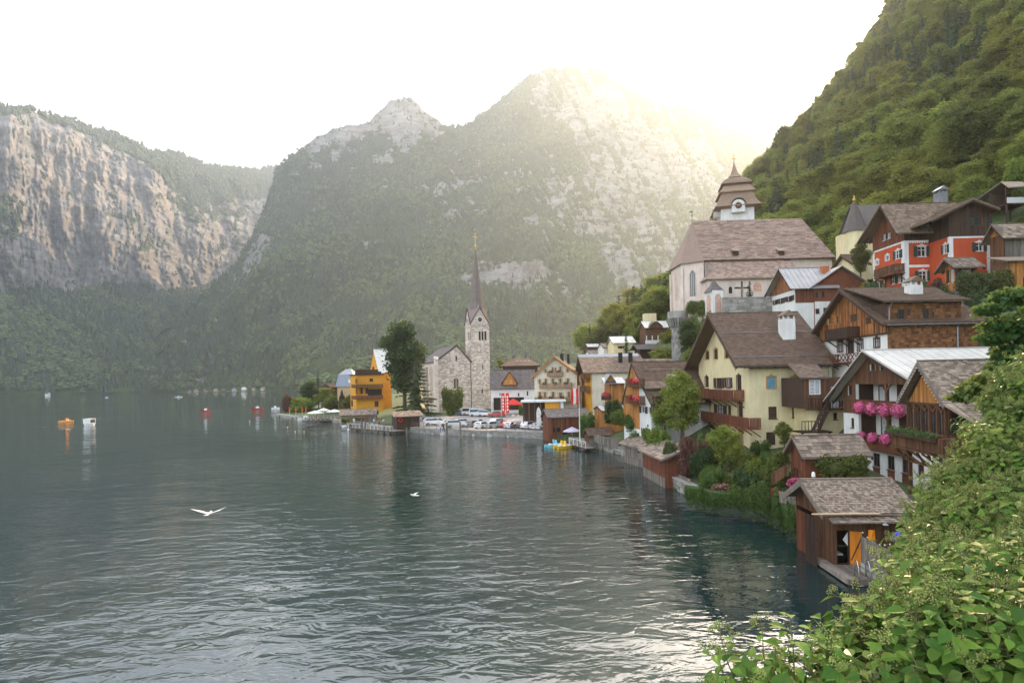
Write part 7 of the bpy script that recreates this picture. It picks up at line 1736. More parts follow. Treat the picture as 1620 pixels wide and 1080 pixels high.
def conifer_template(seed, mats_=None, n=3000, W=2.3):
 rg = np.random.default_rng(seed); H = 12.0; mb = MB(); tiers = 17; C = []; O = []
 for k in range(tiers):
  t = k/(tiers-1); z = H*(.10+.86*t); rad = W*(1-t)**.85*(.85+.3*rg.random())+.12; nb = int(6+5*(1-t))
  for j in range(nb):
   a = rg.uniform(0, 6.28); L = rad*rg.uniform(.7,1.1); m = int(6+20*(1-t)); s = rg.random(m)**.7
   x = L*s; C.append(np.stack([x*math.cos(a)+rg.normal(0,.10,m), x*math.sin(a)+rg.normal(0,.10,m), z - x*.38 + .18*(x/max(L,.1))**2 + rg.normal(0,.07,m)], 1)); O.append(np.tile([math.cos(a), math.sin(a), -.4], (m, 1)))
 C = np.concatenate(C); O = np.concatenate(O); leaf_cloud(mb, C, rg.uniform(.30,.62,len(C)), rg, outward=O*1.4, asp=.38)
 for k in range(5): z = H*(.12+.15*k); mb.lathe([(W*(1-k/5.4)*.55, z),(W*(1-k/5.4)*.3, z+1.0),(.06, z+2.1)], 7, (0,0,0), 0, .15)
 me = mb.mesh('crown', mats_ or [LF_CONE]); tm = MB(); tm.tube([(0,0,-1),(0,0,H*.5),(0,0,H*.97)], [.2,.12,.03], 6); return me, tm.mesh('trunk', [BARK], True)
def bush_template(seed, mats_, n=2200, leaf=.16, flat=.8, nb=9):
 rg = np.random.default_rng(seed); bl = [(0,0,.75*flat,.8,.7*flat)]
 for k in range(nb): a = rg.uniform(0,6.28); d = rg.uniform(.3,.72); r = rg.uniform(.25,.45); bl.append((d*math.cos(a), d*math.sin(a), rg.uniform(.3,1.35)*flat, r, r*.9))
 mb = MB(); p, d = blob_points(rg, bl, n, .7); p[:, 2] = np.maximum(p[:, 2], -.05); leaf_cloud(mb, p, rg.uniform(.6,1.4,n)*leaf, rg, outward=d)
 for (x, y, z, r, q) in bl: mb.ball((x, y, z), (r*.72, r*.72, q*.72), 7, 5, 0, .2)
 return mb.mesh('foliage', mats_), None
TEMPL = {'beech': [broad_template(s) for s in (31, 32, 33, 34, 35)], 'conifer': [conifer_template(s) for s in (41, 42, 43)],
         'dark': [broad_template(51, 5200, .40, [LF_DARK]), broad_template(52, 5200, .40, [LF_DARK])],
         'bush': [bush_template(s, [LF_BUSH]) for s in (61, 62, 63)], 'dbush': [bush_template(s, [LF_DARK]) for s in (64, 65)], 'purple': [bush_template(66, [LF_PURP])],
         'lime': [bush_template(67, [LF_LIME]), bush_template(68, [LF_LIME])], 'limetree': [broad_template(36, mats_=[LF_LIME])]}
SIZE = {}
for k_, ts_ in TEMPL.items():
 w_ = []
 for t_ in ts_: a_ = np.empty(len(t_[0].vertices)*3); t_[0].vertices.foreach_get('co', a_); a_ = a_.reshape(-1, 3); w_.append((np.percentile(np.abs(a_[:, :2]), 99)*2, np.percentile(a_[:, 2], 99.7)))
 SIZE[k_] = tuple(np.mean(w_, 0))
def plant(kind, name, loc, w, hgt, label, cat, group=None, rz=None, var=None):
 ts = TEMPL[kind]; cm, tm = ts[random.randrange(len(ts)) if var is None else var % len(ts)]; bw, bh = SIZE[kind]
 r = empty(name, loc, random.uniform(0, 6.28) if rz is None else rz, label, cat, group); r.scale = (w/bw, w/bw, hgt/bh)
 mesh_obj('crown' if tm else 'foliage', cm, r)
 if tm: mesh_obj('trunk', tm, r)
 return r
def plant_px(kind, name, px, py, Y, wp, hp, label, cat='tree', group=None, var=None):
 """px, py: foot of the plant in the photograph, wp and hp its size there"""
 p = P(px, py, Y); k = Y/FPX; p.z = max(p.z, ground_z(p.x, p.y))-.2; return plant(kind, name, p, wp*k, hp*k+.2, label, cat, group, var=var)

# footprints and picture boxes of the houses, so no tree stands in a room or hides one
FOOT = []
for h in HOUSES:
 zt = getattr(h, 'zr', None) or getattr(h, 'ze', 4);
 cs = [h.O + h.U*a + h.Vv*b for a in (-1, h.Lu+1) for b in (-1, h.Lv+1)]
 pj = [proj((c.x, c.y, h.z0+z)) for c in cs for z in (0, zt)]
 FOOT.append((h.O + h.U*h.Lu/2 + h.Vv*h.Lv/2, max(h.Lu, h.Lv)/2+1.5, h, min(p[0] for p in pj), max(p[0] for p in pj), min(p[1] for p in pj), max(p[1] for p in pj), h.O.y))
EXTRA = [(1058,1092,495,545,112), (1132,1200,250,350,127), (1335,1372,318,392,97), (1585,1622,285,330,90)]
def blocked(x, y, z, w, hgt):
 px, py = proj((x, y, z)); k = FPX/y; x0, x1, y1, y0 = px-w*.5*k, px+w*.5*k, py, py-hgt*k
 for (c, r, h, a, b, t, bt, Y) in FOOT:
  dx, dy = x-c.x, y-c.y; u, v = dx*h.U.x+dy*h.U.y, dx*h.Vv.x+dy*h.Vv.y
  if abs(u) < h.Lu/2+w*.35 and abs(v) < h.Lv/2+w*.35: return True
  if y < Y+2 and x1 > a+1 and x0 < b-1 and y0 < bt and y1 > t: return True
 for (a, b, t, bt, Y) in EXTRA:
  if y < Y+3 and x1 > a and x0 < b and y0 < bt and y1 > t: return True
 return False
rgt = np.random.default_rng(77); random.seed(21)
cx_, cy_ = rgt.uniform(20, 480, 60000), rgt.uniform(45, 400, 60000); cz_ = terr(cx_, cy_)
kx, ky = proj_arr(cx_, cy_, cz_); ok = (kx > 930) & (kx < 1720) & (cz_ > 11) & (ky > -330)
CA = np.stack([cx_, cy_, cz_, kx, ky], 1)[ok]; cell = {}; TR = []
for (x, y, z, a, b) in CA:
 if b > 640 or (y < 58 and a < 1560): continue
 sp = 4.6; g = (int(x//sp), int(y//sp))
 if any((x-q[0])**2+(y-q[1])**2 < sp*sp for i in (-1,0,1) for j in (-1,0,1) for q in cell.get((g[0]+i, g[1]+j), ())): continue
 con = perlin(x/38, y/38, 3.3) + rgt.normal(0,.18) > .22; w = rgt.uniform(7.5, 12.5) if not con else rgt.uniform(4.5, 6.5); hh_ = w*rgt.uniform(1.1,1.5) if not con else w*rgt.uniform(2.3,3.0)
 if y < 120: w *= .75; hh_ *= .75
 if blocked(x, y, z, w, hh_):
  w *= .42; hh_ *= .36; con = False
  if blocked(x, y, z, w, hh_): continue
 cell.setdefault(g, []).append((x, y)); TR.append((x, y, z, w, hh_, con))
TR.sort(key=lambda t: -t[4]/t[1])
def where(x, y, z, w, hh_):
 a, b = proj((x, y, z+hh_*.6))
 c = ('behind the far village roofs' if a < 1000 else 'left of the parish church' if a < 1090 else 'behind the parish church' if a < 1200 else 'above the parish church roof' if a < 1320 else 'between chapel and red house' if a < 1400 else 'above the red house' if a < 1500 else 'above the red gable wing' if a < 1570 else 'at the right edge')
 r = 'high up' if b < 90 else 'halfway up' if b < 190 else 'low down' if b < 300 else 'at the foot of the slope'
 return r + ' ' + c
def tint(w): return 'small' if w < 6 else 'middling' if w < 8.5 else 'broad'
for i, (x, y, z, w, hh_, con) in enumerate(TR[:300]):
 if con: plant('conifer', 'conifer_tree', (x, y, z-.5), w, hh_, tint(w+2.5)+' dark pointed conifer '+where(x,y,z,w,hh_), 'tree', 'conifers on the steep wooded slope')
 else: plant('beech', 'broadleaf_tree', (x, y, z-.5), w, hh_, tint(w)+' leafy tree '+where(x,y,z,w,hh_), 'tree', 'leafy trees on the steep wooded slope')
rest = TR[300:]
wc2 = bpy.data.collections.new("slope_source"); src = [TEMPL['beech'][0], TEMPL['beech'][1], TEMPL['beech'][2], TEMPL['conifer'][0], TEMPL['conifer'][1]]
for i, (cm, tm) in enumerate(src): o = bpy.data.objects.new("slope_tree_%d" % i, cm); wc2.objects.link(o)
me = bpy.data.meshes.new("slope_forest"); A = np.array([(t[0], t[1], t[2]-.5) for t in rest]); me.vertices.add(len(A)); me.vertices.foreach_set('co', A.ravel())
for nm, tp, d in (('kk', 'INT', np.array([rgt.integers(3, 5) if t[5] else rgt.integers(0, 3) for t in rest], np.int32)), ('rz', 'FLOAT', rgt.uniform(0, 6.28, len(rest))), ('sw', 'FLOAT', np.array([t[3]/(4.4 if t[5] else 8.0) for t in rest])), ('hs', 'FLOAT', np.array([t[4]/(12.0 if t[5] else 10.2) for t in rest]))):
 a = me.attributes.new(nm, tp, 'POINT'); a.data.foreach_set('value', d)
def scatter_group(name, coll, rot_attr='rz', vec=None):
 ng = bpy.data.node_groups.new(name, 'GeometryNodeTree')
 for io in ('INPUT', 'OUTPUT'): ng.interface.new_socket(name="Geometry", in_out=io, socket_type='NodeSocketGeometry')
 n, l = ng.nodes, ng.links; gi, go = n.new('NodeGroupInput'), n.new('NodeGroupOutput'); ip = n.new('GeometryNodeInstanceOnPoints'); ci = n.new('GeometryNodeCollectionInfo'); ci.inputs['Collection'].default_value = coll; ci.inputs['Separate Children'].default_value = True
 def na(nm, tp): q = n.new('GeometryNodeInputNamedAttribute'); q.data_type = tp; q.inputs['Name'].default_value = nm; return q.outputs[0]
 l.new(gi.outputs[0], ip.inputs['Points']); l.new(ci.outputs[0], ip.inputs['Instance']); ip.inputs['Pick Instance'].default_value = True; l.new(na('kk', 'INT'), ip.inputs['Instance Index'])
 if vec: l.new(na(vec, 'FLOAT_VECTOR'), ip.inputs['Rotation'])
 else: cx = n.new('ShaderNodeCombineXYZ'); l.new(na('rz', 'FLOAT'), cx.inputs['Z']); l.new(cx.outputs[0], ip.inputs['Rotation'])
 cs = n.new('ShaderNodeCombineXYZ'); sw = na('sw', 'FLOAT'); l.new(sw, cs.inputs['X']); l.new(sw, cs.inputs['Y']); l.new(na('hs', 'FLOAT'), cs.inputs['Z']); l.new(cs.outputs[0], ip.inputs['Scale']); l.new(ip.outputs[0], go.inputs[0]); return ng
fo2 = mesh_obj("slope_forest", me); tag(fo2, "mixed woods filling the steep slope behind and above the nearer trees", "forest", kind='stuff')
md = fo2.modifiers.new("wood", 'NODES'); md.node_group = scatter_group("slope_wood", wc2)
print('slope trees', len(TR))

# trees and shrubs one can point to
PL = [
 ('dark','lime_tree',641,652,150,74,138,'tall dark leafy tree left of the lake church, the highest by the water','tree'),
 ('conifer','conifer_tree',659,658,144,66,98,'feathery dark green tree directly in front of the lake church flank','tree'),
 ('bush','round_tree',717,653,148,33,41,'round clipped green tree in front of the lake church gable','tree'),
 ('purple','purple_shrub',454,657,222,19,28,'dark purple shrub at the tip of the peninsula','shrub'),
 ('lime','light_shrub',480,651,220,40,22,'light yellow green shrub right of the purple one on the peninsula','shrub'),
 ('dark','dark_tree',490,650,228,34,42,'dark green tree behind the light shrub on the peninsula','tree'),
 ('conifer','garden_conifer',504,640,232,15,52,'slim dark conifer rising over the peninsula garden','tree'),
 ('beech','garden_tree',518,648,218,36,34,'olive green tree in the peninsula garden left of the ochre hotel','tree'),
 ('bush','garden_bush',528,652,206,34,26,'fresh green bush in front of the olive tree on the peninsula','shrub'),
 ('bush','garden_bush',550,650,200,22,22,'green bush against the left wall of the ochre lake hotel','shrub'),
 ('purple','russet_shrub',541,651,202,9,34,'narrow russet shrub between two green bushes by the ochre hotel','shrub'),
 ('bush','clipped_hedge',547,669,152,14,8,'clipped dark hedge at the water below the long boathouse','hedge'),
 ('bush','terrace_tree',829,660,150,18,16,'round green tree beside the white parasols of the car park terrace','tree'),
 ('bush','hut_bush',929,694,98,26,34,'grey green bush right of the flagpole behind the brown lake hut','shrub'),
 ('beech','roof_tree',793,588,190,14,22,'bright green tree top showing above the dark roof right of the church tower','tree'),
 ('conifer','cottage_conifer',991,566,148,12,46,'slim dark conifer standing before the beige cottage','tree'),
 ('conifer','churchyard_spruce',1187,500,103,22,54,'small dark spruce at the churchyard wall','tree'),
 ('bush','terrace_bush',1101,500,108,32,26,'pale green bush at the top of the church terrace','shrub'),
 ('beech','bank_tree',1080,702,66,76,112,'broad bright green tree left of the cream house','tree'),
 ('limetree','bank_tree',1052,700,70,44,86,'yellow green tree overlapping the white gable left of the cream house','tree'),
 ('beech','slope_tree',1096,640,84,46,80,'leafy tree behind the left gable of the cream house','tree'),
 ('beech','bank_tree',1050,665,74,44,62,'leafy tree in front of the dormer house long wall','tree'),
 ('bush','bank_bush',1012,700,76,34,22,'low green bush under the white narrow gable','shrub'),
 ('dark','slope_tree',1092,575,96,38,66,'dark tree on the bank under the church terrace','tree'),
 ('beech','slope_tree',1050,590,118,44,44,'light green tree above the dormer house roof','tree'),
 ('beech','slope_tree',1068,560,118,40,44,'leafy tree just right of the stone bastion foot','tree'),
 ('bush','bank_bush',985,672,82,34,28,'light green bush on the bank above the lake wall','shrub'),
 ('dbush','bank_creeper',972,668,88,34,34,'dark creeper mass under the honey shed','shrub'),
 ('bush','bank_bush',1003,682,78,38,28,'green bush above the shingle shed on the lake wall','shrub'),
 ('dbush','thuja_bush',1063,762,59,30,58,'dense emerald conifer bush at the end of the brown corner shed','shrub'),
 ('purple','copper_bush',1098,757,57,50,62,'copper brown bush below the cream house','shrub'),
 ('beech','garden_tree',1142,752,55,50,72,'fresh green garden tree in front of the cream house gable','tree'),
 ('bush','garden_bush',1175,752,53,46,34,'green bush under the cream house long wall','shrub'),
 ('bush','garden_bush',1203,725,56,30,26,'bush at the cellar door of the cream house','shrub'),
 ('beech','garden_tree',1241,710,54,26,42,'small tree beside the outside stair','tree'),
 ('lime','bank_bush',1046,706,66,36,28,'yellowish bush at the foot of the white narrow house','shrub'),
 ('dbush','clipped_ball',1547,477,62,48,48,'left half of the big round clipped dark bush by the honey porch','shrub'),
 ('dbush','clipped_ball',1572,476,62,44,46,'right half of the big round clipped dark bush by the fence','shrub'),
 ('purple','plum_bush',1480,476,67,28,34,'dark plum coloured bush in front of the red wing','shrub'),
 ('bush','porch_bush',1496,478,66,24,20,'green bush at the stone arch','shrub'),
 ('lime','slope_bush',1372,470,80,26,22,'yellow green bush at the left corner of the red house','shrub'),
 ('dark','slope_tree',1362,442,88,30,56,'dark tree between the chapel and the red house','tree'),
 ('lime','yellow_tree',1612,292,95,40,46,'yellow leaved tree above the lookout hut','tree'),
 ('bush','shed_creeper',1330,760,43.2,72,42,'dark creeper covering the front wall of the small garden shed','shrub'),
]
TEMPL['bush'].append(bush_template(69, [LF_BUSH], 3000, .11))
for q in PL:
 o = plant_px(q[0], q[1], *q[2:7], q[7], q[8])
# hydrangeas and reds at the garden edge
def flower_patch(label, px, py, Y, wp, hp, m_fl, name='flower_bush', n=300):
 p = P(px, py, Y); k = Y/FPX; mb = MB(); rg = np.random.default_rng(int(px)); w, hh = wp*k/2, hp*k/2
 c = rg.normal(size=(n*4, 3)); c /= np.linalg.norm(c, axis=1, keepdims=True); c = c*[w, w*.6, hh]*(.7+.3*rg.random((n*4, 1))); leaf_cloud(mb, c, rg.uniform(.08,.18,n*4), rg, 1)
 c = rg.normal(size=(n, 3)); c /= np.linalg.norm(c, axis=1, keepdims=True); c[:, 1] = -np.abs(c[:, 1]); c = c*[w, w*.6, hh]*1.03; leaf_cloud(mb, c, rg.uniform(.07,.15,n), rg, 0, asp=.9)
 mb.ball((0,0,0), (w*.8, w*.45, hh*.8), 8, 6, 1, .1); o = mb.build(name, [m_fl, LF_BUSH], None, (p.x, p.y, p.z+hh)); return tag(o, label, 'flowers')
flower_patch('red and pink flower bush above the boathouse gable end', 1258, 772, 42, 26, 16, FL_PINK)
flower_patch('orange red flowers trailing beside the grey plank box', 1226, 792, 44, 12, 20, FL_RED)
flower_patch('pink hydrangeas on the garden edge above the water', 1140, 778, 50, 30, 14, FL_PINK, n=90)
flower_patch('red geraniums along the jetty below the long boathouse', 568, 664, 156, 34, 6, FL_RED)
flower_patch('red flowers around the terrace of the ochre cream house', 928, 664, 110, 26, 10, FL_RED)
# hedge of creeper hanging over the lake edge
def creeper_strip(name, label, pts, hgt, n, m_=LF_BUSH, size=.16, thick=.9, hang=.6):
 rg = np.random.default_rng(n); mb = MB(); P3 = [Vector(p) for p in pts]; L = [0]
 for i in range(1, len(P3)): L.append(L[-1]+(P3[i]-P3[i-1]).length)
 t = rg.uniform(0, L[-1], n); A = np.array([tuple(p) for p in P3]); X = np.stack([np.interp(t, L, A[:, i]) for i in range(3)], 1)
 f = fbm(t/1.1, t*0+.5, .2, 4)*1.5; a = rg.uniform(0, math.pi, n)
 X[:, 2] += np.sin(a)*hgt*(.75+1.1*f)*rg.uniform(.8,1.05,n) - hang*rg.random(n)**2*(np.cos(a) > .2); nrm = np.array([-.45, -.9]);
 X[:, 0] += nrm[0]*np.cos(a)*thick*(.9+.5*f); X[:, 1] += nrm[1]*np.cos(a)*thick*(.9+.5*f)
 leaf_cloud(mb, X, rg.uniform(.6,1.5,n)*size, rg)
 for i in range(0, 60): q = i/60*L[-1]; c = [np.interp(q, L, A[:, j]) for j in range(3)]; mb.ball((c[0], c[1], c[2]+hgt*.3), (L[-1]/55, thick*.7, hgt*.55), 6, 4, 0, .1)
 o = mb.build(name, m_); tag(o, label, 'creeper', kind='stuff'); return o
creeper_strip('hanging_creeper', 'green creeper hanging over the garden edge into the water', [G(1090,785,.9)+Vector((0,.6,0)), G(1130,795,1.0)+Vector((0,.6,0)), G(1180,801,1.0)+Vector((0,.6,0)), G(1222,810,1.0)+Vector((0,.6,0)), G(1262,834,.8)+Vector((0.2,.6,0))], 1.1, 12000, LF_BUSH, .17, .8, .9)
creeper_strip('bank_hedge', 'mixed green shrubs along the garden above the creeper', [P(1110,765,54), P(1160,768,51), P(1210,770,49), P(1248,765,47)], 1.4, 8000, LF_BUSH, .2, 1.6, 0)
creeper_strip('slope_shrubs', 'low shrubs between the cream house and the lake sheds', [P(1020,690,74), P(1045,715,66), P(1075,735,60), P(1110,725,60)], 1.6, 5000, LF_BUSH, .2, 1.8, 0)
for q in (('dbush',1112,748,55,40,40,'dark rounded shrub left of the garden tree below the cream house'),('beech',1163,748,54,34,62,'slender garden tree right of the first one below the cream house'),('bush',1128,770,52,44,34,'broad green shrub above the hanging creeper near the copper bush'),('lime',1196,748,52,36,26,'yellow green shrub in the middle of the cream house garden'),('dbush',1186,778,49,46,30,'dark shrub at the top of the creeper bank, middle'),('bush',1222,748,50,34,34,'green shrub left of the small garden shed'),('beech',1236,762,47,30,48,'small leaning tree at the left eave of the garden shed'),('purple',1152,764,52,20,18,'small reddish shrub among the creeper shrubs')):
 plant_px(q[0], 'garden_tree' if q[0] == 'beech' else 'garden_shrub', *q[1:6], q[6], 'tree' if q[0] == 'beech' else 'shrub')
creeper_strip('terrace_scrub', 'scrub on the steep bank under the church terrace', [P(1095,520,104), P(1120,545,98), P(1135,540,92), P(1100,600,84)], 3.0, 6000, LF_BUSH, .35, 2.5, 0)
creeper_strip('house_scrub', 'scrub between the red house and the shingled house', [P(1340,470,82), P(1420,482,70), P(1500,490,62), P(1600,500,56)], 1.6, 5000, LF_DARK, .25, 1.4, 0)

# ------------------------------------------------------------------ ivy in the foreground
IV = leaf_mat('ivy_leaf', (.028,.095,.014), (.14,.25,.035), trans=.24, rough=.62, spec=.16, objvar=.22, warm=(.16,.22,.04))
IV_Y = leaf_mat('young_ivy_leaf', (.08,.16,.02), (.15,.23,.035), trans=.4, rough=.4, spec=.4, objvar=.2, warm=(.3,.3,.05))
UMB = leaf_mat('ivy_umbel', (.20,.26,.055), (.35,.38,.11), trans=.15, rough=.6, objvar=.2, warm=(.4,.34,.12))
STEM = mat('ivy_stem', (.13,.14,.05), .7, .2)
def ivy_leaf(mb, base, d, nrm, L, rg, m=0):
 d = np.array(d)/np.linalg.norm(d); s = np.cross(d, nrm); s /= np.linalg.norm(s); u = np.cross(s, d); bend = rg.uniform(.08,.30); fold = rg.uniform(.10,.28); w = rg.uniform(.58,.75); t = rg.random()
 rows = ((0,0),(.18,.36),(.38,.46),(.62,.32),(.82,.13),(1.0,0)); V = [];
 for (x, y) in rows:
  c = np.array(base) + d*x*L - u*bend*x*x*L
  V += [c, c + s*y*w*L + u*fold*y*L, c - s*y*w*L + u*fold*y*L]
 F = []
 for i in range(5):
  a, b = i*3, i*3+3
  if i == 0: F += [(a, b+1, b), (a, b, b+2)]
  elif i == 4: F += [(a, a+1, b), (a+2, a, b)]
  else: F += [(a, a+1, b+1, b), (a+2, a, b, b+2)]
 mb.add(V, F, m, t)
def umbel(mb, c, r, rg, m=2, n=16):
 for k in range(n):
  p = (k+.5)/n; ph = math.acos(1-1.75*p); th = k*2.4; q = np.array([math.sin(ph)*math.cos(th), math.sin(ph)*math.sin(th), math.cos(ph)])*r+np.array(c); e = r*.24
  V = [q+np.array(v)*e for v in ((1,0,0),(-1,0,0),(0,1,0),(0,-1,0),(0,0,1),(0,0,-1))]; mb.add(V, [(0,2,4),(2,1,4),(1,3,4),(3,0,4),(2,0,5),(1,2,5),(3,1,5),(0,3,5)], m, rg.random())
  if k % 4 == 0: mb.tube([c-np.array([0,0,r*1.2]), tuple(q)], .0012, 3, 3, .5, False)
def shoot(seed, flowers=True, young=False):
 rg = np.random.default_rng(seed); mb = MB(); L = .34; top = np.array([rg.normal(0,.05), rg.normal(0,.05), L]); mb.tube([(0,0,-.12),(top[0]*.4,top[1]*.4,L*.5),tuple(top)], [.005,.004,.002], 5, 3)
 for k in range(15):
  t = (k+.5)/15; a = k*2.4+rg.normal(0,.3); z = L*t; b = top*t; el = rg.uniform(-.45,.35)+.5*t; d = (math.cos(a)*math.cos(el), math.sin(a)*math.cos(el), math.sin(el)); pet = np.array(d)*.045
  mb.tube([tuple(b), tuple(b+pet)], .0016, 3, 3, .4, False); ivy_leaf(mb, b+pet, np.array(d)+np.array([0,0,-.35]), (0,0,1), rg.uniform(.05,.125), rg, 1 if (young or rg.random() < .08) else 0)
 if flowers:
  for k in range(rg.integers(3, 6)):
   a = rg.uniform(0,6.28); c = top + np.array([math.cos(a)*.05, math.sin(a)*.05, rg.uniform(-.02,.09)])*(1 if k else 0) + np.array([0,0,.05]); mb.tube([tuple(top*.9), tuple(c)], .0018, 4, 3, .5, False); umbel(mb, c, rg.uniform(.016,.026), rg)
 return mb.mesh('ivy_shoot', [IV, IV_Y, UMB, STEM], False)
ivc = bpy.data.collections.new("ivy_source")
for i in range(7): o = bpy.data.objects.new("ivy_shoot_%d" % i, shoot(200+i, flowers=i < 4, young=(i == 6))); ivc.objects.link(o)
from mathutils import Euler
def ivy_mass(name, label, blobs_px, n, scale, cam_leaves=0, seed=0, weights=None):
 """blobs_px: (px, py, Y, radius px) clumps of the bush"""
 rg = np.random.default_rng(seed); root = empty(name, P(*blobs_px[0][:3]), 0, label, 'ivy'); base = np.array(root.location)
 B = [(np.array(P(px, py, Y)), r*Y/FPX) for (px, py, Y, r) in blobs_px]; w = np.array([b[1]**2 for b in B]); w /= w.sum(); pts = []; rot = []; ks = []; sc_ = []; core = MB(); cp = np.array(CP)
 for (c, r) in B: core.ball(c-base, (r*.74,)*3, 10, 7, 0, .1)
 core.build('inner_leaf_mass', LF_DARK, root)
 while len(pts) < n:
  i = rg.choice(len(B), p=w); c, r = B[i]; d = rg.normal(size=3); d /= np.linalg.norm(d); tocam = (cp-c)/np.linalg.norm(cp-c)
  if d.dot(tocam) < -.35: continue
  p = c + d*r*rg.uniform(.74,.98)
  if any(np.linalg.norm(p-c2) < r2*.70 for (c2, r2) in B): continue
  dd = d*.8 + np.array([0,0,.75]) + tocam*.25 + rg.normal(0,.28,3); q = Vector(dd).to_track_quat('Z', 'Y') @ Euler((0,0,rg.uniform(0,6.28))).to_quaternion()
  pts.append(p-base); rot.append(tuple(q.to_euler())); s = scale*rg.uniform(.75,1.3); sc_.append(s); ks.append(rg.choice(7, p=weights if weights is not None else [.16,.16,.16,.14,.16,.15,.07]))
 me = bpy.data.meshes.new('shoots'); me.vertices.add(n); me.vertices.foreach_set('co', np.array(pts).ravel())
 for nm, tp, d in (('kk','INT',np.array(ks, np.int32)), ('sw','FLOAT',np.array(sc_)), ('hs','FLOAT',np.array(sc_))): a = me.attributes.new(nm, tp, 'POINT'); a.data.foreach_set('value', d)
 a = me.attributes.new('rv', 'FLOAT_VECTOR', 'POINT'); a.data.foreach_set('vector', np.array(rot).ravel())
 o = mesh_obj('flowering_shoots', me, root); o['kind'] = 'stuff'; md = o.modifiers.new("ivy", 'NODES'); md.node_group = scatter_group(name+"_shoots", ivc, vec='rv')
 if cam_leaves:
  lm = []
  for k in range(6):
   mb = MB(); ivy_leaf(mb, (0,0,0), (1,0,0), (0,0,1), 1.0, rg, 0 if k < 5 else 1); lm.append(mb.mesh('leaf', [IV, IV_Y], True))
  made = 0
  while made < cam_leaves:
   i = rg.choice(len(B), p=w); c, r = B[i]; d = rg.normal(size=3); d /= np.linalg.norm(d); tocam = (cp-c)/np.linalg.norm(cp-c)
   if d.dot(tocam) < .2: continue
   p = c + d*r*1.02
   if any(np.linalg.norm(p-c2) < r2*.9 for (c2, r2) in B): continue
   L = mesh_obj('leaf', lm[rg.integers(0, 6)], root, Vector(p-base)); s = rg.uniform(.085,.135); L.scale = (s, s, s)
   L.rotation_euler = (rg.normal(0,.45), rg.uniform(.1,1.0), rg.uniform(0,6.28)); made += 1
 return root
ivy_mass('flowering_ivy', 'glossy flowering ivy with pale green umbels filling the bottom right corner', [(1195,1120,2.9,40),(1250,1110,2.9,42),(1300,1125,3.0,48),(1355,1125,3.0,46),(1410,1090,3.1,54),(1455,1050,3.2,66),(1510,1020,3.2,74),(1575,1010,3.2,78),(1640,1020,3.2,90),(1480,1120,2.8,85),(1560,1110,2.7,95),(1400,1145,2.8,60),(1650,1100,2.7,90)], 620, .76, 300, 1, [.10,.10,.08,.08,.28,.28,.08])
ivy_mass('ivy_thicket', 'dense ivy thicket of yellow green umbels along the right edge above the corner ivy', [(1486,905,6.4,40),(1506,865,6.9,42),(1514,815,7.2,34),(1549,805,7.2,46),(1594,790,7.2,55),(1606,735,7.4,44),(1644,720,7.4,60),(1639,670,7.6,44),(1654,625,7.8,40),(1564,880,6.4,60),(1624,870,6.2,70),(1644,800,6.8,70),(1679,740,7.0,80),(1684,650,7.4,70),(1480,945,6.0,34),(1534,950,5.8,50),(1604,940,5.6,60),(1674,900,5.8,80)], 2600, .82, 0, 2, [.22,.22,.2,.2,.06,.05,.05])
ivy_mass('yellowing_ivy', 'small clump of yellowing leaves at the left side of the ivy thicket', [(1556,700,7.2,12),(1548,712,7.2,9)], 30, .8, 0, 3, [0,0,0,0,.1,.1,.8])
# dark maple-like boughs reaching in from the right
def bough(name, label, blobs_px, n, seed):
 rg = np.random.default_rng(seed); base = np.array(P(*blobs_px[0][:3])); bl = []
 for (px, py, Y, rx, rz) in blobs_px: c = np.array(P(px, py, Y))-base; bl.append((c[0], c[1], c[2], rx*Y/FPX, rz*Y/FPX))
 root = empty(name, tuple(base), 0, label, 'tree'); mb = MB(); p, d = blob_points(rg, bl, n, .2); leaf_cloud(mb, p, rg.uniform(.07,.13,n), rg, asp=.85, outward=d*np.array([1,1,.2])); mb.build('foliage', LF_BR, root)
 tr = MB()
 for b in bl: q = Vector(b[:3]); e = Vector(P(1680, 640, 11))-Vector(base); tr.tube([tuple(e), tuple((e+q)/2+Vector((0,0,-.2))), tuple(q)], [.05,.03,.01], 5)
 tr.build('branch', BARK, root); return root
LF_BR = leaf_mat('bough_leaves', (.025,.075,.02), (.07,.15,.035), trans=.4, objvar=.1)
bough('maple_bough', 'leafy green bough reaching into view at the right edge above the ivy', [(1600,470,11,30,14),(1565,490,11,24,10),(1590,515,11,34,14),(1570,535,11,26,10),(1600,560,11,30,16),(1620,520,11,30,30),(1585,580,11,26,8)], 3400, 5)
bough('lower_bough', 'lower dark green bough in front of the steep chalet roof', [(1570,600,10,30,12),(1545,615,10,30,12),(1525,628,10,20,7),(1580,630,10,28,14),(1605,610,10,24,20)], 2400, 6)
# ------------------------------------------------------------------ quay, cars, boats, people
random.seed(3)
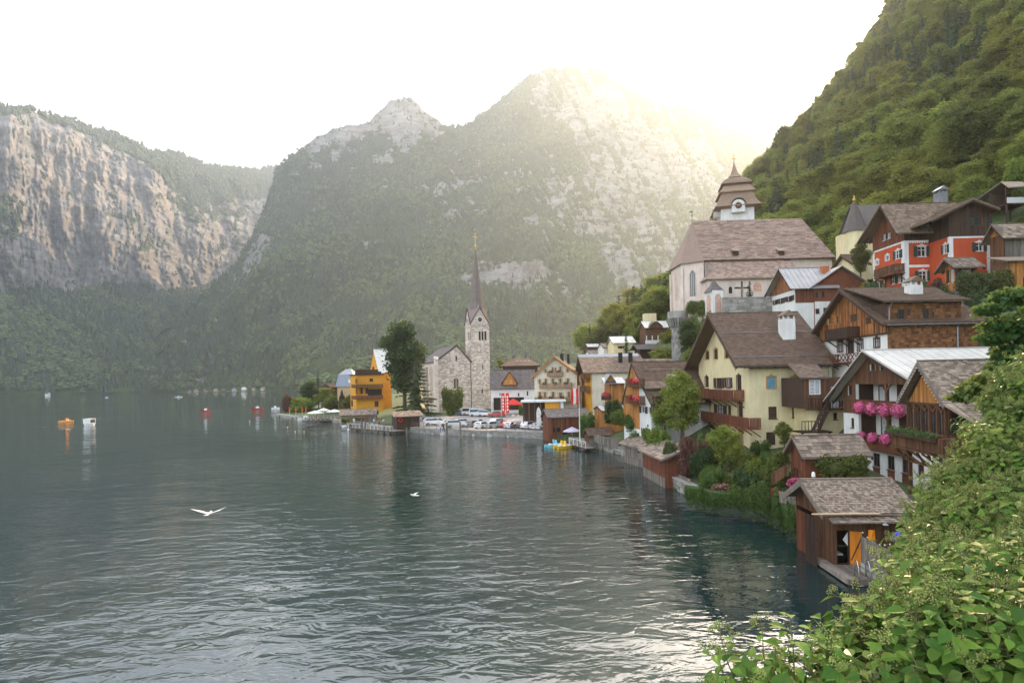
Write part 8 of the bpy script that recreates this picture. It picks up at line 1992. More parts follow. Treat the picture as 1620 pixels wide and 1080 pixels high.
# quay wall along the car park, with coping
def quay(label, pts, top, name='quay_wall', m=S_QUAY, thick=.8, stones=True):
 r = empty(name, (pts[0][0], pts[0][1], 0), 0, label, 'wall'); O = Vector((pts[0][0], pts[0][1], 0)); st = MB(); rg = random.Random(len(pts))
 for i in range(len(pts)-1):
  a, b = Vector((*pts[i][:2], 0))-O, Vector((*pts[i+1][:2], 0))-O; d = (b-a).normalized(); n = Vector((-d.y, d.x, 0))
  q = MB(); q.prism([a-n*.0+Vector((0,0,-2)), b+d*.02+Vector((0,0,-2)), b+d*.02+n*thick+Vector((0,0,-2)), a+n*thick+Vector((0,0,-2))], (0,0,2+top-.15)); q.build('wall_section', m, r)
  q = MB(); q.prism([a-n*.12+Vector((0,0,top-.148)), b-n*.12+Vector((0,0,top-.148)), b+n*thick+Vector((0,0,top-.148)), a+n*thick+Vector((0,0,top-.148))], (0,0,.16)); q.build('coping', m, r)
  if stones:
   z = -.2; L = (b-a).length
   while z < top-.3:
    x = 0
    while x < L: w = rg.uniform(.6,1.4); e = min(x+w-.06, L); c = .04+.08*rg.random(); st.prism([a+d*x-n*.003+Vector((0,0,z)), a+d*e-n*.003+Vector((0,0,z)), a+d*e-n*c+Vector((0,0,z+.02)), a+d*x-n*c+Vector((0,0,z+.02))], (0,0,.3), 0, rg.random()); x += w
    z += .36
 if stones: st.build('stones', m, r)['kind'] = 'stuff'
 return r
qp = [tuple(G(*q)) for q in ((618,682),(640,683),(690,687),(740,689),(800,691),(862,694))]
quay('long stone quay wall carrying the car park railing', qp, 1.2)
quay('rough stone lake wall right of the low boat shed', [tuple(G(*q)) for q in ((900,701),(932,706),(985,720),(1020,741),(1060,768),(1092,787))], 1.1, m=S_WALL)
quay('low garden wall at the water under the hanging creeper', [tuple(G(*q)) for q in ((1092,787),(1130,797),(1180,803),(1225,812),(1262,832))], .8, m=S_WALL)
quay('stone edge of the peninsula terrace', [tuple(G(*q)) for q in ((437,658),(470,663),(520,667),(560,671),(600,678),(618,682))], .9, stones=False)
# board fence on the lake wall
def fence_px(label, a, b, hgt, m=WD_GREY, name='board_fence', step=.17, rail=True):
 A, Bp = P(*a), P(*b); L = (Bp-A).xy.length; r = empty(name, A, math.atan2(Bp.y-A.y, Bp.x-A.x), label, 'fence'); dz = Bp.z-A.z; n = int(L/step)
 many = n > 120; q0 = MB()
 for k in range(n):
  z = dz*k/n; q = q0 if many else MB(); q.box(k*step, k*step+step*.8, -.015, .015, z, z+hgt*(.97+.06*random.random()), 0, random.random())
  if not many: q.build('board', m, r)
 if many: q0.build('boards', m, r)['kind'] = 'stuff'
 q = MB(); q.beam((0,.04,hgt*.3), (L,.04,hgt*.3+dz), .04, .09); q.build('rail', m, r); q = MB(); q.beam((0,.04,hgt*.8), (L,.04,hgt*.8+dz), .04, .09); q.build('rail', m, r); return r
fence_px('grey board fence on the lake wall between boat shed and shingled shed', (940,699,90), (984,712,83.5), 1.3)
fence_px('board fence on the wall right of the brown corner shed', (1054,757,62.5), (1092,776,54), 1.1)
fence_px('grey plank box at the water beside the boathouse gable', (1233,794,41.5), (1260,800,39.5), .8, name='plank_box')
fence_px('picket fence behind the round clipped bush below the red wing', (1521,492,60), (1604,488,60), 1.1, name='picket_fence', step=.2)
fence_px('brown board fence on the garden shed terrace', (1220,766,45), (1250,750,44), .9, WD_BROWN)
# railing
RL = empty('quay_railing', qp[1], 0, 'long dark railing with many slim posts along the car park quay', 'railing'); O = Vector(qp[1])
n = 0
for i in range(1, 5):
 a, b = Vector(qp[i])-O, Vector(qp[i+1])-O; L = (b-a).length; k = max(1, int(L/2.0)); nn = Vector((-(b-a).y, (b-a).x, 0)).normalized()*.15
 for j in range(k): p = a+(b-a)*(j/k)+nn; q = MB(); q.box(p.x-.05,p.x+.05,p.y-.05,p.y+.05,1.2,2.25); q.build('post', WD_GREY, RL)
 for z in (1.75, 2.2): q = MB(); q.beam(a+nn+Vector((0,0,z)), b+nn+Vector((0,0,z)), .05, .07); q.build('rail', WD_GREY, RL)
# ---- cars
def car_paint(nm, c): return mat('car_paint_'+nm, c, .28, .0, 2, .03, spec=.6, coat=.6, dirt=tuple(x*.85 for x in c))
CARP = {'white': car_paint('white', (.72,.72,.72)), 'silver': car_paint('silver', (.42,.43,.44)), 'red': car_paint('red', (.42,.03,.03)), 'blue': car_paint('blue', (.06,.16,.36)), 'dark': car_paint('dark', (.04,.045,.055)), 'grey': car_paint('grey', (.16,.165,.17))}
TYRE = mat('tyre', (.02,.02,.02), .8, .0); LAMP = mat('lamp_glass', (.75,.75,.7), .15, .0); TAIL = mat('tail_lamp', (.5,.02,.02), .3, .0)
def car_parts(kind):
 L, W, Hh = {'hatch': (4.1,1.74,1.48), 'sedan': (4.6,1.8,1.44), 'van': (4.9,1.92,1.95), 'suv': (4.5,1.86,1.68)}[kind]
 if kind == 'van': low = [(0,.35),(0,.95),(.35,1.08),(1.15,1.86),(1.35,1.95),(4.75,1.95),(4.9,1.75),(4.9,.35)]; gl = [(.62,1.16),(1.2,1.80),(4.6,1.80),(4.7,1.16)]
 elif kind == 'sedan': low = [(0,.32),(0,.68),(.15,.78),(1.25,.92),(1.95,1.38),(2.3,1.44),(3.05,1.42),(3.85,1.02),(4.5,.98),(4.6,.7),(4.6,.32)]; gl = [(1.35,.96),(2.0,1.36),(3.05,1.37),(3.65,1.02)]
 elif kind == 'suv': low = [(0,.4),(0,.85),(.15,.98),(1.15,1.08),(1.75,1.6),(2.0,1.68),(4.0,1.64),(4.4,1.1),(4.5,.9),(4.5,.4)]; gl = [(1.25,1.12),(1.8,1.58),(3.95,1.56),(4.2,1.14)]
 else: low = [(0,.32),(0,.72),(.12,.82),(1.0,.95),(1.7,1.42),(2.0,1.48),(3.5,1.44),(3.95,1.0),(4.1,.85),(4.1,.32)]; gl = [(1.12,.99),(1.76,1.40),(3.45,1.38),(3.8,1.02)]
 b = MB(); n = len(low); zs = 1.0
 def half(z): return W/2 - max(0, z-gl[0][1])*.22/(.5)*.45
 V = [(x-L/2, -half(z), z) for x, z in low]+[(x-L/2, half(z), z) for x, z in low]; b.add(V, [tuple(range(n)), tuple(range(n, 2*n))[::-1]]+[(i, n+i, n+(i+1) % n, (i+1) % n) for i in range(n)], 0, .5); body = b.mesh('body', [CARP['white']])
 g = MB(); m = len(gl)
 for sg in (-1, 1): g.poly([(x-L/2, sg*(half(z)+.012), z) for x, z in gl])
 # windscreen and rear window
 (x0,z0),(x1,z1) = gl[0], gl[1]; g.poly([(x0-.09-L/2,-W*.38,z0+.0),(x0-.09-L/2,W*.38,z0),(x1-.10-L/2,W*.33,z1),(x1-.10-L/2,-W*.33,z1)]); (x0,z0),(x1,z1) = gl[3], gl[2]; g.poly([(x0+.16-L/2,-W*.36,z0),(x0+.16-L/2,W*.36,z0),(x1+.12-L/2,W*.32,z1-.02),(x1+.12-L/2,-W*.32,z1-.02)])
 glass = g.mesh('car_window', [GLASS]); w = MB(); w.tube([(0,-.1,0),(0,.1,0)], .33, 14); w.tube([(0,-.115,0),(0,.115,0)], .2, 10, 1); wheel = w.mesh('wheel', [TYRE, M_ZINC])
 hl = MB(); hl.box(-.04,.05,-.17,.17,-.07,.07); return L, W, body, glass, wheel, hl.mesh('headlight', [LAMP]), MB().box(-.05,.04,-.13,.13,-.09,.09).mesh('tail_light', [TAIL]), low
CP_ = {k: car_parts(k) for k in ('hatch','sedan','van','suv')}
def car(kind, col, px, py, rz, label, nm='parked_car'):
 L, W, body, glass, wheel, hl, tl, low = CP_[kind];
 z = 1.25
 for _ in range(4): p = G(px, py, z); z = ground_z(p.x, p.y)+.03
 r = empty(nm, (p.x, p.y, z), R(rz), label, 'van' if kind == 'van' else 'car', 'cars parked on the lakeside car park')
 o = mesh_obj('body', body, r); o.material_slots[0].link = 'OBJECT'; o.material_slots[0].material = CARP[col]; mesh_obj('car_window', glass, r)
 for x in (-L/2+.8, L/2-.82):
  for y in (-W/2+.06, W/2-.06): mesh_obj('wheel', wheel, r, (x, y, .33))
 for y in (-W/2+.26, W/2-.26): mesh_obj('headlight', hl, r, (-L/2-.01, y, .66)); mesh_obj('tail_light', tl, r, (L/2+.01, y, .82))
CARS = [('sedan','silver',681,664,170,'silver car under the trees at the left end of the car park'),('suv','white',686,672,200,'white car nearest the waterside hut'),('hatch','white',694,671,205,'white hatchback second from the waterside hut'),('sedan','white',710,673,200,'white car behind the left wooden mooring posts'),
 ('suv','white',721,676,195,'white car with nose to the quay left of the dark grey one'),('hatch','white',733,672,200,'white hatchback behind the jetty railing'),('hatch','blue',722,656,180,'small blue car at the foot of the round tree'),('hatch','white',732,654,185,'white car beside the small blue one'),('van','white',745,653,178,'grey white van left of the second white van by the church tower'),('van','white',757,652,180,'white van directly below the church tower'),
 ('suv','white',768,657,180,'large white people carrier standing alone on the open yard'),('sedan','red',787,657,172,'bright red car beside the white people carrier'),('hatch','grey',748,675,240,'grey car in the front row of the quay'),('sedan','grey',756,673,240,'dark grey car second in the front row'),('hatch','white',764,677,235,'white car with nose to the railing in the middle of the quay'),('hatch','silver',777,677,235,'silver white car in the middle of the front row'),
 ('suv','white',788,673,235,'white estate car with dark windows behind the middle of the front row'),('hatch','dark',795,675,235,'black car right of the white estate'),('sedan','red',803,676,235,'dark red car in the front row'),('hatch','white',811,677,232,'pale car between the dark red and the black car'),('sedan','dark',817,677,232,'black car right of the pale one in the front row'),('hatch','dark',827,677,230,'dark car fourth from the brown lake hut'),('sedan','silver',832,675,230,'silver car behind the right part of the front row'),('suv','white',839,678,228,'white car third from the brown lake hut'),('sedan','white',849,678,228,'white car second from the brown lake hut'),('hatch','white',858,679,226,'white car nearest the brown lake hut')]
for c in CARS: car(*c)
# ---- people: one skinned body per pose
def figure(name, pose):
 """joints of a 1.75 m figure -> one continuous skin"""
 J = {'pel':(0,0,.95,.13),'sp':(0,0,1.15,.125),'ch':(0,0,1.36,.15),'nk':(0,0,1.50,.055),'hd':(0,.01,1.60,.085),'tp':(0,.01,1.72,.07)}
 E = [('pel','sp'),('sp','ch'),('ch','nk'),('nk','hd'),('hd','tp')]
 for sg, s in ((-1,'l'),(1,'r')):
  J['sh'+s] = (sg*.19,0,1.42,.06); J['el'+s] = (sg*.24,.03,1.14,.045); J['wr'+s] = (sg*.23,.10 if pose == 'stand' else .25,.93 if pose == 'stand' else 1.08,.033); J['ha'+s] = (sg*.22,.14 if pose == 'stand' else .33,.84 if pose == 'stand' else 1.08,.035)
  if pose == 'sit': J['kn'+s] = (sg*.11,.42,.93,.07); J['an'+s] = (sg*.11,.44,.50,.045); J['to'+s] = (sg*.11,.60,.46,.04)
  elif pose == 'walk': J['kn'+s] = (sg*.1,.10*sg+.06,.50,.07); J['an'+s] = (sg*.1,.28*sg-.05,.10,.045); J['to'+s] = (sg*.1,.28*sg+.1,.04,.04)
  else: J['kn'+s] = (sg*.1,.02,.50,.07); J['an'+s] = (sg*.11,0,.09,.045); J['to'+s] = (sg*.12,.15,.04,.04)
  J['hp'+s] = (sg*.1,0,.90,.095); E += [('ch','sh'+s),('sh'+s,'el'+s),('el'+s,'wr'+s),('wr'+s,'ha'+s),('pel','hp'+s),('hp'+s,'kn'+s),('kn'+s,'an'+s),('an'+s,'to'+s)]
 ks = list(J); me = bpy.data.meshes.new('tmp'); me.from_pydata([J[k][:3] for k in ks], [(ks.index(a), ks.index(b)) for a, b in E], []); o = bpy.data.objects.new('tmp', me); COL.objects.link(o); o.modifiers.new('s', 'SKIN')
 for i, k in enumerate(ks): me.skin_vertices[0].data[i].radius = (J[k][3],)*2
 me.skin_vertices[0].data[0].use_root = True; sb = o.modifiers.new('d', 'SUBSURF'); sb.levels = 1
 dg = bpy.context.evaluated_depsgraph_get(); out = bpy.data.meshes.new_from_object(o.evaluated_get(dg)); out.name = name; bpy.data.objects.remove(o)
 return out
def cloth(nm, c): return mat('cloth_'+nm, c, .9, .0, 6, .12)
SKIN = mat('skin', (.50,.30,.21), .6, .0, 8, .05); HAIR = mat('hair', (.05,.03,.02), .8, .0, 20, .2)
TOPS = {'white': cloth('white', (.66,.66,.66)), 'blue': cloth('blue', (.08,.17,.38)), 'red': cloth('red', (.46,.05,.05)), 'dark': cloth('dark', (.03,.03,.045)), 'beige': cloth('beige', (.45,.37,.26))}
FIG = {}
def person(px, py, pose, top, legs, label, z=None, zoff=0.0, Y=None):
 key = (pose, top, legs)
 if key not in FIG:
  me = figure('body', pose); me.materials.clear()
  for m in (SKIN, TOPS[top], TOPS[legs], HAIR): me.materials.append(m)
  for p in me.polygons:
   c = p.center; p.material_index = 3 if (c.z > 1.63 or (c.z > 1.56 and c.y < -.0)) else (0 if c.z > 1.475 or (abs(c.x) > .17 and c.z < 1.22 and c.z > .8) else (1 if c.z > .96 else (2 if c.z > .12 else 3))); p.use_smooth = True
  FIG[key] = me
 z0 = 1.25 if z is None else z; p = G(px, py, z0); r = mesh_obj('person', FIG[key], None, (p.x, p.y, z0+zoff)); r.rotation_euler = (0,0,random.uniform(0,6.28)); tag(r, label, 'person'); return r
for q in ((585,674,'stand','blue','dark','person in a blue top standing on the jetty deck'),(592,673,'stand','white','blue','person in white standing on the jetty right of the blue one'),(600,674,'walk','red','dark','person in red walking along the jetty'),(560,672,'stand','white','beige','person in white at the left end of the jetty'),(607,674,'stand','white','dark','person with white top near the right jetty posts'),(702,683,'walk','dark','dark','dark clothed person on the quay behind the railing'),(760,652,'walk','blue','dark','person in blue by the vans under the church tower'),(776,652,'walk','dark','beige','person walking at the foot of the church tower'),(852,662,'stand','white','blue','person in white at the terrace left of the brown hut'),(846,664,'stand','red','dark','person in red at the terrace steps'),(697,684,'stand','white','blue','person in white leaning by the quay posts')): person(*q)
# ---- restaurant deck with guests
dk = G(478,666,.5); DK = empty('restaurant_deck', (dk.x, dk.y, .55), R(4), 'floating timber restaurant deck at the peninsula', 'deck')
k = dk.y/FPX
q = MB(); q.box(0, 56*k, 0, 5, -.35, -.06); q.build('deck_frame', WD_DARK, DK)
x = 0
while x < 56*k: q = MB(); q.box(x, x+.36, -.05, 5, -.056, 0, 0, random.random()); q.build('deck_board', WD_GREY, DK); x += .4
q = MB()
for x in np.linspace(.1, 56*k-.1, 16): q.box(x-.04, x+.04, 0, .08, 0, 1.0)
q.box(0, 56*k, 0, .07, .95, 1.03); q.build('deck_railing', WD_GREY, DK)
for i in range(7):
 tx = 1+i*56*k/7; t = empty('cafe_table', (dk.x+tx, dk.y+2.2+.6*(i % 2), .56), random.random(), 'round cafe table %s on the restaurant deck' % ('at the left end','second from the left','third from the left','in the middle','fourth from the right','third from the right' if 0 else 'second from the right','at the right end')[i], 'table', 'cafe tables on the restaurant deck')
 q = MB(); q.lathe([(.4,.71),(.4,.75)], 10); q.build('table_top', P_WHITE, t); q = MB(); q.lathe([(.25,0),(.04,.05),(.04,.71)], 8); q.build('leg', M_IRON, t)
 for j, a in enumerate((0.3, 3.4)):
  cx, cy = dk.x+tx+math.cos(a)*.75, dk.y+2.2+.6*(i % 2)+math.sin(a)*.75; ch = empty('cafe_chair', (cx, cy, .56), a+math.pi/2, 'white cafe chair pulled up to a table on the restaurant deck', 'chair', 'chairs on the restaurant deck'); q = MB(); q.box(-.2,.2,-.2,.2,.42,.46); q.build('seat', P_WHITE, ch); q = MB(); q.box(-.2,.2,-.22,-.18,.46,.85); q.build('backrest', P_WHITE, ch)
  for lx in (-.17,.17):
   for ly in (-.17,.17): q = MB(); q.box(lx-.02,lx+.02,ly-.02,ly+.02,0,.42); q.build('leg', P_WHITE, ch)
  key = ('sit', ('white','red','blue','beige')[(i+j) % 4], 'dark')
  person(478, 666, 'sit', key[1], 'dark', 'guest in %s sitting at a table on the restaurant deck' % key[1]); o = bpy.context.scene.objects[-1] if 0 else None
  p_ = [o for o in COL.objects if o.name.startswith('person')][-1]; p_['group'] = 'guests on the restaurant deck'; p_.location = (cx, cy, .56-.40); p_.rotation_euler = (0, 0, a+math.pi/2)
def parasol(px, py, Y, wp, m, label, closed=False, z=None):
 k = Y/FPX; c = P(px, py, Y); r = empty('parasol', (c.x, c.y, c.z-2.4 if not closed else c.z), random.random(), label, 'parasol'); w = wp*k/2; q = MB(); q.tube([(0,0,-.4),(0,0,2.6)], .035, 6); q.build('pole', P_WHITE, r); q = MB()
 if closed: q.lathe([(.06,.7),(.2,1.1),(.16,1.8),(.05,2.5)], 8)
 else: q.lathe([(w,2.12),(w,2.25),(w*.5,2.6),(.06,2.95)], 10)
 q.build('canopy', m, r); return r
WC = mat('white_canvas', (.72,.70,.67), .8, .03); OC = mat('orange_canvas', (.70,.12,.03), .8, .03); LC_ = mat('lilac_canvas', (.45,.40,.50), .8, .03); RC = mat('red_canvas', (.62,.04,.03), .8, .03)
for q in ((499,652,170,26,WC,'low wide white parasol over the left part of the restaurant deck'),(512,648,176,20,WC,'white parasol in the middle behind the restaurant deck'),(529,650,174,26,WC,'widest white parasol right behind the restaurant deck'),(905,680,101,30,LC_,'lilac white parasol in front of the brown lake hut'),(788,658,150,12,WC,'small white parasol left on the car park terrace'),(800,658,150,12,WC,'small white parasol second on the car park terrace'),(812,658,150,12,WC,'small white parasol third on the car park terrace'),(820,659,149,12,WC,'small white parasol right on the car park terrace')): parasol(*q)
for i, px in enumerate((458,468,478,484)): parasol(px, 655, 200, 5, OC, 'closed orange parasol, %s of four at the peninsula tip' % ('leftmost','second','third','rightmost')[i], True)
c = P(812,640,152); r = empty('red_marquee', (c.x, c.y, 2.3), 0, 'small red pyramid tent roof before the white hall', 'tent'); q = MB(); q.lathe([(3.4,2.4),(3.4,2.6),(.1,4.0)], 4, rot=math.pi/4); q.build('roof', RC, r)
for x in (-2.3,2.3):
 for y in (-2.3,2.3): q = MB(); q.box(x-.05,x+.05,y-.05,y+.05,0,2.4); q.build('leg', P_WHITE, r)
for i, (px, h0) in enumerate(((796,624),(803,622))):
 c = P(px, 655, 146); r = empty('red_banner', (c.x, c.y, c.z-.5), 0, 'tall narrow red banner with pale lettering marks, %s of two by the car park' % ('left','right')[i], 'banner'); q = MB(); q.tube([(-.45,0,0),(-.45,0,6.0)], .05, 6); q.build('pole', P_WHITE, r); q = MB(); q.box(-.4,.45,-.015,.015,.8,5.8); b = q.build('cloth', P_RED, r); q = MB()
 for j in range(5): q.box(-.15,.2,-.03,-.017,1.4+j*.8,1.9+j*.8)
 q.build('print', P_WHITE, b)
c = P(849,682,112); r = empty('beach_flag', (c.x, c.y, 1.2), 0, 'tall white curved advertising flag left of the brown lake hut', 'flag'); q = MB(); q.tube([(0,0,0),(0,0,3.6),(.2,0,4.4),(.5,0,4.7)], .03, 6); q.build('pole', M_ZINC, r); q = MB(); q.prism([(.04,0,.9),(.95,0,1.2),(.9,0,3.8),(.5,0,4.7),(.2,0,4.35),(.04,0,3.6)], (0,.02,0)); q.build('cloth', WC, r)
c = G(917.5,698,.9); r = empty('flagpole', (c.x, c.y, .9), R(5), 'tall white flagpole beside the lilac parasol', 'flagpole'); k = c.y/FPX; q = MB(); q.tube([(0,0,-.3),(0,0,86*k)], [.09,.05], 8); q.build('pole', P_WHITE, r); q = MB(); q.ball((0,0,86*k+.1), .12, 8, 6); q.build('finial', M_GOLD, r)
f_ = MB(); n = 6
for b_, m_ in ((0,0),(1,1),(2,0)):
 for i in range(n):
  z0, z1 = 84*k-i*.42, 84*k-(i+1)*.42; f = lambda i, w: (-w*.42-.06, .12*math.sin(i*1.1+w), 0); A = Vector(f(i, b_)); B2 = Vector(f(i, b_+1)); C2 = Vector(f(i+1, b_+1)); D2 = Vector(f(i+1, b_)); f_.poly([A+Vector((0,0,z0)), B2+Vector((0,0,z0-.1)), C2+Vector((0,0,z1-.1)), D2+Vector((0,0,z1))], m_)
o = f_.build('flag', [P_RED, P_WHITE], None, (c.x, c.y, .9)); tag(o, 'red white red flag hanging limp from the tall flagpole', 'flag')
# ---- piles and jetties
def jetty(label, a, b, w, z=.75, boards=.3):
 A, Bp = G(*a, z), G(*b, z); L = (Bp-A).xy.length; r = empty('jetty', (A.x, A.y, z), math.atan2(Bp.y-A.y, Bp.x-A.x), label, 'jetty'); q = MB(); q.box(0, L, 0, w, -.22, -.05); q.build('frame', WD_DARK, r); x = 0
 while x < L-.05: q = MB(); q.box(x, min(x+boards*.9, L), -.04, w, -.048, 0, 0, random.random()); q.build('board', WD_GREY, r); x += boards
 for x in np.arange(.3, L, 2.4): q = MB(); q.tube([(x,.15,-2.5),(x,.15,.0)], .12, 7); q.build('pile', WD_GREY, r)
 q = MB()
 for x in np.arange(.1, L, 1.6): q.box(x-.04,x+.04,.05,.12,0,1.0)
 q.box(0,L,.05,.11,.93,1.0); q.build('handrail', P_WHITE, r); return r
jetty('pale jetty with guests left of the tall mooring piles', (551,676), (622,682), 3.2); jetty('small wooden jetty between pedal boats and the low boat shed', (900,702), (927,709), 1.6, .5)
for i, (px, y0, y1, Y) in enumerate(((572.5,662,684,124),(578,664,684,122),(608,665,685,121),(707,668,692,112),(728.5,668,693,111),(618,672,684,122),(643,676,686,121))):
 c = G(px, y1, 0); hp = (y1-y0)*c.y/FPX; q = MB(); q.tube([(0,0,-2),(0.02,0,hp-.08),(.02,0,hp)], [.22,.20,.14], 9); o = q.build('mooring_pile', WD_GREY, None, (c.x, c.y, 0)); tag(o, 'tall weathered mooring pile, %s from the left along the quay' % ('first','second','third','sixth','seventh','fourth','fifth')[i], 'mooring pile')
# ---- boats
def hull(L, W, H, m, r, name='hull', ns=9):
 q = MB(); V = [];
 for i in range(ns):
  t = i/(ns-1); w = W/2*min(1, math.sin(math.pi*min(t*1.15+.12, 1))**.6) if t < .9 else W/2*.28*(1-t)/.1+.02; x = L*(t-.5); sh = H*(.85+.4*(t-.4)**2*2)
  V += [(x,-w,sh),(x,-w*.7,-.12),(x,w*.7,-.12),(x,w,sh)]
 F = []
 for i in range(ns-1):
  for j in range(3): a = i*4+j; F.append((a, a+4, a+5, a+1))
 F += [(0,1,2,3), ((ns-1)*4+3,(ns-1)*4+2,(ns-1)*4+1,(ns-1)*4)]; q.add(V, F, 0, .5); o = q.build(name, m, r); q = MB(); q.add([(v[0], v[1]*.93, H*.55) for i in range(ns) for v in (V[i*4], V[i*4+3])], [(i*2, i*2+2, i*2+3, i*2+1) for i in range(ns-1)]); q.build('deck', P_WHITE, r); return o
PB = {'blue': mat('boat_blue', (.20,.52,.60), .4, .05), 'orange': mat('boat_orange', (.80,.30,.03), .4, .05), 'yellow': mat('boat_yellow', (.78,.48,.04), .4, .05), 'red': mat('boat_red', (.45,.05,.04), .4, .05), 'white': mat('boat_white', (.75,.74,.72), .35, .04)}
def boat(px, py, L, rz, col, label, kind='pedal', crew=True):
 c = G(px, py, 0); r = empty('pedal_boat' if kind == 'pedal' else 'motor_boat', (c.x, c.y, .05), R(rz), label, 'boat');
 if kind == 'pedal':
  for y in (-.55, .55): q = hull(L, .62, .42, PB[col], r, 'float'); q.location = (0, y, 0)
  for ch in [x for x in r.children if x.name.startswith('deck')]: ch.location = (0, .55 if ch.name.endswith('1') else -.55, 0)
  q = MB(); q.box(-L*.18, L*.22, -.75,.75,.3,.42); q.build('platform', PB['white'], r)
  for y in (-.4,.4): q = MB(); q.box(-.5,-.1,y-.25,y+.25,.42,.62); q.box(-.55,-.45,y-.25,y+.25,.62,1.15); q.build('seat', PB[col], r)
  q = MB(); q.lathe([(.32,.2),(.32,.55)], 10, (-L*.32,0,0)); q.build('paddle_box', PB['white'], r)
 elif kind == 'motor':
  hull(L, L*.34, .75, PB[col], r); q = MB(); q.prism([(-L*.15,-L*.12,.6),(L*.18,-L*.1,.6),(L*.1,-L*.09,1.35),(-L*.15,-L*.1,1.4)], (0,L*.21,0)); q.build('cabin', PB['white'], r); q = MB(); q.poly([(L*.185,-L*.09,.7),(L*.185,L*.09,.7),(L*.115,L*.08,1.3),(L*.115,-L*.08,1.3)]); q.build('windscreen', GLASS, r); q = MB(); q.box(-L*.5-.25,-L*.5,-.15,.15,.2,1.0); q.build('outboard_motor', P_BLACK, r)
 else:
  hull(L, L*.4, .7, PB['white'], r); q = MB(); q.box(-1.4,1.2,-1,1,.6,.7)
  for x in (-1.3, 1.1):
   for y in (-.9,.9): q.box(x-.06,x+.06,y-.06,y+.06,.6,1.95)
  q.box(-1.4,1.2,-1.1,1.1,1.95,2.1); q.box(-1.3,1.1,.92,.98,.7,1.95); q.build('canopy', PB['white'], r)
 if crew:
  for j, y in enumerate((-.4,.4)):
   person(px, py, 'sit', ('dark','red')[j], 'dark', 'person in %s sitting in the %s' % (('dark','red')[j], ' '.join(label.split()[:4]))); p_ = [o for o in COL.objects if o.name.startswith('person')][-1]; o_ = Vector((math.cos(R(rz))*-.2-math.sin(R(rz))*y, math.sin(R(rz))*-.2+math.cos(R(rz))*y, 0)); p_.location = Vector((c.x, c.y, -.13 if kind == 'pedal' else .0))+o_; p_.rotation_euler = (0,0,R(rz)-math.pi/2)
 return r
boat(104,667,4.3,185,'orange','orange pedal boat, the left of the two out on the lake'); boat(141,673,3.6,170,'white','white boat with square canopy right of the orange pedal boat','canopy'); boat(283,628,8,5,'white','white motor boat trailing a long wake far out on the lake','motor',False)
boat(326,651,3.8,2,'red','small red and white boat in the middle distance of the lake','motor',False); boat(408,647.5,5.2,3,'red','low dark red motor boat left of the peninsula','motor',False); boat(436,647,3.8,0,'white','pale boat just left of the peninsula shrubs','motor',False); boat(169,629,4,5,'white','tiny white boat near the far left shore','motor',False)
boat(882,706.5,4.2,25,'blue','light blue pedal boat moored in front of the lilac parasol','pedal',False); boat(895,708,4.2,35,'yellow','orange yellow pedal boat moored right of the light blue one','pedal',False)
boat(484,664.5,5,20,'white','white rowing boat at the left end of the restaurant deck','motor',False)
# wakes: thin foam just above the water
FOAM = mat('foam', (.45,.50,.52), .7, .1, .8, .5)
def wake(pts, w, label):
 rg = random.Random(int(pts[0][0])); mb = MB(); A, B3 = Vector(G(*pts[0])), Vector(G(*pts[1])); d = (B3-A).normalized(); n = Vector((-d.y, d.x, 0)); L = (B3-A).length
 for k in range(int(L/w*1.1)): t = rg.random(); p = A+d*L*t + n*rg.gauss(0, w*.25)*(1-t*.4); a = w*rg.uniform(.3,.9); b = w*rg.uniform(.05,.13); mb.poly([p-d*a+Vector((0,0,.03)), p-n*b+Vector((0,0,.03)), p+d*a+Vector((0,0,.03)), p+n*b+Vector((0,0,.03))])
 o = mb.build('wake', FOAM); tag(o, label, 'wake', kind='stuff')
wake(((290,628.4),(360,627)), 5, 'foam wake'); wake(((276,628.8),(180,631)), 5, 'foam wake'); wake(((112,666),(200,658)), 1.6, 'foam wake'); wake(((136,673.5),(52,675.5)), 1.4, 'foam wake'); wake(((334,650.5),(400,648)), 2, 'foam wake')
# swans on the water, gulls over it
def swan(px, py, s, rz, label):
 c = G(px, py, 0); q = MB(); q.ball((0,0,.12), (.55*s,.27*s,.24*s), 10, 7); q.prism([(-.35*s,-.1*s,.2*s),(-.75*s,0,.38*s),(-.35*s,.1*s,.2*s)], (0,0,.08*s)); q.tube([(.4*s,0,.18*s),(.56*s,0,.4*s),(.46*s,0,.66*s),(.5*s,0,.82*s),(.62*s,0,.84*s)], [.11*s,.07*s,.055*s,.06*s,.05*s], 7); q.tube([(.62*s,0,.84*s),(.76*s,0,.80*s)], [.035*s,.012*s], 5, 1); o = q.build('swan', [P_WHITE, PB['orange']], None, (c.x, c.y, 0), smooth_=True, rz=R(rz)); tag(o, label, 'swan')
for i, q in enumerate(((545,675,20),(552,680,120),(565,680,200),(669,684,0),(681,685,30))): swan(q[0], q[1], 1.35, q[2], 'white swan, %s, floating near the quay' % ('farthest left by the jetty','second by the jetty','third just below the jetty','left one below the quay railing','right one below the quay railing')[i])
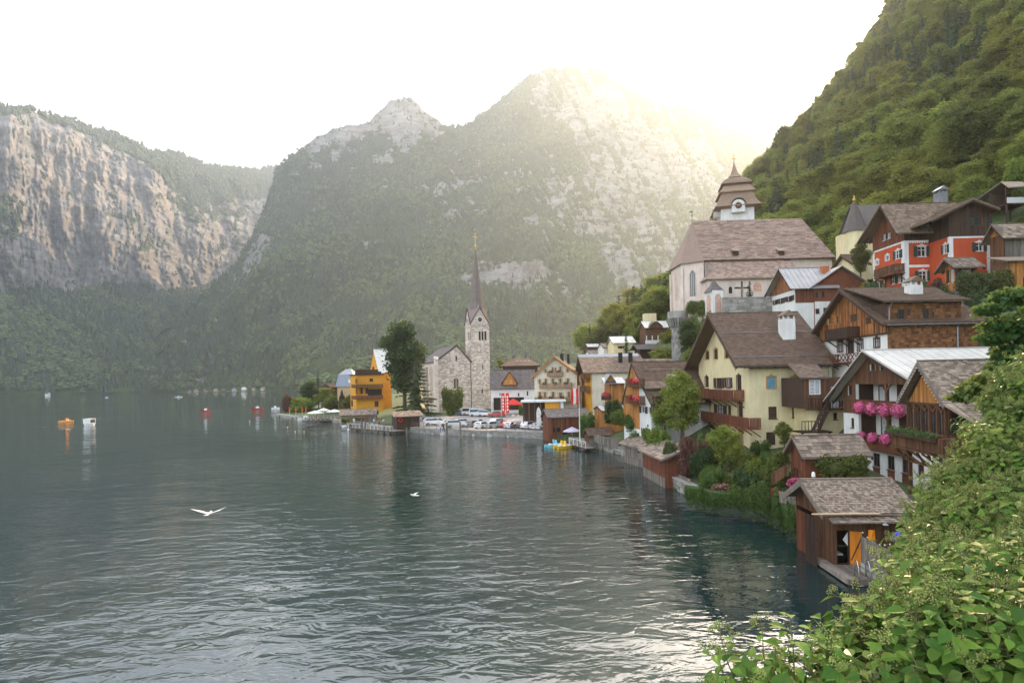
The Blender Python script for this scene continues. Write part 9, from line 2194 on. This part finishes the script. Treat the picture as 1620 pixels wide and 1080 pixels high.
def gull(px, py, Y, span, rz, label):
 c = P(px, py, Y); q = MB(); q.ball((0,0,0), (.06,.22,.06), 8, 6); q.ball((0,.22,.02), .05, 7, 5); q.prism([(-.05,-.2,0),(.05,-.2,0),(.09,-.34,0),(-.09,-.34,0)], (0,0,.015)); s = span/2
 for sg in (-1, 1): q.add([(sg*.03,.09,.01),(sg*s*.5,.14,s*.16),(sg*s,-.06,s*.36),(sg*s*.55,.0,s*.15),(sg*.03,-.1,.01),(sg*s*.5,.14,s*.16-.015),(sg*s*.55,.0,s*.15-.015)], [(0,1,3,4),(1,2,3),(0,5,6,4),(5,2,6)])
 o = q.build('gull', [P_WHITE], None, c, rz=R(rz)); tag(o, label, 'bird')
gull(331,812,22,1.3,10,'white gull gliding low over the dark water, lower left'); gull(655,783,34,.75,60,'second gull banking over the dark tree reflection')
for i, (px, py) in enumerate(((455,676),(467,683),(481,683),(395,666),(386,639))):
 c = G(px, py, 0); q = MB(); q.ball((0,0,.1), .15, 8, 6); o = q.build('buoy', P_WHITE, None, (c.x, c.y, 0)); tag(o, 'small white buoy, %s of the five off the peninsula' % ('third from left','fourth from left','rightmost','second from left','farthest and leftmost')[i], 'buoy')
# lamps and mast
for i, (px, py, Y, hp) in enumerate(((847,680,115,44),(780,652,150,26))):
 c = P(px, py, Y); r = empty('street_lamp', (c.x, c.y, 1.2), 0, ('slim street lamp at the right end of the quay','slim street lamp on the open yard')[i], 'street lamp'); k = Y/FPX; q = MB(); q.tube([(0,0,0),(0,0,hp*k)], .05, 6); q.build('pole', M_IRON, r); q = MB(); q.lathe([(.05,0),(.2,.1),(.16,.4),(.02,.5)], 8, (0,0,hp*k)); q.build('lantern', LAMP, r)
c = P(1287,760,37); r = empty('garden_lantern', (c.x, c.y, c.z-1.5), 0, 'small dark lantern post behind the boathouse ridge', 'lantern'); q = MB(); q.tube([(0,0,0),(0,0,1.7)], .04, 6); q.build('post', M_IRON, r); q = MB(); q.lathe([(.06,0),(.13,.08),(.11,.3),(.02,.38)], 6, (0,0,1.7)); q.build('lantern_head', LAMP, r)
